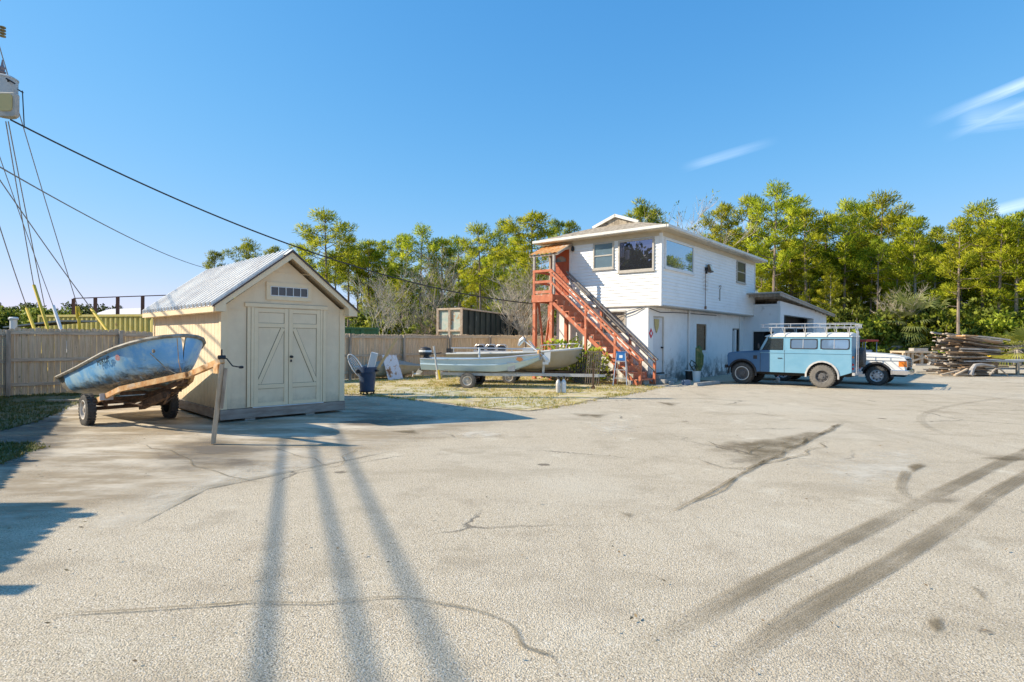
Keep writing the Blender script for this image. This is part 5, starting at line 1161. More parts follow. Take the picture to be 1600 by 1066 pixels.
mb = MB(); mb.lathe([(.032, -.05), (.032, .05)], 10, (TL-.02, 0, bz(TL)+.05), 'y'); mb.tube([(TL-.02, -.06, bz(TL)+.06), (TL+.06, .04, bz(TL)+.03), (TL+.12, .10, bz(TL)-.08), (TL+.20, .18, bz(TL)-.10)], .010, 6); mb.lathe([(.018, -.03), (.022, 0), (.018, .03)], 8, (TL+.21, .19, bz(TL)-.10), 'y'); mb.tube([(TL-.02, .0, bz(TL)+.05), (TL-.02, 0, bz(TL)+.17)], .012, 5); mb.build('winch', 'black', tr)
mb = MB(); mb.box(TL-.2, TL-.05, -.05, .05, bz(TL)-.2, bz(TL)-.06); mb.tube([(2.55, -.05, bz(2.55)+.05), (2.62, -.12, bz(2.55)+.25), (2.5, -.1, bz(2.5)+.65)], .007, 5); mb.build('bracket', 'rust', tr)
for s in (1, -1): wheel('wheel', tr, (0, s*.70, .29), .29, .155, s, 'rim_white', .62, 'rubber')
hb = hull_obj = thing('old_blue_boat', 'weathered blue fibreglass boat with dirty hull lying bow up on the rusty trailer', 'boat', (ax.x, ax.y, 0), heading(th.x, th.y))
def kz(t): return .43+.125*(t+1.9)
ST = [(-1.95, .74, .60, .80, .47, .36), (-1.2, .76, .62, .92, .54, .42), (-.4, .77, .62, 1.06, .62, .48), (.4, .77, .60, 1.22, .71, .54), (1.0, .75, .56, 1.35, .80, .61), (1.5, .69, .48, 1.46, .91, .68), (1.9, .58, .36, 1.55, 1.03, .76), (2.2, .43, .22, 1.62, 1.17, .86), (2.4, .25, .10, 1.66, 1.32, 1.02), (2.5, .04, .01, 1.68, 1.46, 1.22)]
h = hull(hb, ST, 'hull', 'oldhull', 'oldrim', .035, 'oldrim')
h.modifiers.new('s', 'SUBSURF').levels = 1; h.modifiers['s'].render_levels = 2
mb = MB(); mb.add([(-1.955, -.74, .79), (-1.955, .74, .79), (-1.955, .58, .50), (-1.955, 0, .42), (-1.955, -.58, .50)], [(0, 1, 2, 3, 4)]); mb.build('transom', mat('pale_transom', (.50, .58, .62), .6), hb)
# lettering block on the bow quarter + round badge
def onhull(x, f, s=-1):
    for a, b in zip(ST, ST[1:]):
        if a[0] <= x <= b[0]:
            t_ = (x-a[0])/(b[0]-a[0]); q = [a[i]+(b[i]-a[i])*t_ for i in range(6)]; break
    # halfway ring point is gunwale/chine blend
    bg, bc, zg_, zc_2 = q[1], q[2], q[3], q[4]
    y = bg+(bc-bg)*(.38*min(1, f*2) if f < .5 else .38+.62*(f-.5)*2); z = zg_+(zc_2-zg_)*f
    return V((x, s*(y+.012), z))
txt = bpy.data.curves.new('registration_number', 'FONT'); txt.body = 'M/KUP'; txt.size = .15; txt.extrude = .002; txt.shear = .3
to = bpy.data.objects.new('registration_number', txt); COL.objects.link(to)
bpy.context.view_layer.update(); dg = bpy.context.evaluated_depsgraph_get(); me = bpy.data.meshes.new_from_object(to.evaluated_get(dg)); bpy.data.objects.remove(to)
lo = bpy.data.objects.new('hull_lettering', me); COL.objects.link(lo); lo.parent = hb; me.materials.clear(); me.materials.append(mat('black_letter', (.02, .03, .03), .6))
p0, p1 = onhull(.75, .30), onhull(1.35, .30); xa = (p1-p0).normalized(); pu = onhull(.75, .05)-onhull(.75, .30); na = xa.cross(pu).normalized(); ua = na.cross(xa)
lo.matrix_local = MX.Translation(p0+na*.02) @ MX((xa, ua, na)).transposed().to_4x4() @ MX.Diagonal((1.15, .9, 1, 1))
mb = MB(); c_ = onhull(1.52, .30)+na*.022
mb.add([tuple(c_+xa*math.cos(q*math.pi/8)*.085+ua*math.sin(q*math.pi/8)*.055) for q in range(16)], [tuple(range(16))]); mb.build('round_decal', mat('faded_decal', (.42, .36, .42), .6, (.5, .15, .1), 30, .8), hb)
mb = MB(); mb.tube([(2.2, -.40, 1.38), (2.42, -.22, 1.12), (2.55, -.12, bz(2.55)+.05)], .01, 5); mb.lathe([(.03, 0), (.03, .03)], 8, (2.3, -.40, 1.42), 'y'); mb.build('bow_strap', 'oldrim', hb)
# lumber prop
pb = G(333, 695); pt_ = V((ax.x+th.x*TL, ax.y+th.y*TL, bz(TL)-.045)); pb2 = V((pb.x, pb.y, 0))
pr = thing('lumber_prop', 'leaning lumber post propping up the trailer tongue in front of the shed', 'wooden prop', (pb.x, pb.y, 0)); dv_ = pt_-pb2
dv_ = V((pt_.x-.0, pt_.y, pt_.z-.01))-pb2
mb = MB(); mb.bar((0, 0, .02), dv_, .085, .04, up=(1, 0, 0)); mb.build('board', 'post_wood', pr, bevel=.004)
mb = MB(); o_ = V((.05, .03, 0)); mb.bar(dv_*.45+o_, dv_*.95+o_, .03, .04, up=(1, 0, 0)); mb.build('spacer_board', 'oldwood', pr)
# plank lying by the wheel
p = G(108, 629); t = thing('loose_plank', 'short plank lying on the ground behind the tipped boat', 'plank', (p.x, p.y, .02), .1); mb = MB(); mb.box(-.5, .75, -.06, .06, 0, .05); mb.build('plank', 'post_wood', t)
# ---------------------------------------------------------------- light blue flat boat on its trailer
def paint(name, c, c2, c3, s3=3): return mat(name, c, .45, c2, 2, .6, c3=c3, s3=s3, t3=(.55, .75))
M['jonblue'] = paint('light_blue_boat_paint', (.48, .64, .72), (.56, .70, .76), (.40, .54, .60))
M['skiffwhite'] = paint('off_white_boat', (.74, .72, .66), (.66, .63, .56), (.55, .50, .40))
M['skifftan'] = paint('tan_boat_hull', (.56, .50, .40), (.50, .42, .28), (.45, .33, .14), 1.6)
M['yellow'] = mat('yellow_plastic', (.75, .52, .03), .5)
a2 = V((-1.35, 20.0)); t2 = V((.985, -.165)).normalized()
B2 = thing('light_blue_flat_boat', 'light blue flat bottomed boat with an outboard motor, on the nearer galvanised trailer', 'boat', (a2.x, a2.y, 0), heading(t2.x, t2.y))
S2 = [(-1.72, .62, .50, .98, .60, .57), (-1.0, .66, .52, .97, .58, .55), (0, .68, .54, .98, .57, .54), (.9, .67, .52, 1.02, .57, .54), (1.5, .62, .46, 1.08, .64, .60), (1.95, .56, .38, 1.13, .80, .77), (2.35, .48, .30, 1.17, .99, .97)]
def chine_hull(parent, st, m, inner, rim, rail, thick=.02, bottom=None):
    def ring(s, o=0):
        x, bg, bc, zg, zc, zk = s
        return [(x, -bg+o, zg), (x, -(bg-.035)+o, zg*.5+zc*.5+.03), (x, -(bg-.02)+o, zg*.5+zc*.5), (x, -bc+o, zc+o), (x, 0, zk+o), (x, bc-o, zc+o), (x, bg-.02-o, zg*.5+zc*.5), (x, bg-.035-o, zg*.5+zc*.5+.03), (x, bg-o, zg)]
    mb = MB(); mb.loft([ring(s) for s in st], capa=True, capb=True); h = mb.build('hull', m, parent)
    bm_mod = h.modifiers.new('b', 'BEVEL'); bm_mod.width = .01; bm_mod.segments = 2
    mb = MB(); q = [ring((s[0], *s[1:]), thick) for s in st]; mb.loft([[(p[0]+thick*1.5, p[1], p[2]) for p in q[0]]]+q[1:-1]+[[(p[0]-thick*1.5, p[1], p[2]) for p in q[-1]]]); mb.build('hull_liner', inner, h)
    # cut of the top is left open: hull caps reach the gunwale at bow and stern only
    mb = MB(); L = [(s[0], -s[1], s[3]) for s in st]+[(s[0], s[1], s[3]) for s in st[::-1]]; mb.tube(L+[L[0]], rail, 6, cap=False); mb.build('gunwale', rim, h, smooth=True); return h
h2_ = chine_hull(B2, S2, 'jonblue', 'jonblue', 'aluminium', .02)
for x in (-.9, .1, 1.3):
    mb = MB(); mb.box(x, x+.28, -.62, .62, .86, .89); mb.box(x+.02, x+.26, -.55, .55, .60, .859); mb.build('bench_seat', 'aluminium', B2)
mb = MB(); mb.prism([(1.62, .965), (1.74, .90), (1.86, .96), (1.80, 1.04), (1.66, 1.05)], -.655, -.635, f=lambda p: (p[0], p[1]-(-.02)*0, p[2])); mb.v = [(x, -(.665-(x-1.5)*.14) - (.012 if i < 5 else 0), z+.02) for i, (x, y, z) in enumerate(mb.v)]; mb.build('orange_decal', mat('orange_decal', (.75, .30, .10), .5), B2)
# outboard motor
om = bpy.data.objects.new('outboard_motor', None)
om = thing('outboard_motor', 'black outboard motor clamped on the stern of the light blue boat', 'outboard motor', tuple((a2+t2*-1.72).xy)+(0,), heading(t2.x, t2.y))
mb = MB(); mb.lathe([(.06, 1.06), (.15, 1.09), (.17, 1.16), (.17, 1.26), (.14, 1.33), (.06, 1.37), (.001, 1.38)], 14, (-.02, .05, 0)); mb.v = [(x*1.35, y*.85, z) for x, y, z in mb.v]; mb.build('cowl', 'blackplastic', om, smooth=True)
mb = MB(); mb.lathe([(.172, 1.19), (.176, 1.20), (.176, 1.25), (.172, 1.26)], 14, (-.02, .05, 0), cap=False); mb.v = [(x*1.35, y*.86, z) for x, y, z in mb.v]; mb.build('cowl_stripe', 'white_vinyl', om)
mb = MB(); mb.bar((.0, .05, 1.08), (-.18, .05, .55), .09, .12); mb.box(-.02, .1, -.05, .15, .9, 1.07); mb.tube([(.1, .05, 1.12), (.55, .1, 1.17)], .02, 6); mb.build('leg', 'blackplastic', om)
mb = MB(); mb.bar((-.18, .05, .56), (-.30, .05, .42), .06, .16); mb.lathe([(.02, -.05), (.045, 0), (.045, .15), (.02, .25)], 8, (-.42, .05, .40), 'x'); mb.build('lower_unit', 'galv', om)
mb = MB()
for k in range(3): a = k*2.09; mb.bar((-.46, .05, .40), (-.47, .05+.11*math.cos(a), .40+.11*math.sin(a)), .01, .07)
mb.build('propeller', 'aluminium', om)
def trailer(name, label, o, d, L0, L1, zb, wr_, zax, track, mats, guide=True, two=False, zt=None):
    t = thing(name, label, 'boat trailer', (o.x, o.y, 0), heading(d.x, d.y)); zt = zt or zb
    mb = MB()
    for s in (1, -1): mb.bar((L0, s*.48, zb), (1.6, s*.48, zb), .05, .09); mb.bar((1.6, s*.48, zb), (2.5, s*.06, zt), .05, .09)
    for x in (L0+.05, -.4, .5, 1.5): mb.bar((x, -.46, zb-.03), (x, .46, zb-.03), .05, .06)
    mb.build('frame', mats, t)
    mb = MB(); mb.bar((2.0, 0, zt-.005), (L1, 0, zt-.005), .08, .10); mb.build('tongue', mats, t)
    mb = MB(); mb.tube([(0, -track, wr_), (0, track, wr_)], .03, 8)
    for s in (1, -1): mb.bar((-.35, s*.5, zb-.1), (.35, s*.5, zb-.1), .05, .05); mb.bar((0, s*.5, wr_), (0, s*.5, zb-.1), .05, .06)
    mb.build('axle', 'rustdark', t)
    for s in (1, -1): wheel('wheel', t, (0, s*track, wr_), wr_, .15, s, 'rim_white', .60, 'rubber_dusty' if s < 0 else 'rubber')
    return t
TR2 = trailer('boat_trailer', 'galvanised boat trailer under the light blue flat boat', a2, t2, -1.0, 4.35, .47, .265, .3, .74, 'galv', zt=.47)
mb = MB(); mb.tube([(-1.0, -.86, .42), (-1.16, -.86, 1.42)], .035, 8); mb.tube([(-1.0, -.48, .45), (-1.0, -.86, .42)], .025, 6); mb.build('guide_post', 'galv', TR2, smooth=True)
mb = MB(); mb.tube([(.05, .86, .42), (.02, .86, 1.36)], .035, 8); mb.tube([(.05, .48, .45), (.05, .86, .42)], .025, 6); mb.build('guide_post', 'pipe_white', TR2, smooth=True)
mb = MB(); mb.tube([(-.92, -.88, .30), (-.98, -.88, .62)], .04, 6); mb.build('marker_reflector', 'yellow', TR2)
mb = MB(); mb.bar((2.45, 0, .5), (2.5, 0, 1.05), .07, .1); mb.lathe([(.09, -.06), (.09, .06)], 12, (2.5, 0, 1.08), 'y'); mb.bar((2.42, 0, 1.0), (2.32, 0, .98), .1, .06); mb.build('winch_post', 'galv', TR2)
mb = MB(); mb.bar((4.15, -.1, .95), (4.15, -.1, .12), .05, .05); mb.lathe([(.07, -.02), (.07, .02)], 10, (4.15, -.1, .07), 'y'); mb.build('tongue_jack', 'rustdark', TR2)
mb = MB(); mb.box(4.33, 4.55, -.05, .05, .43, .5); mb.build('coupler', 'galv', TR2)
# trolling motor folded on the bow
tm = thing('trolling_motor', 'white electric trolling motor folded across the bow of the light blue boat', 'trolling motor', tuple((a2+t2*2.1).xy)+(0,), heading(t2.x, t2.y))
mb = MB(); mb.tube([(-.35, .05, 1.65), (.38, -.15, 1.10)], .018, 8); mb.build('shaft', 'white_vinyl', tm)
mb = MB(); mb.tube([(-.52, .08, 1.45), (-.42, .06, 1.62), (-.33, .05, 1.70), (-.28, .05, 1.66)], [.04, .09, .08, .03], 8); mb.build('motor_head', 'aluminium', tm, smooth=True)
mb = MB(); mb.lathe([(.10, -.05), (.12, 0), (.10, .05)], 12, (.22, -.10, 1.2), 'x'); mb.box(.05, .3, -.16, 0, 1.08, 1.16); mb.build('mount', 'rust', tm)
mb = MB(); mb.tube([(.36, -.15, 1.12), (.5, -.16, .95)], [.05, .06], 8); mb.add([(.40, -.16, 1.22), (.62, -.16, 1.25), (.60, -.16, .9), (.44, -.17, .88)], [(0, 1, 2, 3)]); mb.box(.35, .55, -.17, -.15, .82, .9); mb.build('lower_unit', 'white_vinyl', tm)

# -------- white and tan skiff behind
a3 = V((-.1, 22.1)); t3 = V((.99, -.12)).normalized()
B3 = thing('tan_skiff', 'larger off white skiff with tan hull, rails and small console, behind the light blue boat', 'boat', (a3.x, a3.y, 0), heading(t3.x, t3.y))
S3 = [(-2.3, .80, .66, 1.10, .66, .52), (-1.2, .86, .70, 1.12, .64, .48), (0, .88, .70, 1.15, .64, .46), (1.0, .84, .62, 1.19, .68, .46), (1.7, .70, .46, 1.24, .76, .52), (2.2, .50, .26, 1.28, .88, .64), (2.6, .24, .09, 1.32, 1.04, .84), (2.78, .03, .01, 1.34, 1.18, 1.08)]
hull(B3, S3, 'hull', 'skifftan', 'skiffwhite', .04, 'skiffwhite')
mb = MB(); mb.loft([[(s[0], -s[1]+.04, s[3]-.02), (s[0], 0, s[3]+.05), (s[0], s[1]-.04, s[3]-.02)] for s in S3[4:]]); mb.build('foredeck', 'skiffwhite', B3)
mb = MB(); mb.box(.55, .95, -.32, .32, .8, 1.35); mb.hexa([(.95, -.3, 1.35), (1.0, -.3, 1.35), (1.0, .3, 1.35), (.95, .3, 1.35), (.75, -.28, 1.62), (.78, -.28, 1.62), (.78, .28, 1.62), (.75, .28, 1.62)]); mb.build('console', 'skiffwhite', B3, bevel=.03)
mb = MB(); mb.tube([(1.2, -.66, 1.22), (1.25, -.66, 1.45), (2.2, -.42, 1.50), (2.7, 0, 1.52), (2.2, .42, 1.50), (1.25, .66, 1.45), (1.2, .66, 1.22)], .014, 6); mb.tube([(2.2, -.42, 1.5), (2.15, -.44, 1.28)], .012, 6); mb.tube([(2.7, 0, 1.52), (2.6, 0, 1.3)], .012, 6); mb.tube([(2.2, .42, 1.5), (2.15, .44, 1.28)], .012, 6); mb.build('bow_rail', 'aluminium', B3)
mb = MB(); mb.tube([(-2.1, -.8, 1.32), (-.2, -.84, 1.32), (1.2, -.75, 1.3)], .03, 6); 
for x in (-2.0, -1.0, .2, 1.1): mb.tube([(x, -.82, 1.12), (x, -.82, 1.32)], .02, 6)
mb.build('side_rail', 'aluminium', B3)
mb = MB()
for x in (-1.35, -.93, -.51):
    mb.tube([(x, 0, 1.2), (x, 0, 1.38), (x+.08, 0, 1.46), (x+.28, 0, 1.46), (x+.38, 0, 1.38), (x+.38, 0, 1.2)], .014, 6)
    mb.tube([(x, .5, 1.2), (x, .5, 1.38), (x+.08, .5, 1.46), (x+.28, .5, 1.46), (x+.38, .5, 1.38), (x+.38, .5, 1.2)], .014, 6)
mb.tube([(-1.4, 0, 1.2), (-.1, 0, 1.2)], .02, 6); mb.build('seat_frame', 'aluminium', B3)
mb = MB()
for x in (-1.33, -.91, -.49): mb.hexa([(x+.02, .22, 1.22), (x+.34, .22, 1.22), (x+.34, .25, 1.22), (x+.02, .25, 1.22), (x+.02, .22, 1.42), (x+.34, .22, 1.42), (x+.34, .25, 1.42), (x+.02, .25, 1.42)])
mb.build('seat_back', 'blackplastic', B3)
mb = MB(); mb.box(-2.42, -2.25, -.2, .15, .95, 1.3); mb.box(-2.38, -2.3, -.1, .05, .5, 1.0); mb.build('motor_mount', 'blackplastic', B3)
trailer('boat_trailer', 'darker boat trailer under the tan skiff, farther from the camera', a3+V((.1, .1)), t3, -1.9, 3.9, .44, .25, .3, .8, 'rustdark')

# -------- kayak, rusty panel, trash can and what is in it
kd = FD; kt = along(597, FJ, FD); kc = FJ+FD*kt+V((FD.y, -FD.x))*.62
K = thing('upturned_tan_boat', 'long tan canoe lying along the fence behind the rusty white panel', 'canoe', (kc.x, kc.y, 0), heading(kd.x, kd.y))
SK = [(-1.82, .02, .01, .52, .46, .42), (-1.2, .22, .14, .50, .34, .20), (-.6, .36, .26, .55, .22, .10), (0, .40, .30, .60, .20, .08), (.6, .36, .26, .55, .22, .10), (1.2, .22, .14, .50, .34, .20), (1.82, .02, .01, .50, .46, .42)]
hull(K, SK, 'hull', 'skifftan', 'skifftan', .02, 'skifftan', transom=False)
mb = MB(); mb.loft([[(s[0], -s[1], s[3]), (s[0], -s[1]*.5, s[3]+.12*(s[1]/.4)), (s[0], 0, s[3]+.20*(s[1]/.4)), (s[0], s[1]*.5, s[3]+.12*(s[1]/.4)), (s[0], s[1], s[3])] for s in SK]); mb.build('deck', mat('grey_tan_deck', (.42, .37, .29), .6, (.35, .31, .26), 2, .6), K, smooth=True)
def rusty_white():
    m, N, b, o = principled('rust_blotched_white'); co = N.objc()
    nz = N.noise(N.mapping(co, (1, 1, 1), (2.2, 0, .7)), 3.4, 7, .65)
    col = N.mix(N.smooth(nz, .52, .58), (.74, .76, .80), (.50, .34, .22)); col = N.mix(N.smooth(nz, .58, .64), col, (.24, .09, .03))
    N.set(b.inputs['Base Color'], col); b.inputs['Roughness'].default_value = .5; return m
p0 = FJ+FD*along(590, FJ, FD)+V((FD.y, -FD.x))*1.35; p1 = FJ+FD*along(631, FJ+V((FD.y, -FD.x))*1.35, FD)+V((FD.y, -FD.x))*1.35; pd = (p1-p0).normalized(); L = (p1-p0).length
Pn = thing('rusty_white_panel', 'white sheet metal panel blotched with rust leaning in front of the tan canoe', 'metal panel', (p0.x, p0.y, 0), heading(pd.x, pd.y))
zt_ = A(615, 555, p0.y).z
mb = MB(); mb.hexa([(-.35, 0, .0), (L, 0, .0), (L, .03, .0), (-.35, .03, .0), (-.42, .35, zt_-.0), (L-.12, .35, zt_), (L-.12, .38, zt_), (-.42, .38, zt_)]); mb.build('sheet', rusty_white(), Pn)
tc = G(571, 618); tc = V((tc.x, tc.y+.2, 0))
M['binblue'] = mat('blue_grey_bin_plastic', (.035, .06, .115), .5, (.05, .08, .14), 3, .6)
TC = thing('trash_can', 'round blue grey trash can on a wheeled dolly right of the shed', 'trash can', tuple(tc), .3)
mb = MB(); mb.lathe([(.19, .12), (.205, .13), (.25, .62), (.262, .66), (.27, .67), (.27, .74), (.275, .82), (.262, .825), (.255, .74), (.18, .16), (.001, .16)], 28); mb.build('bin_body', 'binblue', TC, smooth=True)
for a in (2.6, -.5):
    mb = MB(); c = V((math.cos(a)*.27, math.sin(a)*.27)); mb.bar((c.x*1.0, c.y*1.0, .72), (c.x*1.25, c.y*1.25, .71), .12, .05); mb.build('bin_handle', 'blackplastic', TC)
mb = MB(); mb.lathe([(.17, .09), (.23, .09), (.23, .13), (.17, .13), (.17, .09)], 20, cap=False); mb.box(-.2, .2, -.03, .03, .09, .115); mb.build('dolly', 'blackplastic', TC)
for k in range(5):
    a = k*1.257+.3; mb = MB(); mb.lathe([(.035, -.012), (.035, .012)], 10, (math.cos(a)*.19, math.sin(a)*.19, .037), 'y'); mb.tube([(math.cos(a)*.19, math.sin(a)*.19, .04), (math.cos(a)*.19, math.sin(a)*.19, .1)], .01, 5); mb.build('caster', 'blackplastic', TC)
mb = MB(); mb.lathe([(.05, -.06), (.07, 0), (.05, .06)], 10, (-.28, -.12, .70), 'y'); mb.build('hose_roll', 'blackplastic', TC)
def incan(name, label, cat, a, b, w, th_, m, bev=0):
    t = thing(name, label, cat, (tc.x+a[0], tc.y+a[1], a[2])); d = V(b)-V(a); mb = MB(); mb.bar((0, 0, 0), d, w, th_, up=(0, 1, 0)); mb.build('board' if 'board' in name or 'wood' in name else 'body', m, t, bevel=bev); return t
incan('wooden_board', 'long pale wooden board sticking out of the trash can to the upper right', 'board', (-.02, .02, .25), (.82, .25, 1.68), .075, .03, mat('new_lumber', (.70, .48, .22), .7, (.62, .40, .18), 6, .6, stretch=(1, 1, .2)))
incan('white_foam_block', 'white block of packing foam standing in the trash can', 'foam block', (-.02, .0, .3), (.22, -.02, 1.24), .2, .09, 'white_vinyl', .01)
t = thing('old_chair_seat', 'white plastic chair seat with slots sticking out of the left of the trash can', 'chair seat', (tc.x-.12, tc.y, .45)); 
mb = MB()
def loop(k0, k1): 
    return [V((-.05, 0, .1)).lerp(V((-.50, -.05, .80)), q) for q in (0, 1)]
dd = V((-.42, 0, .66)).normalized(); nn_ = V((dd.z, 0, -dd.x)); o_ = V((0, 0, .05))
pts = [o_+dd*(.80*(.5-.5*math.cos(q)))+nn_*(.13*math.sin(q)*(1.1 if q < math.pi else 1)) for q in [2*math.pi*k/20 for k in range(21)]]
mb.tube(pts, .018, 6, cap=False)
for s in (-.07, -.02, .03, .08): mb.tube([o_+dd*.1+nn_*s, o_+dd*.70+nn_*s*.8], .012, 5)
mb.build('seat_shell', 'white_vinyl', t)
t = thing('white_bucket', 'pale grey bucket standing under the stern of the light blue boat', 'bucket', tuple(G(686, 593).xy)+(0,)); mb = MB(); mb.lathe([(.12, 0), (.14, .28), (.15, .28), (.15, .31), (.14, .31), (.12, .03), (.001, .03)], 18); mb.build('bucket_body', mat('grey_white_plastic', (.62, .60, .56), .5, (.48, .46, .42), 9, .7), t, smooth=True)
mb = MB(); mb.tube([(-.14, 0, .27), (-.1, -.1, .2), (.1, -.1, .2), (.14, 0, .27)], .006, 5); mb.build('handle', 'black', t)
# gas bottles
gb = G(876, 615); t0 = None
for k, (dx, dy) in enumerate(((-.07, 0), (.10, .04))):
    lab = ['left grey painted steel gas bottle of the pair standing under the trailer tongue', 'right paler gas bottle of the pair standing under the trailer tongue'][k]
    t = thing('gas_bottle', lab, 'gas bottle', (gb.x+dx, gb.y+.05+dy, 0), 0, 'gas bottles under the trailer tongue')
    mb = MB(); mb.lathe([(.06, 0), (.075, .02), (.078, .32), (.06, .38), (.03, .42), (.03, .45)], 14); mb.build('cylinder', 'galv' if k == 0 else 'pipe_white', t, smooth=True)
    mb = MB(); mb.lathe([(.045, .45), (.045, .52), (.02, .54)], 8); mb.build('valve', 'blackplastic', t)
# slatted black grating leaning behind the trailer tongue
g0_ = G(900, 602); g1_ = G(938, 606); gdv = (g1_-g0_).xy; t = thing('slatted_black_panel', 'dark slatted metal panel leaning on the leafy bush behind the trailer tongue', 'slatted panel', (g0_.x, g0_.y+.5, 0), heading(gdv.x, gdv.y))
Lg = gdv.length; mb = MB(); 
for k in range(12): x = Lg*k/11; mb.bar((x, 0, .0), (x-.22, .35, 1.22), .035, .03)
mb.bar((-.22, .35, 1.22), (Lg-.22, .35, 1.22), .03, .05); mb.bar((-.1, .17, .6), (Lg-.1, .17, .6), .03, .03); mb.build('slat', mat('dark_slat', (.035, .028, .02), .8, (.12, .09, .06), 9, .8), t)
# stepladder
lb = G(985, 602); lb = V((HC.x+HU.x*-1.95+HV.x*.62, HC.y+HU.y*-1.95+HV.y*.62, 0)); L_ = thing('stepladder', 'aluminium stepladder with a blue top standing in front of the staircase', 'stepladder', (lb.x, lb.y, 0), -.35)
HL = 1.22
for s in (-1, 1): mb = MB(); mb.bar((s*.25, 0, 0), (s*.15, .22, HL), .03, .07); mb.build('front_rail', 'aluminium', L_); mb = MB(); mb.bar((s*.22, .75, 0), (s*.13, .34, HL-.04), .025, .04); mb.build('rear_leg', 'aluminium', L_)
for k in range(1, 4): 
    z = HL*k/4.1; y = .22*z/HL; hw_ = .25-.10*z/HL; mb = MB(); mb.box(-hw_, hw_, y-.03, y+.07, z-.012, z+.012); mb.build('step', 'aluminium', L_)
mb = MB(); mb.box(-.18, .18, .17, .42, HL-.01, HL+.03); mb.hexa([(-.17, .155, HL-.30), (.17, .155, HL-.30), (.17, .165, HL-.30), (-.17, .165, HL-.30), (-.15, .18, HL-.012), (.15, .18, HL-.012), (.15, .2, HL-.012), (-.15, .2, HL-.012)]); mb.build('top_cap', mat('ladder_blue', (.03, .16, .42), .4), L_)
mb = MB(); mb.prism([(-.06, HL-.2), (.06, HL-.2), (.06, HL-.1), (-.06, HL-.1)], .150, .154, f=lambda p: (p[0], p[1]+(p[2]-HL+.3)*.09, p[2])); mb.build('warning_label', 'signwhite', L_)
# concrete blocks and step at the front door
def HP(x, y, z=0): return V((HC.x+HU.x*x+HV.x*y, HC.y+HU.y*x+HV.y*y, z))
ha = heading(HU.x, HU.y)
t = thing('concrete_door_step', 'stained concrete step below the white ground floor door', 'door step', tuple(HP(d1[0]-.1, rc-.55)), ha)
mb = MB(); mb.box(0, 1.15, 0, .54, 0, .17); mb.box(.0, .95, .22, .541, .171, .34); mb.build('step_slab', 'concrete_b', t, bevel=.02)
for k, (px, py, lab) in enumerate(((988, 604, 'leftmost mossy concrete block beside the foot of the staircase'), (1004, 603, 'concrete block lying at the staircase foot, second from the left'), (1047, 602, 'small broken concrete block in front of the door step'))):
    p = G(px+4, py-1); t = thing('concrete_block', lab, 'concrete block', (p.x, p.y+.15, 0), .3+k*.5, 'loose concrete blocks by the door')
    mb = MB(); hh = (.19, .2, .1)[k]; mb.box(-.2, .2, -.1, .1, 0, hh); mb.box(-.08, -.02, -.101, .101, .04, hh-.04); mb.build('block', 'concrete_b', t, bevel=.012)
p = G(1073.5, 602); t = thing('blue_grey_crate', 'small blue grey box on the ground in front of the black bucket', 'box', (p.x, p.y+.12, 0), .35); mb = MB(); mb.box(-.13, .13, -.11, .11, 0, .17); mb.build('box_body', mat('dull_blue_box', (.16, .22, .32), .7), t, bevel=.012); mb = MB(); mb.box(-.135, .135, -.115, .115, .171, .185); mb.build('lid', bpy.data.materials['dull_blue_box'], t)
p = G(1078.5, 594.5); t = thing('black_bucket', 'black bucket with pale spots standing at the foot of the white drain pipe', 'bucket', (p.x, p.y+.12, 0)); mb = MB(); mb.lathe([(.15, 0), (.17, .36), (.185, .36), (.185, .40), (.17, .40), (.15, .3), (.001, .3)], 18); mb.build('bucket_body', mat('spotted_black_plastic', (.02, .02, .02), .5, c3=(.5, .42, .28), s3=5, t3=(.68, .7)), t, smooth=True); mb = MB(); mb.lathe([(.187, .39), (.187, .42), (.001, .43)], 18); mb.build('rim', 'pipe_white', t)
p = G(1090, 596.5); pc = V((p.x, p.y+.13, 0)); t = thing('white_plant_bucket', 'white bucket holding the tall cactus under the brown window', 'bucket', tuple(pc)); mb = MB(); mb.lathe([(.14, 0), (.17, .40), (.18, .40), (.18, .43), (.165, .43), (.15, .36), (.001, .36)], 18); mb.build('bucket_body', 'white_vinyl', t, smooth=True); mb = MB(); mb.lathe([(.15, .37), (.001, .38)], 14, cap=False); mb.build('soil', 'underbody', t)
M['cactus'] = mat('cactus_green', (.055, .10, .03), .6, (.10, .15, .05), 6, .8, c3=(.22, .20, .08), s3=4)
def ribbed(mb, pts, rr):
    rings = []
    P = [V(p) for p in pts]
    for i, (p, r) in enumerate(zip(P, rr)):
        d = (P[min(i+1, len(P)-1)]-P[max(i-1, 0)]).normalized(); a = d.cross(V((0, 1, 0))).normalized(); b = a.cross(d)
        rings.append([tuple(p+(a*math.cos(q)+b*math.sin(q))*r*(1 if k % 2 else .72)) for k, q in enumerate([2*math.pi*j/12 for j in range(12)])])
    mb.loft(rings, closed=True, capa=True, capb=True)
t = thing('tall_cactus', 'tall green columnar cactus in the white bucket by the wall', 'cactus', (pc.x, pc.y, .36)); mb = MB()
ribbed(mb, [(.05, 0, 0), (.09, .03, .3), (.10, .04, .7), (.09, .04, 1.0), (.10, .04, 1.1)], (.09, .13, .14, .13, .03)); ribbed(mb, [(.12, .02, .05), (.20, .03, .35), (.22, .03, .7), (.21, .03, .85)], (.05, .08, .08, .02)); mb.build('stem', 'cactus', t)
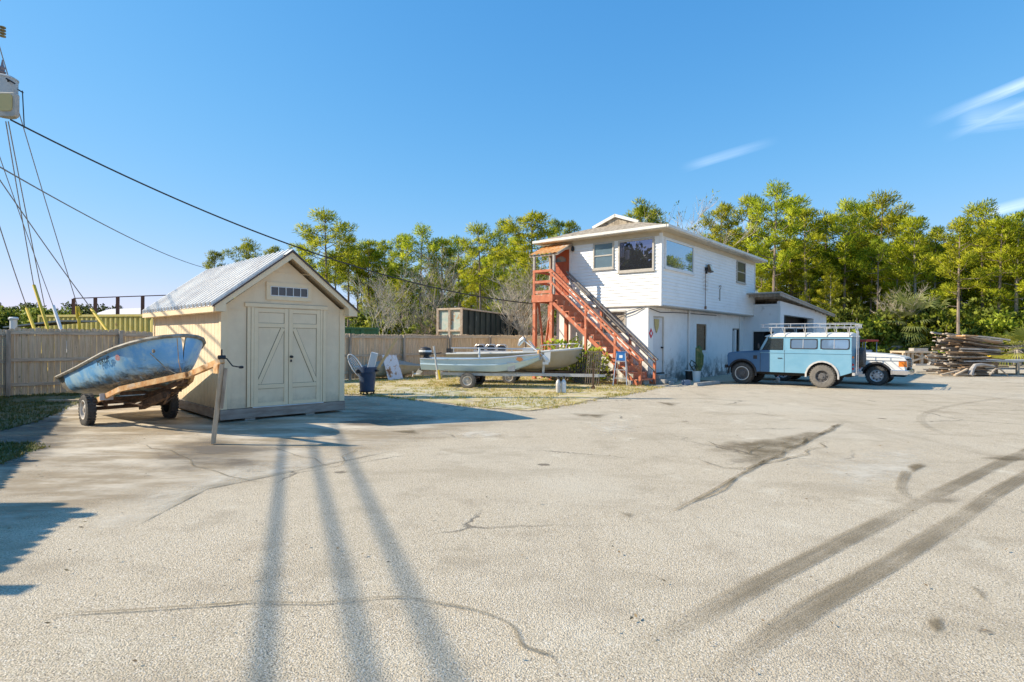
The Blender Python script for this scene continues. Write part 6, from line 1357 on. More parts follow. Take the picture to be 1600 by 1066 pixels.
mb = MB(); mb.tube([(0, 0, 0), (-.16, -.02, .12), (-.3, -.03, .35), (-.22, -.03, .5), (-.08, -.02, .4)], .025, 6); mb.tube([(0, -.02, .05), (-.1, -.03, .3), (-.2, -.02, .22)], .02, 6); mb.tube([(-.02, 0, .05), (.02, -.05, .25), (-.1, -.06, .42)], .02, 6); mb.build('hanging_arm', mat('dark_stem', (.04, .05, .03), .7), t)
p0, p1 = G(1088, 604), G(1124, 600); dd_ = (p1-p0).xy; t = thing('parking_stop', 'weathered concrete parking stop in front of the house wall', 'parking stop', (p0.x, p0.y+.1, 0), heading(dd_.x, dd_.y)); Lp = dd_.length
mb = MB(); mb.prism([(-.09, 0), (.09, 0), (.06, .12), (-.06, .12)], 0, Lp, 'yz'); mb.build('bar', 'concrete_b', t, bevel=.01)

# ---------------------------------------------------------------- pole, transformer, wires
PX, PY = -14.35, 15.8
pole = thing('utility_pole', 'wooden utility pole with crossarm just outside the left edge', 'utility pole', (PX, PY, 0))
mb = MB(); mb.tube([(0, 0, 0), (0, 0, 13)], [.17, .11], 12); mb.build('pole_shaft', 'oldwood', pole, smooth=True)
ztop = A(5, 48, PY).z
mb = MB(); mb.bar((-1.2, 0, ztop+.9), (.2, 0, ztop+.9), .1, .12); mb.bar((0, 0, ztop), (.22, 0, ztop), .05, .05); mb.build('crossarm', 'oldwood', pole)
ip = A(4, 50, PY)-V((PX, PY, 0)); mb = MB(); 
for k in range(4): z = ip.z-.14+k*.08; mb.lathe([(.03, z), (.075, z+.01), (.075, z+.035), (.03, z+.05)], 12, (ip.x, ip.y, 0))
mb.build('insulator', mat('brown_porcelain', (.30, .22, .09), .3), pole)
tb, tt = A(10, 187, PY).z, A(10, 122, PY).z; tx = A(8, 150, PY).x-PX
TFm = mat('transformer_grey', (.52, .52, .50), .5, (.46, .46, .44), 4, .5)
tf = thing('pole_transformer', 'grey cylindrical transformer hanging on the utility pole at the left edge', 'transformer', (PX+tx, PY, 0))
rt = .28
mb = MB(); mb.lathe([(rt*.9, tb+.1), (rt, tb+.13), (rt, tt-.06), (rt*1.05, tt-.05), (rt*1.05, tt-.02), (rt*.7, tt+.04), (.001, tt+.05)], 24); mb.build('tank', TFm, tf, smooth=True)
mb = MB(); mb.lathe([(.10, tt+.02), (.10, tt+.08), (.05, tt+.1), (.09, tt+.16), (.05, tt+.2), (.07, tt+.27), (.035, tt+.34), (.01, tt+.5)], 10, (-.08, 0, 0)); mb.build('bushing', mat('grey_porcelain', (.25, .2, .2), .3), tf); 
mb = MB(); mb.lathe([(.05, 0), (.05, .05)], 8, (.2, -.18, tt-.14), 'y'); mb.tube([(.2, -.2, tt-.1), (.36, -.1, tt-.2)], .02, 6); mb.build('terminal', 'blackplastic', tf)
lt = thing('yard_light', 'amber lensed yard floodlight fixed below the transformer on the pole', 'floodlight', (A(11, 160, PY-.4).x, PY-.40, 0))
l0, l1 = A(8, 183, PY-.4).z, A(8, 145, PY-.4).z
mb = MB(); mb.prism(rr_poly(-.24, .26, l0, l1, .07), -.05, .10); mb.build('housing', 'frame_beige', lt, bevel=.02)
mb = MB(); mb.prism(rr_poly(-.17, .19, l0+.14, l1-.05, .09), -.075, -.052); mb.build('lens', mat('amber_glass', (.55, .42, .16), .15), lt)
def wire(name, label, pts, r, sag=0, m='black', n=24):
    a, b = V(pts[0]), V(pts[-1]); L = []
    for k in range(n+1): t_ = k/n; p = a.lerp(b, t_); p.z -= sag*4*t_*(1-t_); L.append(p)
    mb = MB(); o0 = L[0].copy(); mb.tube([p-o0 for p in L], r, 6); o = mb.build(name, m); o.location = o0; tag(o, label, 'cable' if 'guy' not in name else 'guy wire'); return o
WM = mat('wire_dark', (.05, .045, .04), .6); GW = mat('guy_steel', (.30, .28, .27), .5)
he = HP(-.3, LY-.1, ZT-.75+.0)
e1 = A(832, 474.5, 25.0)
wire('service_cable', 'thick black service cable sagging from the transformer to the house landing', [A(16, 187, PY-.2), e1], .024, .92, WM, 40)
wire('phone_cable', 'thinner cable running from the left edge down behind the shed roof', [A(-40, 238, 14.5), A(318, 418, 44)], .020, .35, GW, 30)
for k, (p, q, r, lab) in enumerate(((A(-4, 62, PY), A(121, 478, 21), .014, 'upper guy wire running from the insulator to the hooked yellow guard'), (A(9, 190, PY), A(53, 447, 20), .014, 'guy wire from the transformer to the tall yellow guard'),
        (A(13, 190, PY), A(70, 480, 21), .014, 'guy wire from the transformer landing between the yellow guards'), (A(-5, 232, PY), A(83, 478, 19), .012, 'guy wire ending at the grey guard'), (A(-8, 270, PY), A(143, 483, 21), .016, 'long slanting guy wire to the rightmost yellow guard'),
        (A(-5, 340, PY), A(43, 483, 18.5), .014, 'lowest guy wire to the leftmost yellow guard'))):
    wire('guy_wire', lab, [p, q], r, .05, GW, 8)
wire('jumper_cable', 'short looped jumper cable beside the transformer', [A(28, 140, PY), A(36, 145, PY)], .02, 0, WM, 2)
wire('jumper_cable', 'short hanging lead between the transformer terminal and the service cable', [A(35, 142, PY), A(38, 200, PY)], .014, -.0, WM, 2)
for (p, q, m_, lab) in ((A(42, 482, 18.5), A(56, 520, 18), 'yellow', 'leftmost straight yellow guy guard above the fence'), (A(53, 446, 20), A(77, 520, 19.3), 'yellow', 'tallest yellow guy guard above the fence'), (A(83, 478, 19), A(97, 520, 18.6), 'pipe_white', 'pale grey guy guard leaning between the yellow ones'), (A(143, 483, 21), A(170, 520, 20.4), 'yellow', 'rightmost slanting yellow guy guard')):
    L_q = (q-p); q = p+L_q*((p.z)/(p.z-q.z)) if p.z != q.z else q
    mb = MB(); o0 = p.copy(); mb.tube([V((0, 0, 0)), q-o0], .052, 8); o = mb.build('guy_guard', m_, smooth=True); o.location = o0; tag(o, lab, 'guy guard')
p = A(121, 478, 21); mb = MB(); mb.tube([V((.1, 0, -.35)), V((.03, 0, -.05)), V((-.02, 0, -.02)), V((-.0, 0, -.4)), V((.06, 0, -.5)), V((.09, 0, -.9)), V((.3, 0, -2.9))], .05, 8); o = mb.build('guy_guard', 'yellow', smooth=True); o.location = p; tag(o, 'yellow guy guard with a hooked, bent top', 'guy guard')
# three overhead lines that pass left of the camera and throw the soft long shadows
def over(s0, s1, h, lab):
    a, b = G(*s0), G(*s1); sh = V((-h/math.tan(SUN_EL), -h/math.tan(SUN_EL)*.03, h))
    d = (b-a)/(b-a).length; k = (PY-1-(b.y+sh.y))/d.y
    p, q = b+d*k+sh, a-d*9+sh
    wire('overhead_line', lab, [p, q], .025, .0, WM, 6)
over((410, 1066), (442, 700), 6.2, 'lowest overhead line passing left of the yard'); over((578, 1066), (488, 690), 6.8, 'middle overhead line passing left of the yard'); over((708, 1066), (528, 675), 7.3, 'topmost overhead line passing left of the yard')

# ---------------------------------------------------------------- right side: lumber pile, timber frame, fence, tables
rg = random.Random(11)
wp = G(1520, 588); wd = V((1, -.02)); 
WPL = thing('lumber_pile', 'tall messy pile of weathered boards and driftwood at the right', 'wood pile', (wp.x, wp.y+1.1, 0), 0)
woods = ['oldwood', 'greywood', 'post_wood', mat('dark_board', (.10, .075, .055), .9, (.2, .15, .1), 8, .8, stretch=(.2, 1, 1)), mat('brown_board', (.22, .14, .08), .85, (.33, .22, .13), 8, .8, stretch=(.2, 1, 1))]
cnt = 0; xs0 = 0 and (A(1480, 560, wp.y)-wp).x; xs1 = (A(1562, 560, wp.y)-wp).x
for layer in range(16):
    z = .12+layer*.125; f = 1-abs(layer-8)*.015
    for k in range(6):
        if cnt >= 96: break
        L = rg.uniform(1.8, 2.8)*f*(1.0 if layer > 1 else 1.1); c = rg.uniform(-.45, .45)+(.35 if layer < 4 else .50); y = -1.0+k*.38+rg.uniform(-.1, .1); tilt = rg.uniform(-.10, .04) - (.12 if layer > 11 else 0); yaw = rg.uniform(-.18, .18)
        d = V((math.cos(yaw), math.sin(yaw), tilt)); mb = MB(); o_ = V((c, y, z+rg.uniform(-.04, .04)-.04))
        w_, h_ = rg.uniform(.10, .22), rg.uniform(.03, .09)
        bend = rg.uniform(-.08, .08); pts = [o_-d*L/2, o_+V((0, 0, bend)), o_+d*L/2]
        pts = [V((p.x, p.y, max(p.z, .05))) for p in pts]
        mb.bar(pts[0], pts[1], w_, h_); mb.bar(pts[1], pts[2], w_, h_); mb.build('board', rg.choice(woods), WPL); cnt += 1
mb = MB(); mb.tube([(-.45, -1.5, .05), (-.28, -1.4, .35), (-.1, -1.35, .55), (.25, -1.3, .60), (1.0, -1.2, .5)], [.13, .11, .09, .07, .04], 8); mb.build('log', 'greywood', WPL, smooth=True)
mb = MB(); mb.tube([(.5, -1.5, .1), (.8, -1.5, .4), (1.1, -1.4, .38), (1.5, -1.4, .05)], [.05, .04, .04, .03], 7); mb.build('branch', 'oldwood', WPL, smooth=True)
for a, b in (((-1.9, -1.5, .08), (-.9, -1.4, .3)), ((-1.3, -1.6, .06), (-.55, -1.45, .38)), ((-1.7, -1.3, .05), (-.2, -1.5, .12))): mb = MB(); mb.bar(a, b, .12, .06); mb.build('board', 'post_wood', WPL)
mb = MB(); mb.box(.7, 1.7, -1.3, -.9, .98, 1.05); mb.build('yellow_board', 'yellow', WPL)
mb = MB(); mb.box(-.55, .1, -1.3, -.7, 1.98, 2.04); mb.build('orange_board', 'rust', WPL)
# timber frame
tp = G(1437, 571); TFR = thing('timber_trestle', 'stacked timber trestle of posts and braces left of the lumber pile', 'timber trestle', (tp.x, tp.y, 0), -.05)
zf_ = A(1437, 549, tp.y).z; xw = (A(1462, 560, tp.y)-A(1414, 560, tp.y)).x
for k, f in enumerate((-.5, -.38, -.25, .05, .3, .42)):
    for y in (0, 1.4):
        mb = MB(); mb.box(f*xw-.09, f*xw+.09, y-.09, y+.09, 0, zf_-.12); mb.build('post', 'post_wood' if k % 2 == 0 else 'rail', TFR)
mb = MB(); mb.bar((-.5*xw, -.12, .1), (.4*xw, -.12, zf_-.15), .05, .14); mb.bar((-.2*xw, -.1, zf_-.2), (.42*xw, -.1, .3), .05, .1); mb.build('brace', 'rail', TFR)
mb = MB(); mb.box(-.52*xw, .5*xw, -.2, 1.6, zf_-.12, zf_); mb.box(.47*xw, .85*xw, -.1, 1.5, .15, zf_-.2); mb.build('top_deck', 'rail', TFR)
mb = MB(); mb.box(-.1*xw, .35*xw, .3, .9, zf_+.001, zf_+.22); mb.build('stacked_board', 'greywood', TFR)
mb = MB(); mb.box(-.3*xw, 1.1*xw, -.6, -.3, 0, .12); mb.box(.6*xw, 1.4*xw, -.4, .1, .121, .3); mb.build('ground_board', 'greywood', TFR)
# raised table/rack at the right edge
rp_ = G(1593, 586); RT = thing('long_work_table', 'long low grey topped work table at the right edge beyond the lumber pile', 'table', (rp_.x, rp_.y, 0), 0); zr_ = A(1593, 563, rp_.y).z
mb = MB(); mb.box(-2.6, 2.4, .0, 1.6, zr_-.08, zr_); mb.build('table_top', 'galv', RT)
for x in (-2.4, -.05, 2.2):
    for y in (.06, 1.4): mb = MB(); mb.box(x-.06, x+.06, y-.06, y+.06, 0, zr_-.081); mb.build('leg', 'post_wood', RT)
mb = MB(); mb.tube([(-2.3, .1, .75), (-1.6, .3, .1)], .03, 6); mb.box(-2.3, 2.1, .2, 1.4, zr_-.5, zr_-.45); mb.build('shelf', 'galv', RT)
# chain link fence behind
def chain_mat():
    m, N, b, o = principled('chain_link'); co = N.objc(); s = N.n('ShaderNodeSeparateXYZ'); N.set(s.inputs[0], co)
    u = N.m('ADD', s.outputs[0], s.outputs[2]); v = N.m('SUBTRACT', s.outputs[0], s.outputs[2])
    fu = N.m('LESS_THAN', N.m('FRACT', N.m('MULTIPLY', u, 9)), .13); fv = N.m('LESS_THAN', N.m('FRACT', N.m('MULTIPLY', v, 9)), .13)
    a = N.m('MAXIMUM', fu, fv); b.inputs['Base Color'].default_value = (.38, .38, .37, 1)
    t = N.n('ShaderNodeBsdfTransparent'); mx = N.n('ShaderNodeMixShader'); N.set(mx.inputs[0], a); m.node_tree.links.new(t.outputs[0], mx.inputs[1]); m.node_tree.links.new(b.outputs[0], mx.inputs[2]); m.node_tree.links.new(mx.outputs[0], o.inputs[0]); return m
cl0 = A(1345, 540, 45.6); cl1 = A(1700, 540, 45.2); dd_ = (cl1-cl0).xy; CLF = thing('chain_link_fence', 'chain link fence with a top rail along the pines at the right', 'fence', (cl0.x, cl0.y, 0), heading(dd_.x, dd_.y)); Lc = dd_.length; zc2 = 1.35
mb = MB(); mb.quad((0, 0, .03), (Lc, 0, .03), (Lc, 0, zc2), (0, 0, zc2)); mb.build('mesh_panel', chain_mat(), CLF)
mb = MB(); mb.tube([(0, 0, zc2), (Lc, 0, zc2)], .03, 6); mb.build('top_rail', 'galv', CLF)
k = 0
while k*3 < Lc: mb = MB(); mb.tube([(k*3, .03, 0), (k*3, .03, zc2+.05)], .035, 6); mb.build('post', 'galv', CLF); k += 1
# distant blue truck cab beyond the fence by the container
p = A(816, 515, 44); t = thing('distant_blue_van', 'pale blue van glimpsed over the fence right of the dark container', 'van', (p.x, p.y, 0), .4); zz = A(816, 511, 44).z
mb = MB(); mb.prism([(-1.1, .4), (1.6, .4), (1.6, 1.4), (1.2, zz-.1), (-1.1, zz)], -.9, .9); mb.build('van_body', mat('van_blue', (.25, .40, .5), .4), t, bevel=.08)
mb = MB(); mb.prism([(-.2, 1.5), (1.45, 1.5), (1.15, zz-.2), (-.2, zz-.2)], -.92, .92); mb.build('window', 'carglass', t)
for x in (-.7, 1.0):
    for s in (1, -1): wheel('wheel', t, (x, s*.85, .35), .35, .2, s, 'rim_grey')
# ---------------------------------------------------------------- trees
M['pine_a'] = leafmat('pine_needles', (.38, .45, .02), (.70, .70, .045), .46, .16, .5)
M['pine_b'] = leafmat('pine_needles_dark', (.26, .34, .02), (.52, .55, .035), .42, .2, .5)
M['bark'] = mat('pine_bark', (.16, .115, .085), .9, (.30, .235, .18), 3, .8, stretch=(1, 1, .3), rnd=.3)
M['bark_grey'] = mat('grey_bark', (.22, .195, .165), .9, (.38, .34, .29), 3, .8, stretch=(1, 1, .3), rnd=.2)
M['twig'] = mat('bare_twigs', (.38, .32, .24), .9, (.52, .45, .35), 1.2, .7, rnd=.25)
M['twig_brown'] = mat('brown_twigs', (.36, .24, .14), .9, (.54, .40, .25), 1.2, .7, rnd=.25)
M['shrub_leaf'] = leafmat('shrub_leaves', (.14, .20, .03), (.34, .38, .05), .4, .2, 1.0)
M['shrub_bright'] = leafmat('bright_leaves', (.30, .42, .03), (.60, .66, .07), .5, .15, 1.4)
M['oak_leaf'] = leafmat('oak_leaves', (.05, .08, .02), (.13, .17, .04), .25, .25, .5)
M['palm_leaf'] = leafmat('palm_leaves', (.20, .26, .07), (.42, .44, .16), .25, .2, .9)
M['palm_yellow'] = leafmat('yellow_palm_leaves', (.30, .31, .05), (.45, .42, .09), .3, .1, .9)

def tuft(mb, c, rg, r, n, lw, outw, up=.35, needle=True):
    if len(mb.n) < len(mb.v): mb.n += [(0, 0, 1)]*(len(mb.v)-len(mb.n))
    for _ in range(n):
        d = V((rg.gauss(0, 1), rg.gauss(0, 1), rg.gauss(0, .75))).normalized(); q = d*r*rg.random()**.45
        p = c+V((q.x, q.y, q.z*.62)); a = (d+V((rg.uniform(-.7, .7), rg.uniform(-.7, .7), up+rg.uniform(-.4, .6)))+outw*.5).normalized()
        s = a.cross(V((rg.uniform(-1, 1), rg.uniform(-1, 1), rg.uniform(-1, 1)))).normalized()
        l = lw[0]*rg.uniform(.6, 1.25); w = lw[1]*rg.uniform(.6, 1.3)
        i = len(mb.v); mb.v += [tuple(p-s*w), tuple(p+s*w), tuple(p+a*l+s*w*.55), tuple(p+a*l-s*w*.55)]; mb.f.append((i, i+1, i+2, i+3))
        nn = (d+a*.35+V((rg.gauss(0, .35), rg.gauss(0, .35), .15+rg.gauss(0, .35)))).normalized(); mb.n += [tuple(nn)]*4
def pine_mesh(seed, H=14, c0=.5, nb=26, spread=2.6, dens=1.0, top=1.0, lean=.3, stubs=6, tm='pine_a', bm_='bark', clump=.72, low=False):
    rg = random.Random(seed); crown, wood = MB(), MB()
    lx, ly = rg.uniform(-lean, lean), rg.uniform(-lean, lean); ph = rg.uniform(0, 6)
    def ax(t): return V((lx*t*t+.12*math.sin(3*t+ph)*t, ly*t*t+.12*math.cos(2.6*t+ph)*t, H*t))
    N_ = 12; wood.tube([ax(k/N_) for k in range(N_+1)], [(.17*(1-k/N_)**.8+.025) for k in range(N_+1)], 7)
    az = rg.uniform(0, 6)
    for k in range(nb):
        t = c0+(1.0-c0)*((k+rg.uniform(0, .8))/nb); t = min(t, .995)
        u = (t-c0)/(1-c0)
        prof = (.50+.50*math.sin(math.pi*min(1, u*.75+.20)))*(1-u**4*.62) if not low else (.75+.25*math.sin(math.pi*u))*(1-u**2*.75)
        L = spread*prof*rg.uniform(.5, 1.2); az += 2.4+rg.uniform(-.5, .5); el = rg.uniform(-.1, .5)+u*.45
        d = V((math.cos(az)*math.cos(el), math.sin(az)*math.cos(el), math.sin(el))); p = ax(t)
        mid = p+d*L*.55+V((0, 0, -.05*L)); end = p+d*L+V((0, 0, .12*L)); wood.tube([p, mid, end], [.05*(1-u*.5), .03, .012], 4, cap=False)
        nc = max(2, int(L*1.35*dens))
        for q in range(nc):
            f = .45+.58*(q+rg.random()*.6)/nc; f = min(f, 1); b = p.lerp(mid, f/.55) if f < .55 else mid.lerp(end, (f-.55)/.45)
            c = b+V((rg.uniform(-.38, .38), rg.uniform(-.38, .38), rg.uniform(-.1, .34)))*(.6+.4*L/spread)
            tuft(crown, c, rg, clump*rg.uniform(.6, 1.25), int(120*dens), (.27, .032), d)
    tuft(crown, ax(1)+V((0, 0, -.1)), rg, clump*.8, 50, (.3, .035), V((0, 0, 1)))
    for k in range(stubs):
        t = c0*rg.uniform(.45, 1); a = rg.uniform(0, 6.3); l = rg.uniform(.5, 1.5); p = ax(t); wood.tube([p, p+V((math.cos(a)*l*.6, math.sin(a)*l*.6, .1)), p+V((math.cos(a)*l, math.sin(a)*l, rg.uniform(-.25, .3)))], [.03, .018, .008], 4, cap=False)
    return crown, wood
def tree_proto(name, crown, wood, cm, wm, cname='crown', wname='trunk'):
    root = bpy.data.objects.new(name, None); COL.objects.link(root)
    if wood: wood.build(wname, wm, root, smooth=True, fix=False)
    if crown: crown.build(cname, cm, root, fix=False)
    return root
def first(root, flags={}):
    if id(root) not in flags: flags[id(root)] = 1; return root
    return copy_tree(root)
used = {}
def place(proto, x, y, s, sz, rz, label, cat, group):
    if proto.name in used: o = copy_tree(proto)
    else: used[proto.name] = 1; o = proto
    o.location = (x, y, 0); o.scale = (s, s, sz); o.rotation_euler = (0, 0, rz); tag(o, label, cat, group)
    if group is None and 'group' in o: del o['group']
    return o
P_tall = [tree_proto('pine_tree', *pine_mesh(s, c0=c, nb=nb, spread=sp, tm=None, dens=de), cm, 'bark') for s, c, nb, sp, de, cm in
          ((1, .60, 17, 2.7, 1.0, 'pine_a'), (2, .66, 14, 2.5, 1.0, 'pine_b'), (3, .52, 21, 3.0, 1.0, 'pine_a'), (4, .70, 12, 2.8, 1.0, 'pine_b'), (5, .50, 22, 2.9, 1.05, 'pine_a'), (6, .56, 18, 3.0, 1.0, 'pine_a'))]
P_full = [tree_proto('pine_tree', *pine_mesh(s, c0=c, nb=nb, spread=sp, dens=de, low=True, stubs=3), cm, 'bark_grey') for s, c, nb, sp, de, cm in
          ((11, .26, 32, 3.0, 1.0, 'pine_a'), (12, .33, 30, 3.3, 1.0, 'pine_a'), (13, .22, 30, 2.6, .95, 'pine_a'))]
# hand placed skyline pines: (px, top py, distance, proto kind, spread factor)
LW = 'slender pine with a high crown among the pines behind the long fence'; RWL = 'bushy yellow green pine among the pines behind the garage and lumber pile'
G1, G2 = 'pines behind the long fence', 'pines beyond the garage and lumber pile'
rg = random.Random(77)
def sky_pine(px, py, Y, pr, k=1.0, label=None, group=None):
    if px > 1100: Y += 6
    if label == LW: label = 'slender high crowned pine '+('behind the right half of the shed roof' if px < 570 else 'above the fence between the shed and the dark container' if px < 680 else 'directly above the dark container' if px < 800 else 'close to the left side of the house')
    if label == RWL: label = 'yellow green pine '+('above the garage roof just right of the house' if px < 1230 else 'above the blue wagon' if px < 1340 else 'above the white pickup' if px < 1430 else 'above the lumber pile' if px < 1530 else 'close to the right edge')
    if label == YL: label = 'young low branched pine '+('under the taller ones above the blue wagon' if px < 1340 else 'under the taller ones above the pickup' if px < 1430 else 'under the taller ones by the lumber pile')
    p = A(px, py, Y); H = p.z+.1; s = H/14
    place(pr, p.x, p.y, s*k*1.0, s, rg.uniform(0, 6.28), label, 'tree', group)
YL = 'young'
T_, F_ = P_tall, P_full
for px, py, Y, pr, k, lab in (
    (335, 399, 66, T_[1], .8, 'small dark pine crown just left of the shed ridge'), (382, 386, 62, T_[3], 1.0, 'round pine crown rising behind the middle of the shed roof'), (428, 392, 66, T_[1], .8, 'low dark pine crown just left of the shed gable peak'), (470, 390, 70, T_[0], .8, None),
    (512, 344, 56, T_[2], 1.15, 'tallest pine behind the right side of the shed, with an airy open crown'), (545, 378, 60, T_[0], 1.0, None), (575, 383, 58, T_[0], 1, None), (602, 387, 64, T_[4], .9, None), (627, 375, 60, T_[1], 1, None), (657, 364, 58, T_[2], .9, 'tall thin topped pine rising above the middle of the left tree line'),
    (690, 382, 60, T_[0], 1.1, None), (720, 380, 62, T_[3], 1, None), (752, 364, 50, T_[2], 1.0, None), (786, 353, 58, T_[1], .8, None), (833, 343, 46, T_[4], 1.25, 'broad round crowned pine just left of the house roof'), (868, 352, 60, T_[1], .6, None), (893, 354, 62, T_[1], .7, 'small pine top showing above the house eave'),
    (806, 378, 55, T_[0], 1.1, None), (998, 331, 52, T_[3], .9, 'dark pine crown showing above the house roof'), (1022, 336, 56, T_[1], .8, None)):
    sky_pine(px, py, Y, pr, k, lab or LW, None if lab else G1)
for px, py, Y, pr, k, lab in (
    (1128, 330, 50, T_[4], .8, 'pine leaning out above the right end of the house eave'), (1168, 316, 52, T_[0], .9, None), (1210, 302, 46, T_[2], .85, 'tallest pine right of the house with a tufted top'), (1238, 318, 54, T_[1], 1, None), (1262, 336, 50, T_[0], 1.1, None), (1290, 348, 54, T_[3], 1.1, None),
    (1320, 329, 50, T_[2], .8, None), (1345, 326, 56, T_[0], 1, None), (1374, 317, 52, T_[2], .95, 'tall pine with a pointed open crown over the white pickup'), (1400, 345, 56, T_[0], .9, None), (1432, 346, 46, F_[1], 1.0, 'broad domed pine left of the tall single trunk'), (1462, 362, 52, F_[2], .9, None),
    (1499, 353, 32, T_[4], .9, 'nearest pine with a tall bare pinkish trunk behind the lumber pile'), (1538, 330, 50, T_[2], 1.0, 'tall tufted pine top near the right edge'), (1562, 350, 46, T_[0], 1.1, None), (1590, 340, 46, F_[1], 1.1, None), (1625, 345, 48, T_[2], 1.1, None)):
    sky_pine(px, py, Y, pr, k, lab or RWL, None if lab else G2)
# fillers: the depth of the wood
def line(px, base, amp): return base+amp*math.sin(px*.031)+amp*.6*math.sin(px*.083+1)
for i in range(38):
    px = 455+(900-455)*(i+rg.random())/38; Y = rg.uniform(52, 92); py = max(line(px, 402, 10), 385)+rg.uniform(0, 48); sky_pine(px, py, Y, rg.choice(P_tall), rg.uniform(.7, 1.0), LW, G1)
for i in range(10): px = 320+14*i; sky_pine(px, rg.uniform(430, 470), rg.uniform(70, 100), rg.choice(P_tall), .8, LW, G1)
for i in range(60):
    px = 1100+(1660-1100)*(i+rg.random())/60; Y = rg.uniform(44, 85); py = line(px, 372, 10)+rg.uniform(0, 60); sky_pine(px, py, Y, rg.choice(P_tall+F_[:1]), rg.uniform(.75, 1.05), RWL, G2)
for i in range(24):
    px = 1225+(1650-1225)*(i+rg.random())/24; Y = rg.uniform(51, 62); py = rg.uniform(380, 440); sky_pine(px, py, Y, rg.choice(P_full), rg.uniform(1.1, 1.6), YL, 'young pines on the right')
for i in range(16):
    px = 560+(880-560)*(i+rg.random())/16; Y = rg.uniform(56, 74); py = rg.uniform(415, 455); sky_pine(px, py, Y, rg.choice(P_full), rg.uniform(1.0, 1.4), 'young low branched pine filling in behind the leafless brush left of the house', 'young pines behind the fence')
# bare brush and slender leafless trees
def bare_mesh(seed, H, n, spread, leaf=0, thick=.05):
    rg_ = random.Random(seed); w_ = MB(); lf = MB()
    def br(p, d, l, r, dep):
        n_ = 3; pts = [p]; q = p
        for _ in range(n_): d = (d+V((rg_.uniform(-.28, .28), rg_.uniform(-.28, .28), rg_.uniform(-.08, .22)))).normalized(); q = q+d*l/n_; pts.append(q)
        w_.tube(pts, [r*(1-.6*k/n_) for k in range(n_+1)], 3, cap=False)
        if dep == 0:
            if leaf and rg_.random() < leaf: tuft(lf, q, rg_, .28, 7, (.11, .035), d)
            return
        for k in range(3 if dep > 1 else 4):
            t_ = rg_.uniform(.3, 1); s = pts[min(n_, int(t_*n_)+0)]; a = rg_.uniform(0, 6.28); e = rg_.uniform(.1, 1.0)
            nd = (d*.9+V((math.cos(a), math.sin(a), e*.5))*.75).normalized(); br(s, nd, l*rg_.uniform(.5, .72), max(r*.5, .012), dep-1)
    for k in range(n):
        a = rg_.uniform(0, 6.28); rr_ = spread*rg_.random()**.5; br(V((math.cos(a)*rr_, math.sin(a)*rr_, 0)), V((rg_.uniform(-.2, .2), rg_.uniform(-.2, .2), 1)).normalized(), H*rg_.uniform(.45, .8), thick, 4)
    return (lf if leaf else None), w_
B_ = []
for s, H, n, sp, leaf, m_ in ((21, 7.5, 4, 1.3, .15, 'twig'), (22, 6.5, 4, 1.6, .1, 'twig_brown'), (23, 9, 3, .8, .2, 'twig'), (24, 5, 5, 1.6, .0, 'twig')):
    lf, w_ = bare_mesh(s, H, n, sp, leaf); B_.append(tree_proto('bare_shrub', lf, w_, 'shrub_leaf', m_, 'leaves', 'branches'))
BL, BG = 'grey leafless brush under the pines behind the fence', 'leafless brush behind the fence'
for i in range(36):
    px = 540+(880-540)*(i+rg.random())/36; Y = rg.uniform(40, 64); p = A(px, 500, Y); s = rg.uniform(.5, .85); place(rg.choice(B_), p.x, p.y, s, s, rg.uniform(0, 6.28), BL+(' just right of the shed' if px < 640 else ' left of the dark container' if px < 700 else ' behind the dark container' if px < 800 else ' left of the staircase'), 'brush', BG)
for px, Y, s in ((830, 37, 1.0), (850, 39, 1.0), (812, 42, .95), (640, 46, 1.0), (662, 48, 1.05), (870, 42, 1.0)): p = A(px, 500, Y); place(B_[(px//10) % 4], p.x, p.y, s, s, rg.uniform(0, 6.28), BL+(' just right of the shed' if px < 640 else ' left of the dark container' if px < 700 else ' behind the dark container' if px < 800 else ' left of the staircase'), 'brush', BG)
for px, Y, s, pr in ((1393, 47.5, .72, B_[2]), (1575, 52, .7, B_[0])): p = A(px, 500, Y); place(pr, p.x, p.y, s, s, rg.uniform(0, 6.28), 'slender grey leafless tree among the green growth on the right', 'bare tree', 'bare trees on the right')
p = A(1047, 330, 48); place(B_[2], p.x, p.y, 1.3, p.z/8.5, 1.0, 'purplish bare tree top showing over the right of the house roof', 'bare tree', None)
# leafy shrubs
def shrub_mesh(seed, r, h, n, lw=(.16, .06), clump=.4):
    rg_ = random.Random(seed); lf, w_ = MB(), MB()
    for k in range(n):
        a = rg_.uniform(0, 6.28); e = rg_.random()**.7; rr_ = r*math.sqrt(rg_.random())*(1.05-.35*e); c = V((math.cos(a)*rr_, math.sin(a)*rr_, .2+e*h*rg_.uniform(.75, 1)*(1-.3*(rr_/r)**2)))
        tuft(lf, c, rg_, clump*rg_.uniform(.6, 1.1), 38, lw, V((0, 0, .4)))
        if k % 3 == 0: w_.tube([(c.x*.15, c.y*.15, 0), (c.x*.6, c.y*.6, c.z*.6), tuple(c)], [.035, .02, .01], 4, cap=False)
    return lf, w_
S_ = [tree_proto('leafy_shrub', *shrub_mesh(31, 1.8, 2.6, 60), 'shrub_leaf', 'twig', 'leaves', 'branches'), tree_proto('leafy_shrub', *shrub_mesh(32, 2.2, 2.0, 62), 'shrub_leaf', 'twig', 'leaves', 'branches'), tree_proto('leafy_shrub', *shrub_mesh(33, 1.5, 3.6, 58), 'shrub_leaf', 'twig', 'leaves', 'branches')]
M['shrub_lit'] = leafmat('shrub_leaves_yellow', (.28, .36, .03), (.54, .58, .06), .45, .2, 1.0)
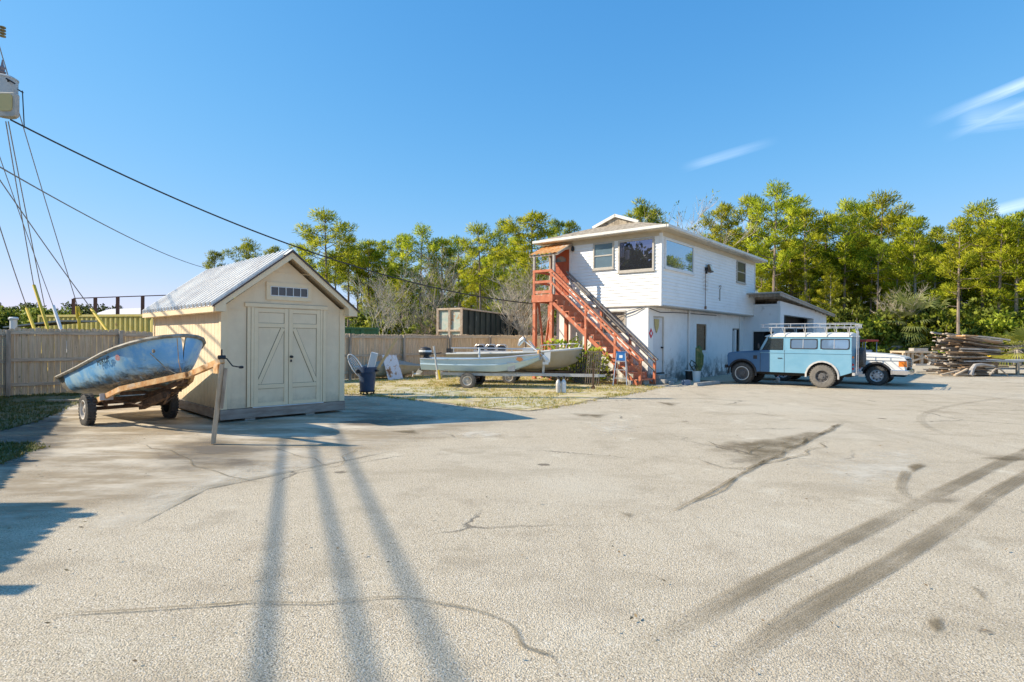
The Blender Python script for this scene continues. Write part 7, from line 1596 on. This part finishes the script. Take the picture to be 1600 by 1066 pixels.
S_ += [tree_proto('leafy_shrub', *shrub_mesh(34, 1.9, 3.0, 60), 'shrub_lit', 'twig', 'leaves', 'branches'), tree_proto('leafy_shrub', *shrub_mesh(35, 1.7, 2.4, 56), 'shrub_lit', 'twig', 'leaves', 'branches')]
SG, SL_ = 'green shrubs on the right', 'green leafy shrub in front of the pines'
for i in range(34):
    px = 1300+(1660-1300)*(i+rg.random())/34; Y = rg.uniform(46.2, 49); p = A(px, 500, Y); s = rg.uniform(1.0, 1.6); place(rg.choice(S_), p.x, p.y, s, s, rg.uniform(0, 6.28), SL_+(' behind the two vehicles' if px < 1380 else ' around the timber trestle' if px < 1460 else ' behind the lumber pile' if px < 1560 else ' at the right edge'), 'shrub', SG)
for px, Y, s, pr, lab in ((1466, 46.8, 1.6, S_[3], 'large rounded green shrub left of the lumber pile'), (1530, 46.8, 1.7, S_[4], 'large green shrub right behind the lumber pile'), (676, 44, 1.35, S_[1], 'dark green shrub left of the dark container'), (560, 46, .9, S_[0], 'green shrub just right of the shed eave'), (745, 46, 1.1, S_[0], 'green shrub half hidden behind the dark container')): p = A(px, 500, Y); place(pr, p.x, p.y, s, s, 1.0, lab, 'shrub', None)
for i in range(16): px = 560+(880-560)*(i+rg.random())/16; p = A(px, 500, rg.uniform(46, 66)); s = rg.uniform(.8, 1.5); place(rg.choice(S_), p.x, p.y, s, s*1.3, rg.uniform(0, 6.28), 'green shrub among the brush behind the long fence', 'shrub', 'green shrubs behind the fence')
# far mass of the wood
mb_ = MB(); rgf = random.Random(5)
for i in range(520):
    px = rgf.uniform(430, 1750); Y = rgf.uniform(95, 125); p = A(px, 470, Y); z = rgf.uniform(0, 8.5); tuft(mb_, V((p.x, p.y, z)), rgf, 2.2, 30, (.9, .28), V((0, 0, .3)))
o = mb_.build('distant_woodland', 'oak_leaf', fix=False); tag(o, 'distant mass of dark foliage closing the gaps between the pine trunks', 'woodland', kind='stuff')
# palms
def palm_mesh(seed, n=26, rl=1.5, trunk=1.0, fan=True):
    rg_ = random.Random(seed); lf, w_ = MB(), MB(); w_.tube([(0, 0, 0), (.05, .02, trunk)], [.2, .16], 8)
    c = V((.05, .02, trunk))
    for k in range(n):
        a = k*2.4+rg_.uniform(-.3, .3); e = 1.35-1.9*(k/n)+rg_.uniform(-.15, .15); d = V((math.cos(a)*math.cos(e), math.sin(a)*math.cos(e), math.sin(e))); L = rl*rg_.uniform(.7, 1.1)
        b = c+d*L*.5; w_.tube([c, b], [.02, .012], 3, cap=False); side = d.cross(V((0, 0, 1))).normalized() if abs(d.z) < .97 else V((1, 0, 0)); upv = side.cross(d)
        for q in range(15):
            t_ = (q/14-.5)*2.3; dd2 = (d*math.cos(t_)+side*math.sin(t_)).normalized(); l = L*.62*rg_.uniform(.8, 1.1); w2 = .032; n2 = upv
            m1 = b+dd2*l*.6+V((0, 0, -.03)); m2 = b+dd2*l+V((0, 0, -.28*l)); s2 = dd2.cross(n2).normalized()*w2
            i = len(lf.v); lf.v += [tuple(b), tuple(m1+s2), tuple(m1-s2), tuple(m2)]; lf.f += [(i, i+1, i+2), (i+1, i+3, i+2)]
    return lf, w_
PM = [tree_proto('fan_palm', *palm_mesh(41, 30, 1.7, 1.6), 'palm_leaf', 'bark_grey', 'fronds', 'trunk'), tree_proto('fan_palm', *palm_mesh(42, 24, 1.5, .7), 'palm_leaf', 'bark_grey', 'fronds', 'trunk')]
for px, py, Y, s, pr, lab in ((1418, 492, 51, 1.5, PM[0], 'large grey green fan palm behind the chain link fence'), (1452, 497, 53, 1.3, PM[0], 'fan palm right of the largest palm, behind the shrubs'), (1400, 522, 50.5, 1.0, PM[1], 'low fan palm at the left of the palm group'), (1432, 525, 50.3, 1.1, PM[1], 'low pale fan palm in front of the palm group'), (1365, 505, 54, 1.2, PM[1], 'dark fan palm above the white pickup')):
    p = A(px, py, Y-4.2); o = place(pr, p.x, p.y, s, s, rg.uniform(0, 6), lab, 'palm', None); o.scale = (s, s, max(.6, (p.z-.8)/(1.6 if pr is PM[0] else 1.3)))
pl = tree_proto('fan_palm', *palm_mesh(43, 26, 1.6, .9), 'palm_yellow', 'bark_grey', 'fronds', 'trunk'); p = A(1590, 530, 42); place(pl, p.x, p.y, 1.3, 1.3, 0, 'bright yellow green fan palm at the right edge', 'palm', None)
# leafy plant with big leaves beside the staircase
def bigleaf(seed):
    rg_ = random.Random(seed); lf, w_ = MB(), MB()
    for k in range(620):
        a = rg_.uniform(0, 6.28); r_ = 1.0*math.sqrt(rg_.random()); z = rg_.uniform(.1, 1.15)*(1-.35*r_); p = V((math.cos(a)*r_*1.35, math.sin(a)*r_*.55, z)); d = V((math.cos(a)+rg_.uniform(-.6, .6), math.sin(a)+rg_.uniform(-.6, .6), rg_.uniform(-.3, .9))).normalized()
        s = d.cross(V((rg_.uniform(-.4, .4), rg_.uniform(-.4, .4), 1))).normalized(); L = rg_.uniform(.09, .20); w2 = L*.42
        i = len(lf.v); lf.v += [tuple(p), tuple(p+d*L*.45+s*w2), tuple(p+d*L), tuple(p+d*L*.45-s*w2)]; lf.f.append((i, i+1, i+2, i+3))
        if k % 6 == 0: w_.tube([(p.x*.3, p.y*.3, 0), tuple(p)], [.015, .008], 4, cap=False)
    return lf, w_
lf, w_ = bigleaf(3); bp_ = tree_proto('big_leaf_plant', lf, w_, 'shrub_bright', 'twig', 'leaves', 'stems'); p = HP(-1.55, 2.35); place(bp_, p.x, p.y, .8, 1.45, 2.4, 'bright green big leaved plant growing beside the foot of the staircase', 'plant', None)
p = HP(-1.0, 3.7); place(bp_, p.x, p.y, 1.0, 1.75, .4, 'tall bright leaved plant between the staircase posts and the skiff', 'plant', None)
# broad trees far left
def oak_mesh(seed, H=8, r=4.5, n=120):
    rg_ = random.Random(seed); lf, w_ = MB(), MB(); w_.tube([(0, 0, 0), (.1, 0, H*.4)], [.3, .2], 8)
    for k in range(n):
        d = V((rg_.gauss(0, 1), rg_.gauss(0, 1), rg_.gauss(0, .8))).normalized(); q = rg_.uniform(.55, 1); c = V((d.x*r*q, d.y*r*q, H*.58+d.z*H*.40*q))
        tuft(lf, c, rg_, .95, 46, (.34, .12), V((0, 0, .3)))
        if k % 4 == 0: w_.tube([(.1, 0, H*.35), (c.x*.5, c.y*.5, H*.35+(c.z-H*.35)*.5), tuple(c)], [.09, .05, .02], 4, cap=False)
    return lf, w_
OK = [tree_proto('broad_tree', *oak_mesh(51), 'oak_leaf', 'bark_grey'), tree_proto('broad_tree', *oak_mesh(52, 7, 4), 'shrub_leaf', 'bark_grey')]
for k, (px, py, Y) in enumerate(((-30, 468, 88), (18, 466, 86), (52, 472, 92), (84, 466, 84), (112, 472, 96), (140, 476, 92), (168, 474, 84), (200, 478, 90), (-70, 470, 85))):
    p = A(px, py, Y); s = p.z/8.2; place(OK[k % 2], p.x, p.y, s*1.0, s, k*1.3, 'dark rounded tree on the far skyline, '+('at the very left edge', 'above the vent pipe', 'left of the tall yellow guy guard', 'right of the tall yellow guy guard', 'left of the rusty rack', 'behind the first rack post', 'under the rack rail', 'right end of the far tree line', 'outside the left edge')[k], 'tree', 'far trees at the left')
# trees that only the windows mirror, behind and left of the camera
for k, (x, y) in enumerate(((-38, -3), (-41, 5), (-36, 11), (-44, 14), (-37, -11))): place(OK[0], x, y, 1.5, 1.75, k, 'broad tree outside the frame that the upstairs window mirrors', 'tree', 'trees mirrored by the window')
for k, (x, y) in enumerate(((47, 42), (49, 46), (46, 37), (52, 50), (55, 43))): place(P_full[k % 3], x, y, 1.0, .78+.08*(k%3), k, 'pine outside the right edge that the side window mirrors', 'tree', 'pines outside the right edge')
for o in list(COL.objects):
    if o.parent is None and o.type == 'EMPTY' and 'label' not in o:
        for c in list(o.children): bpy.data.objects.remove(c)
        bpy.data.objects.remove(o)
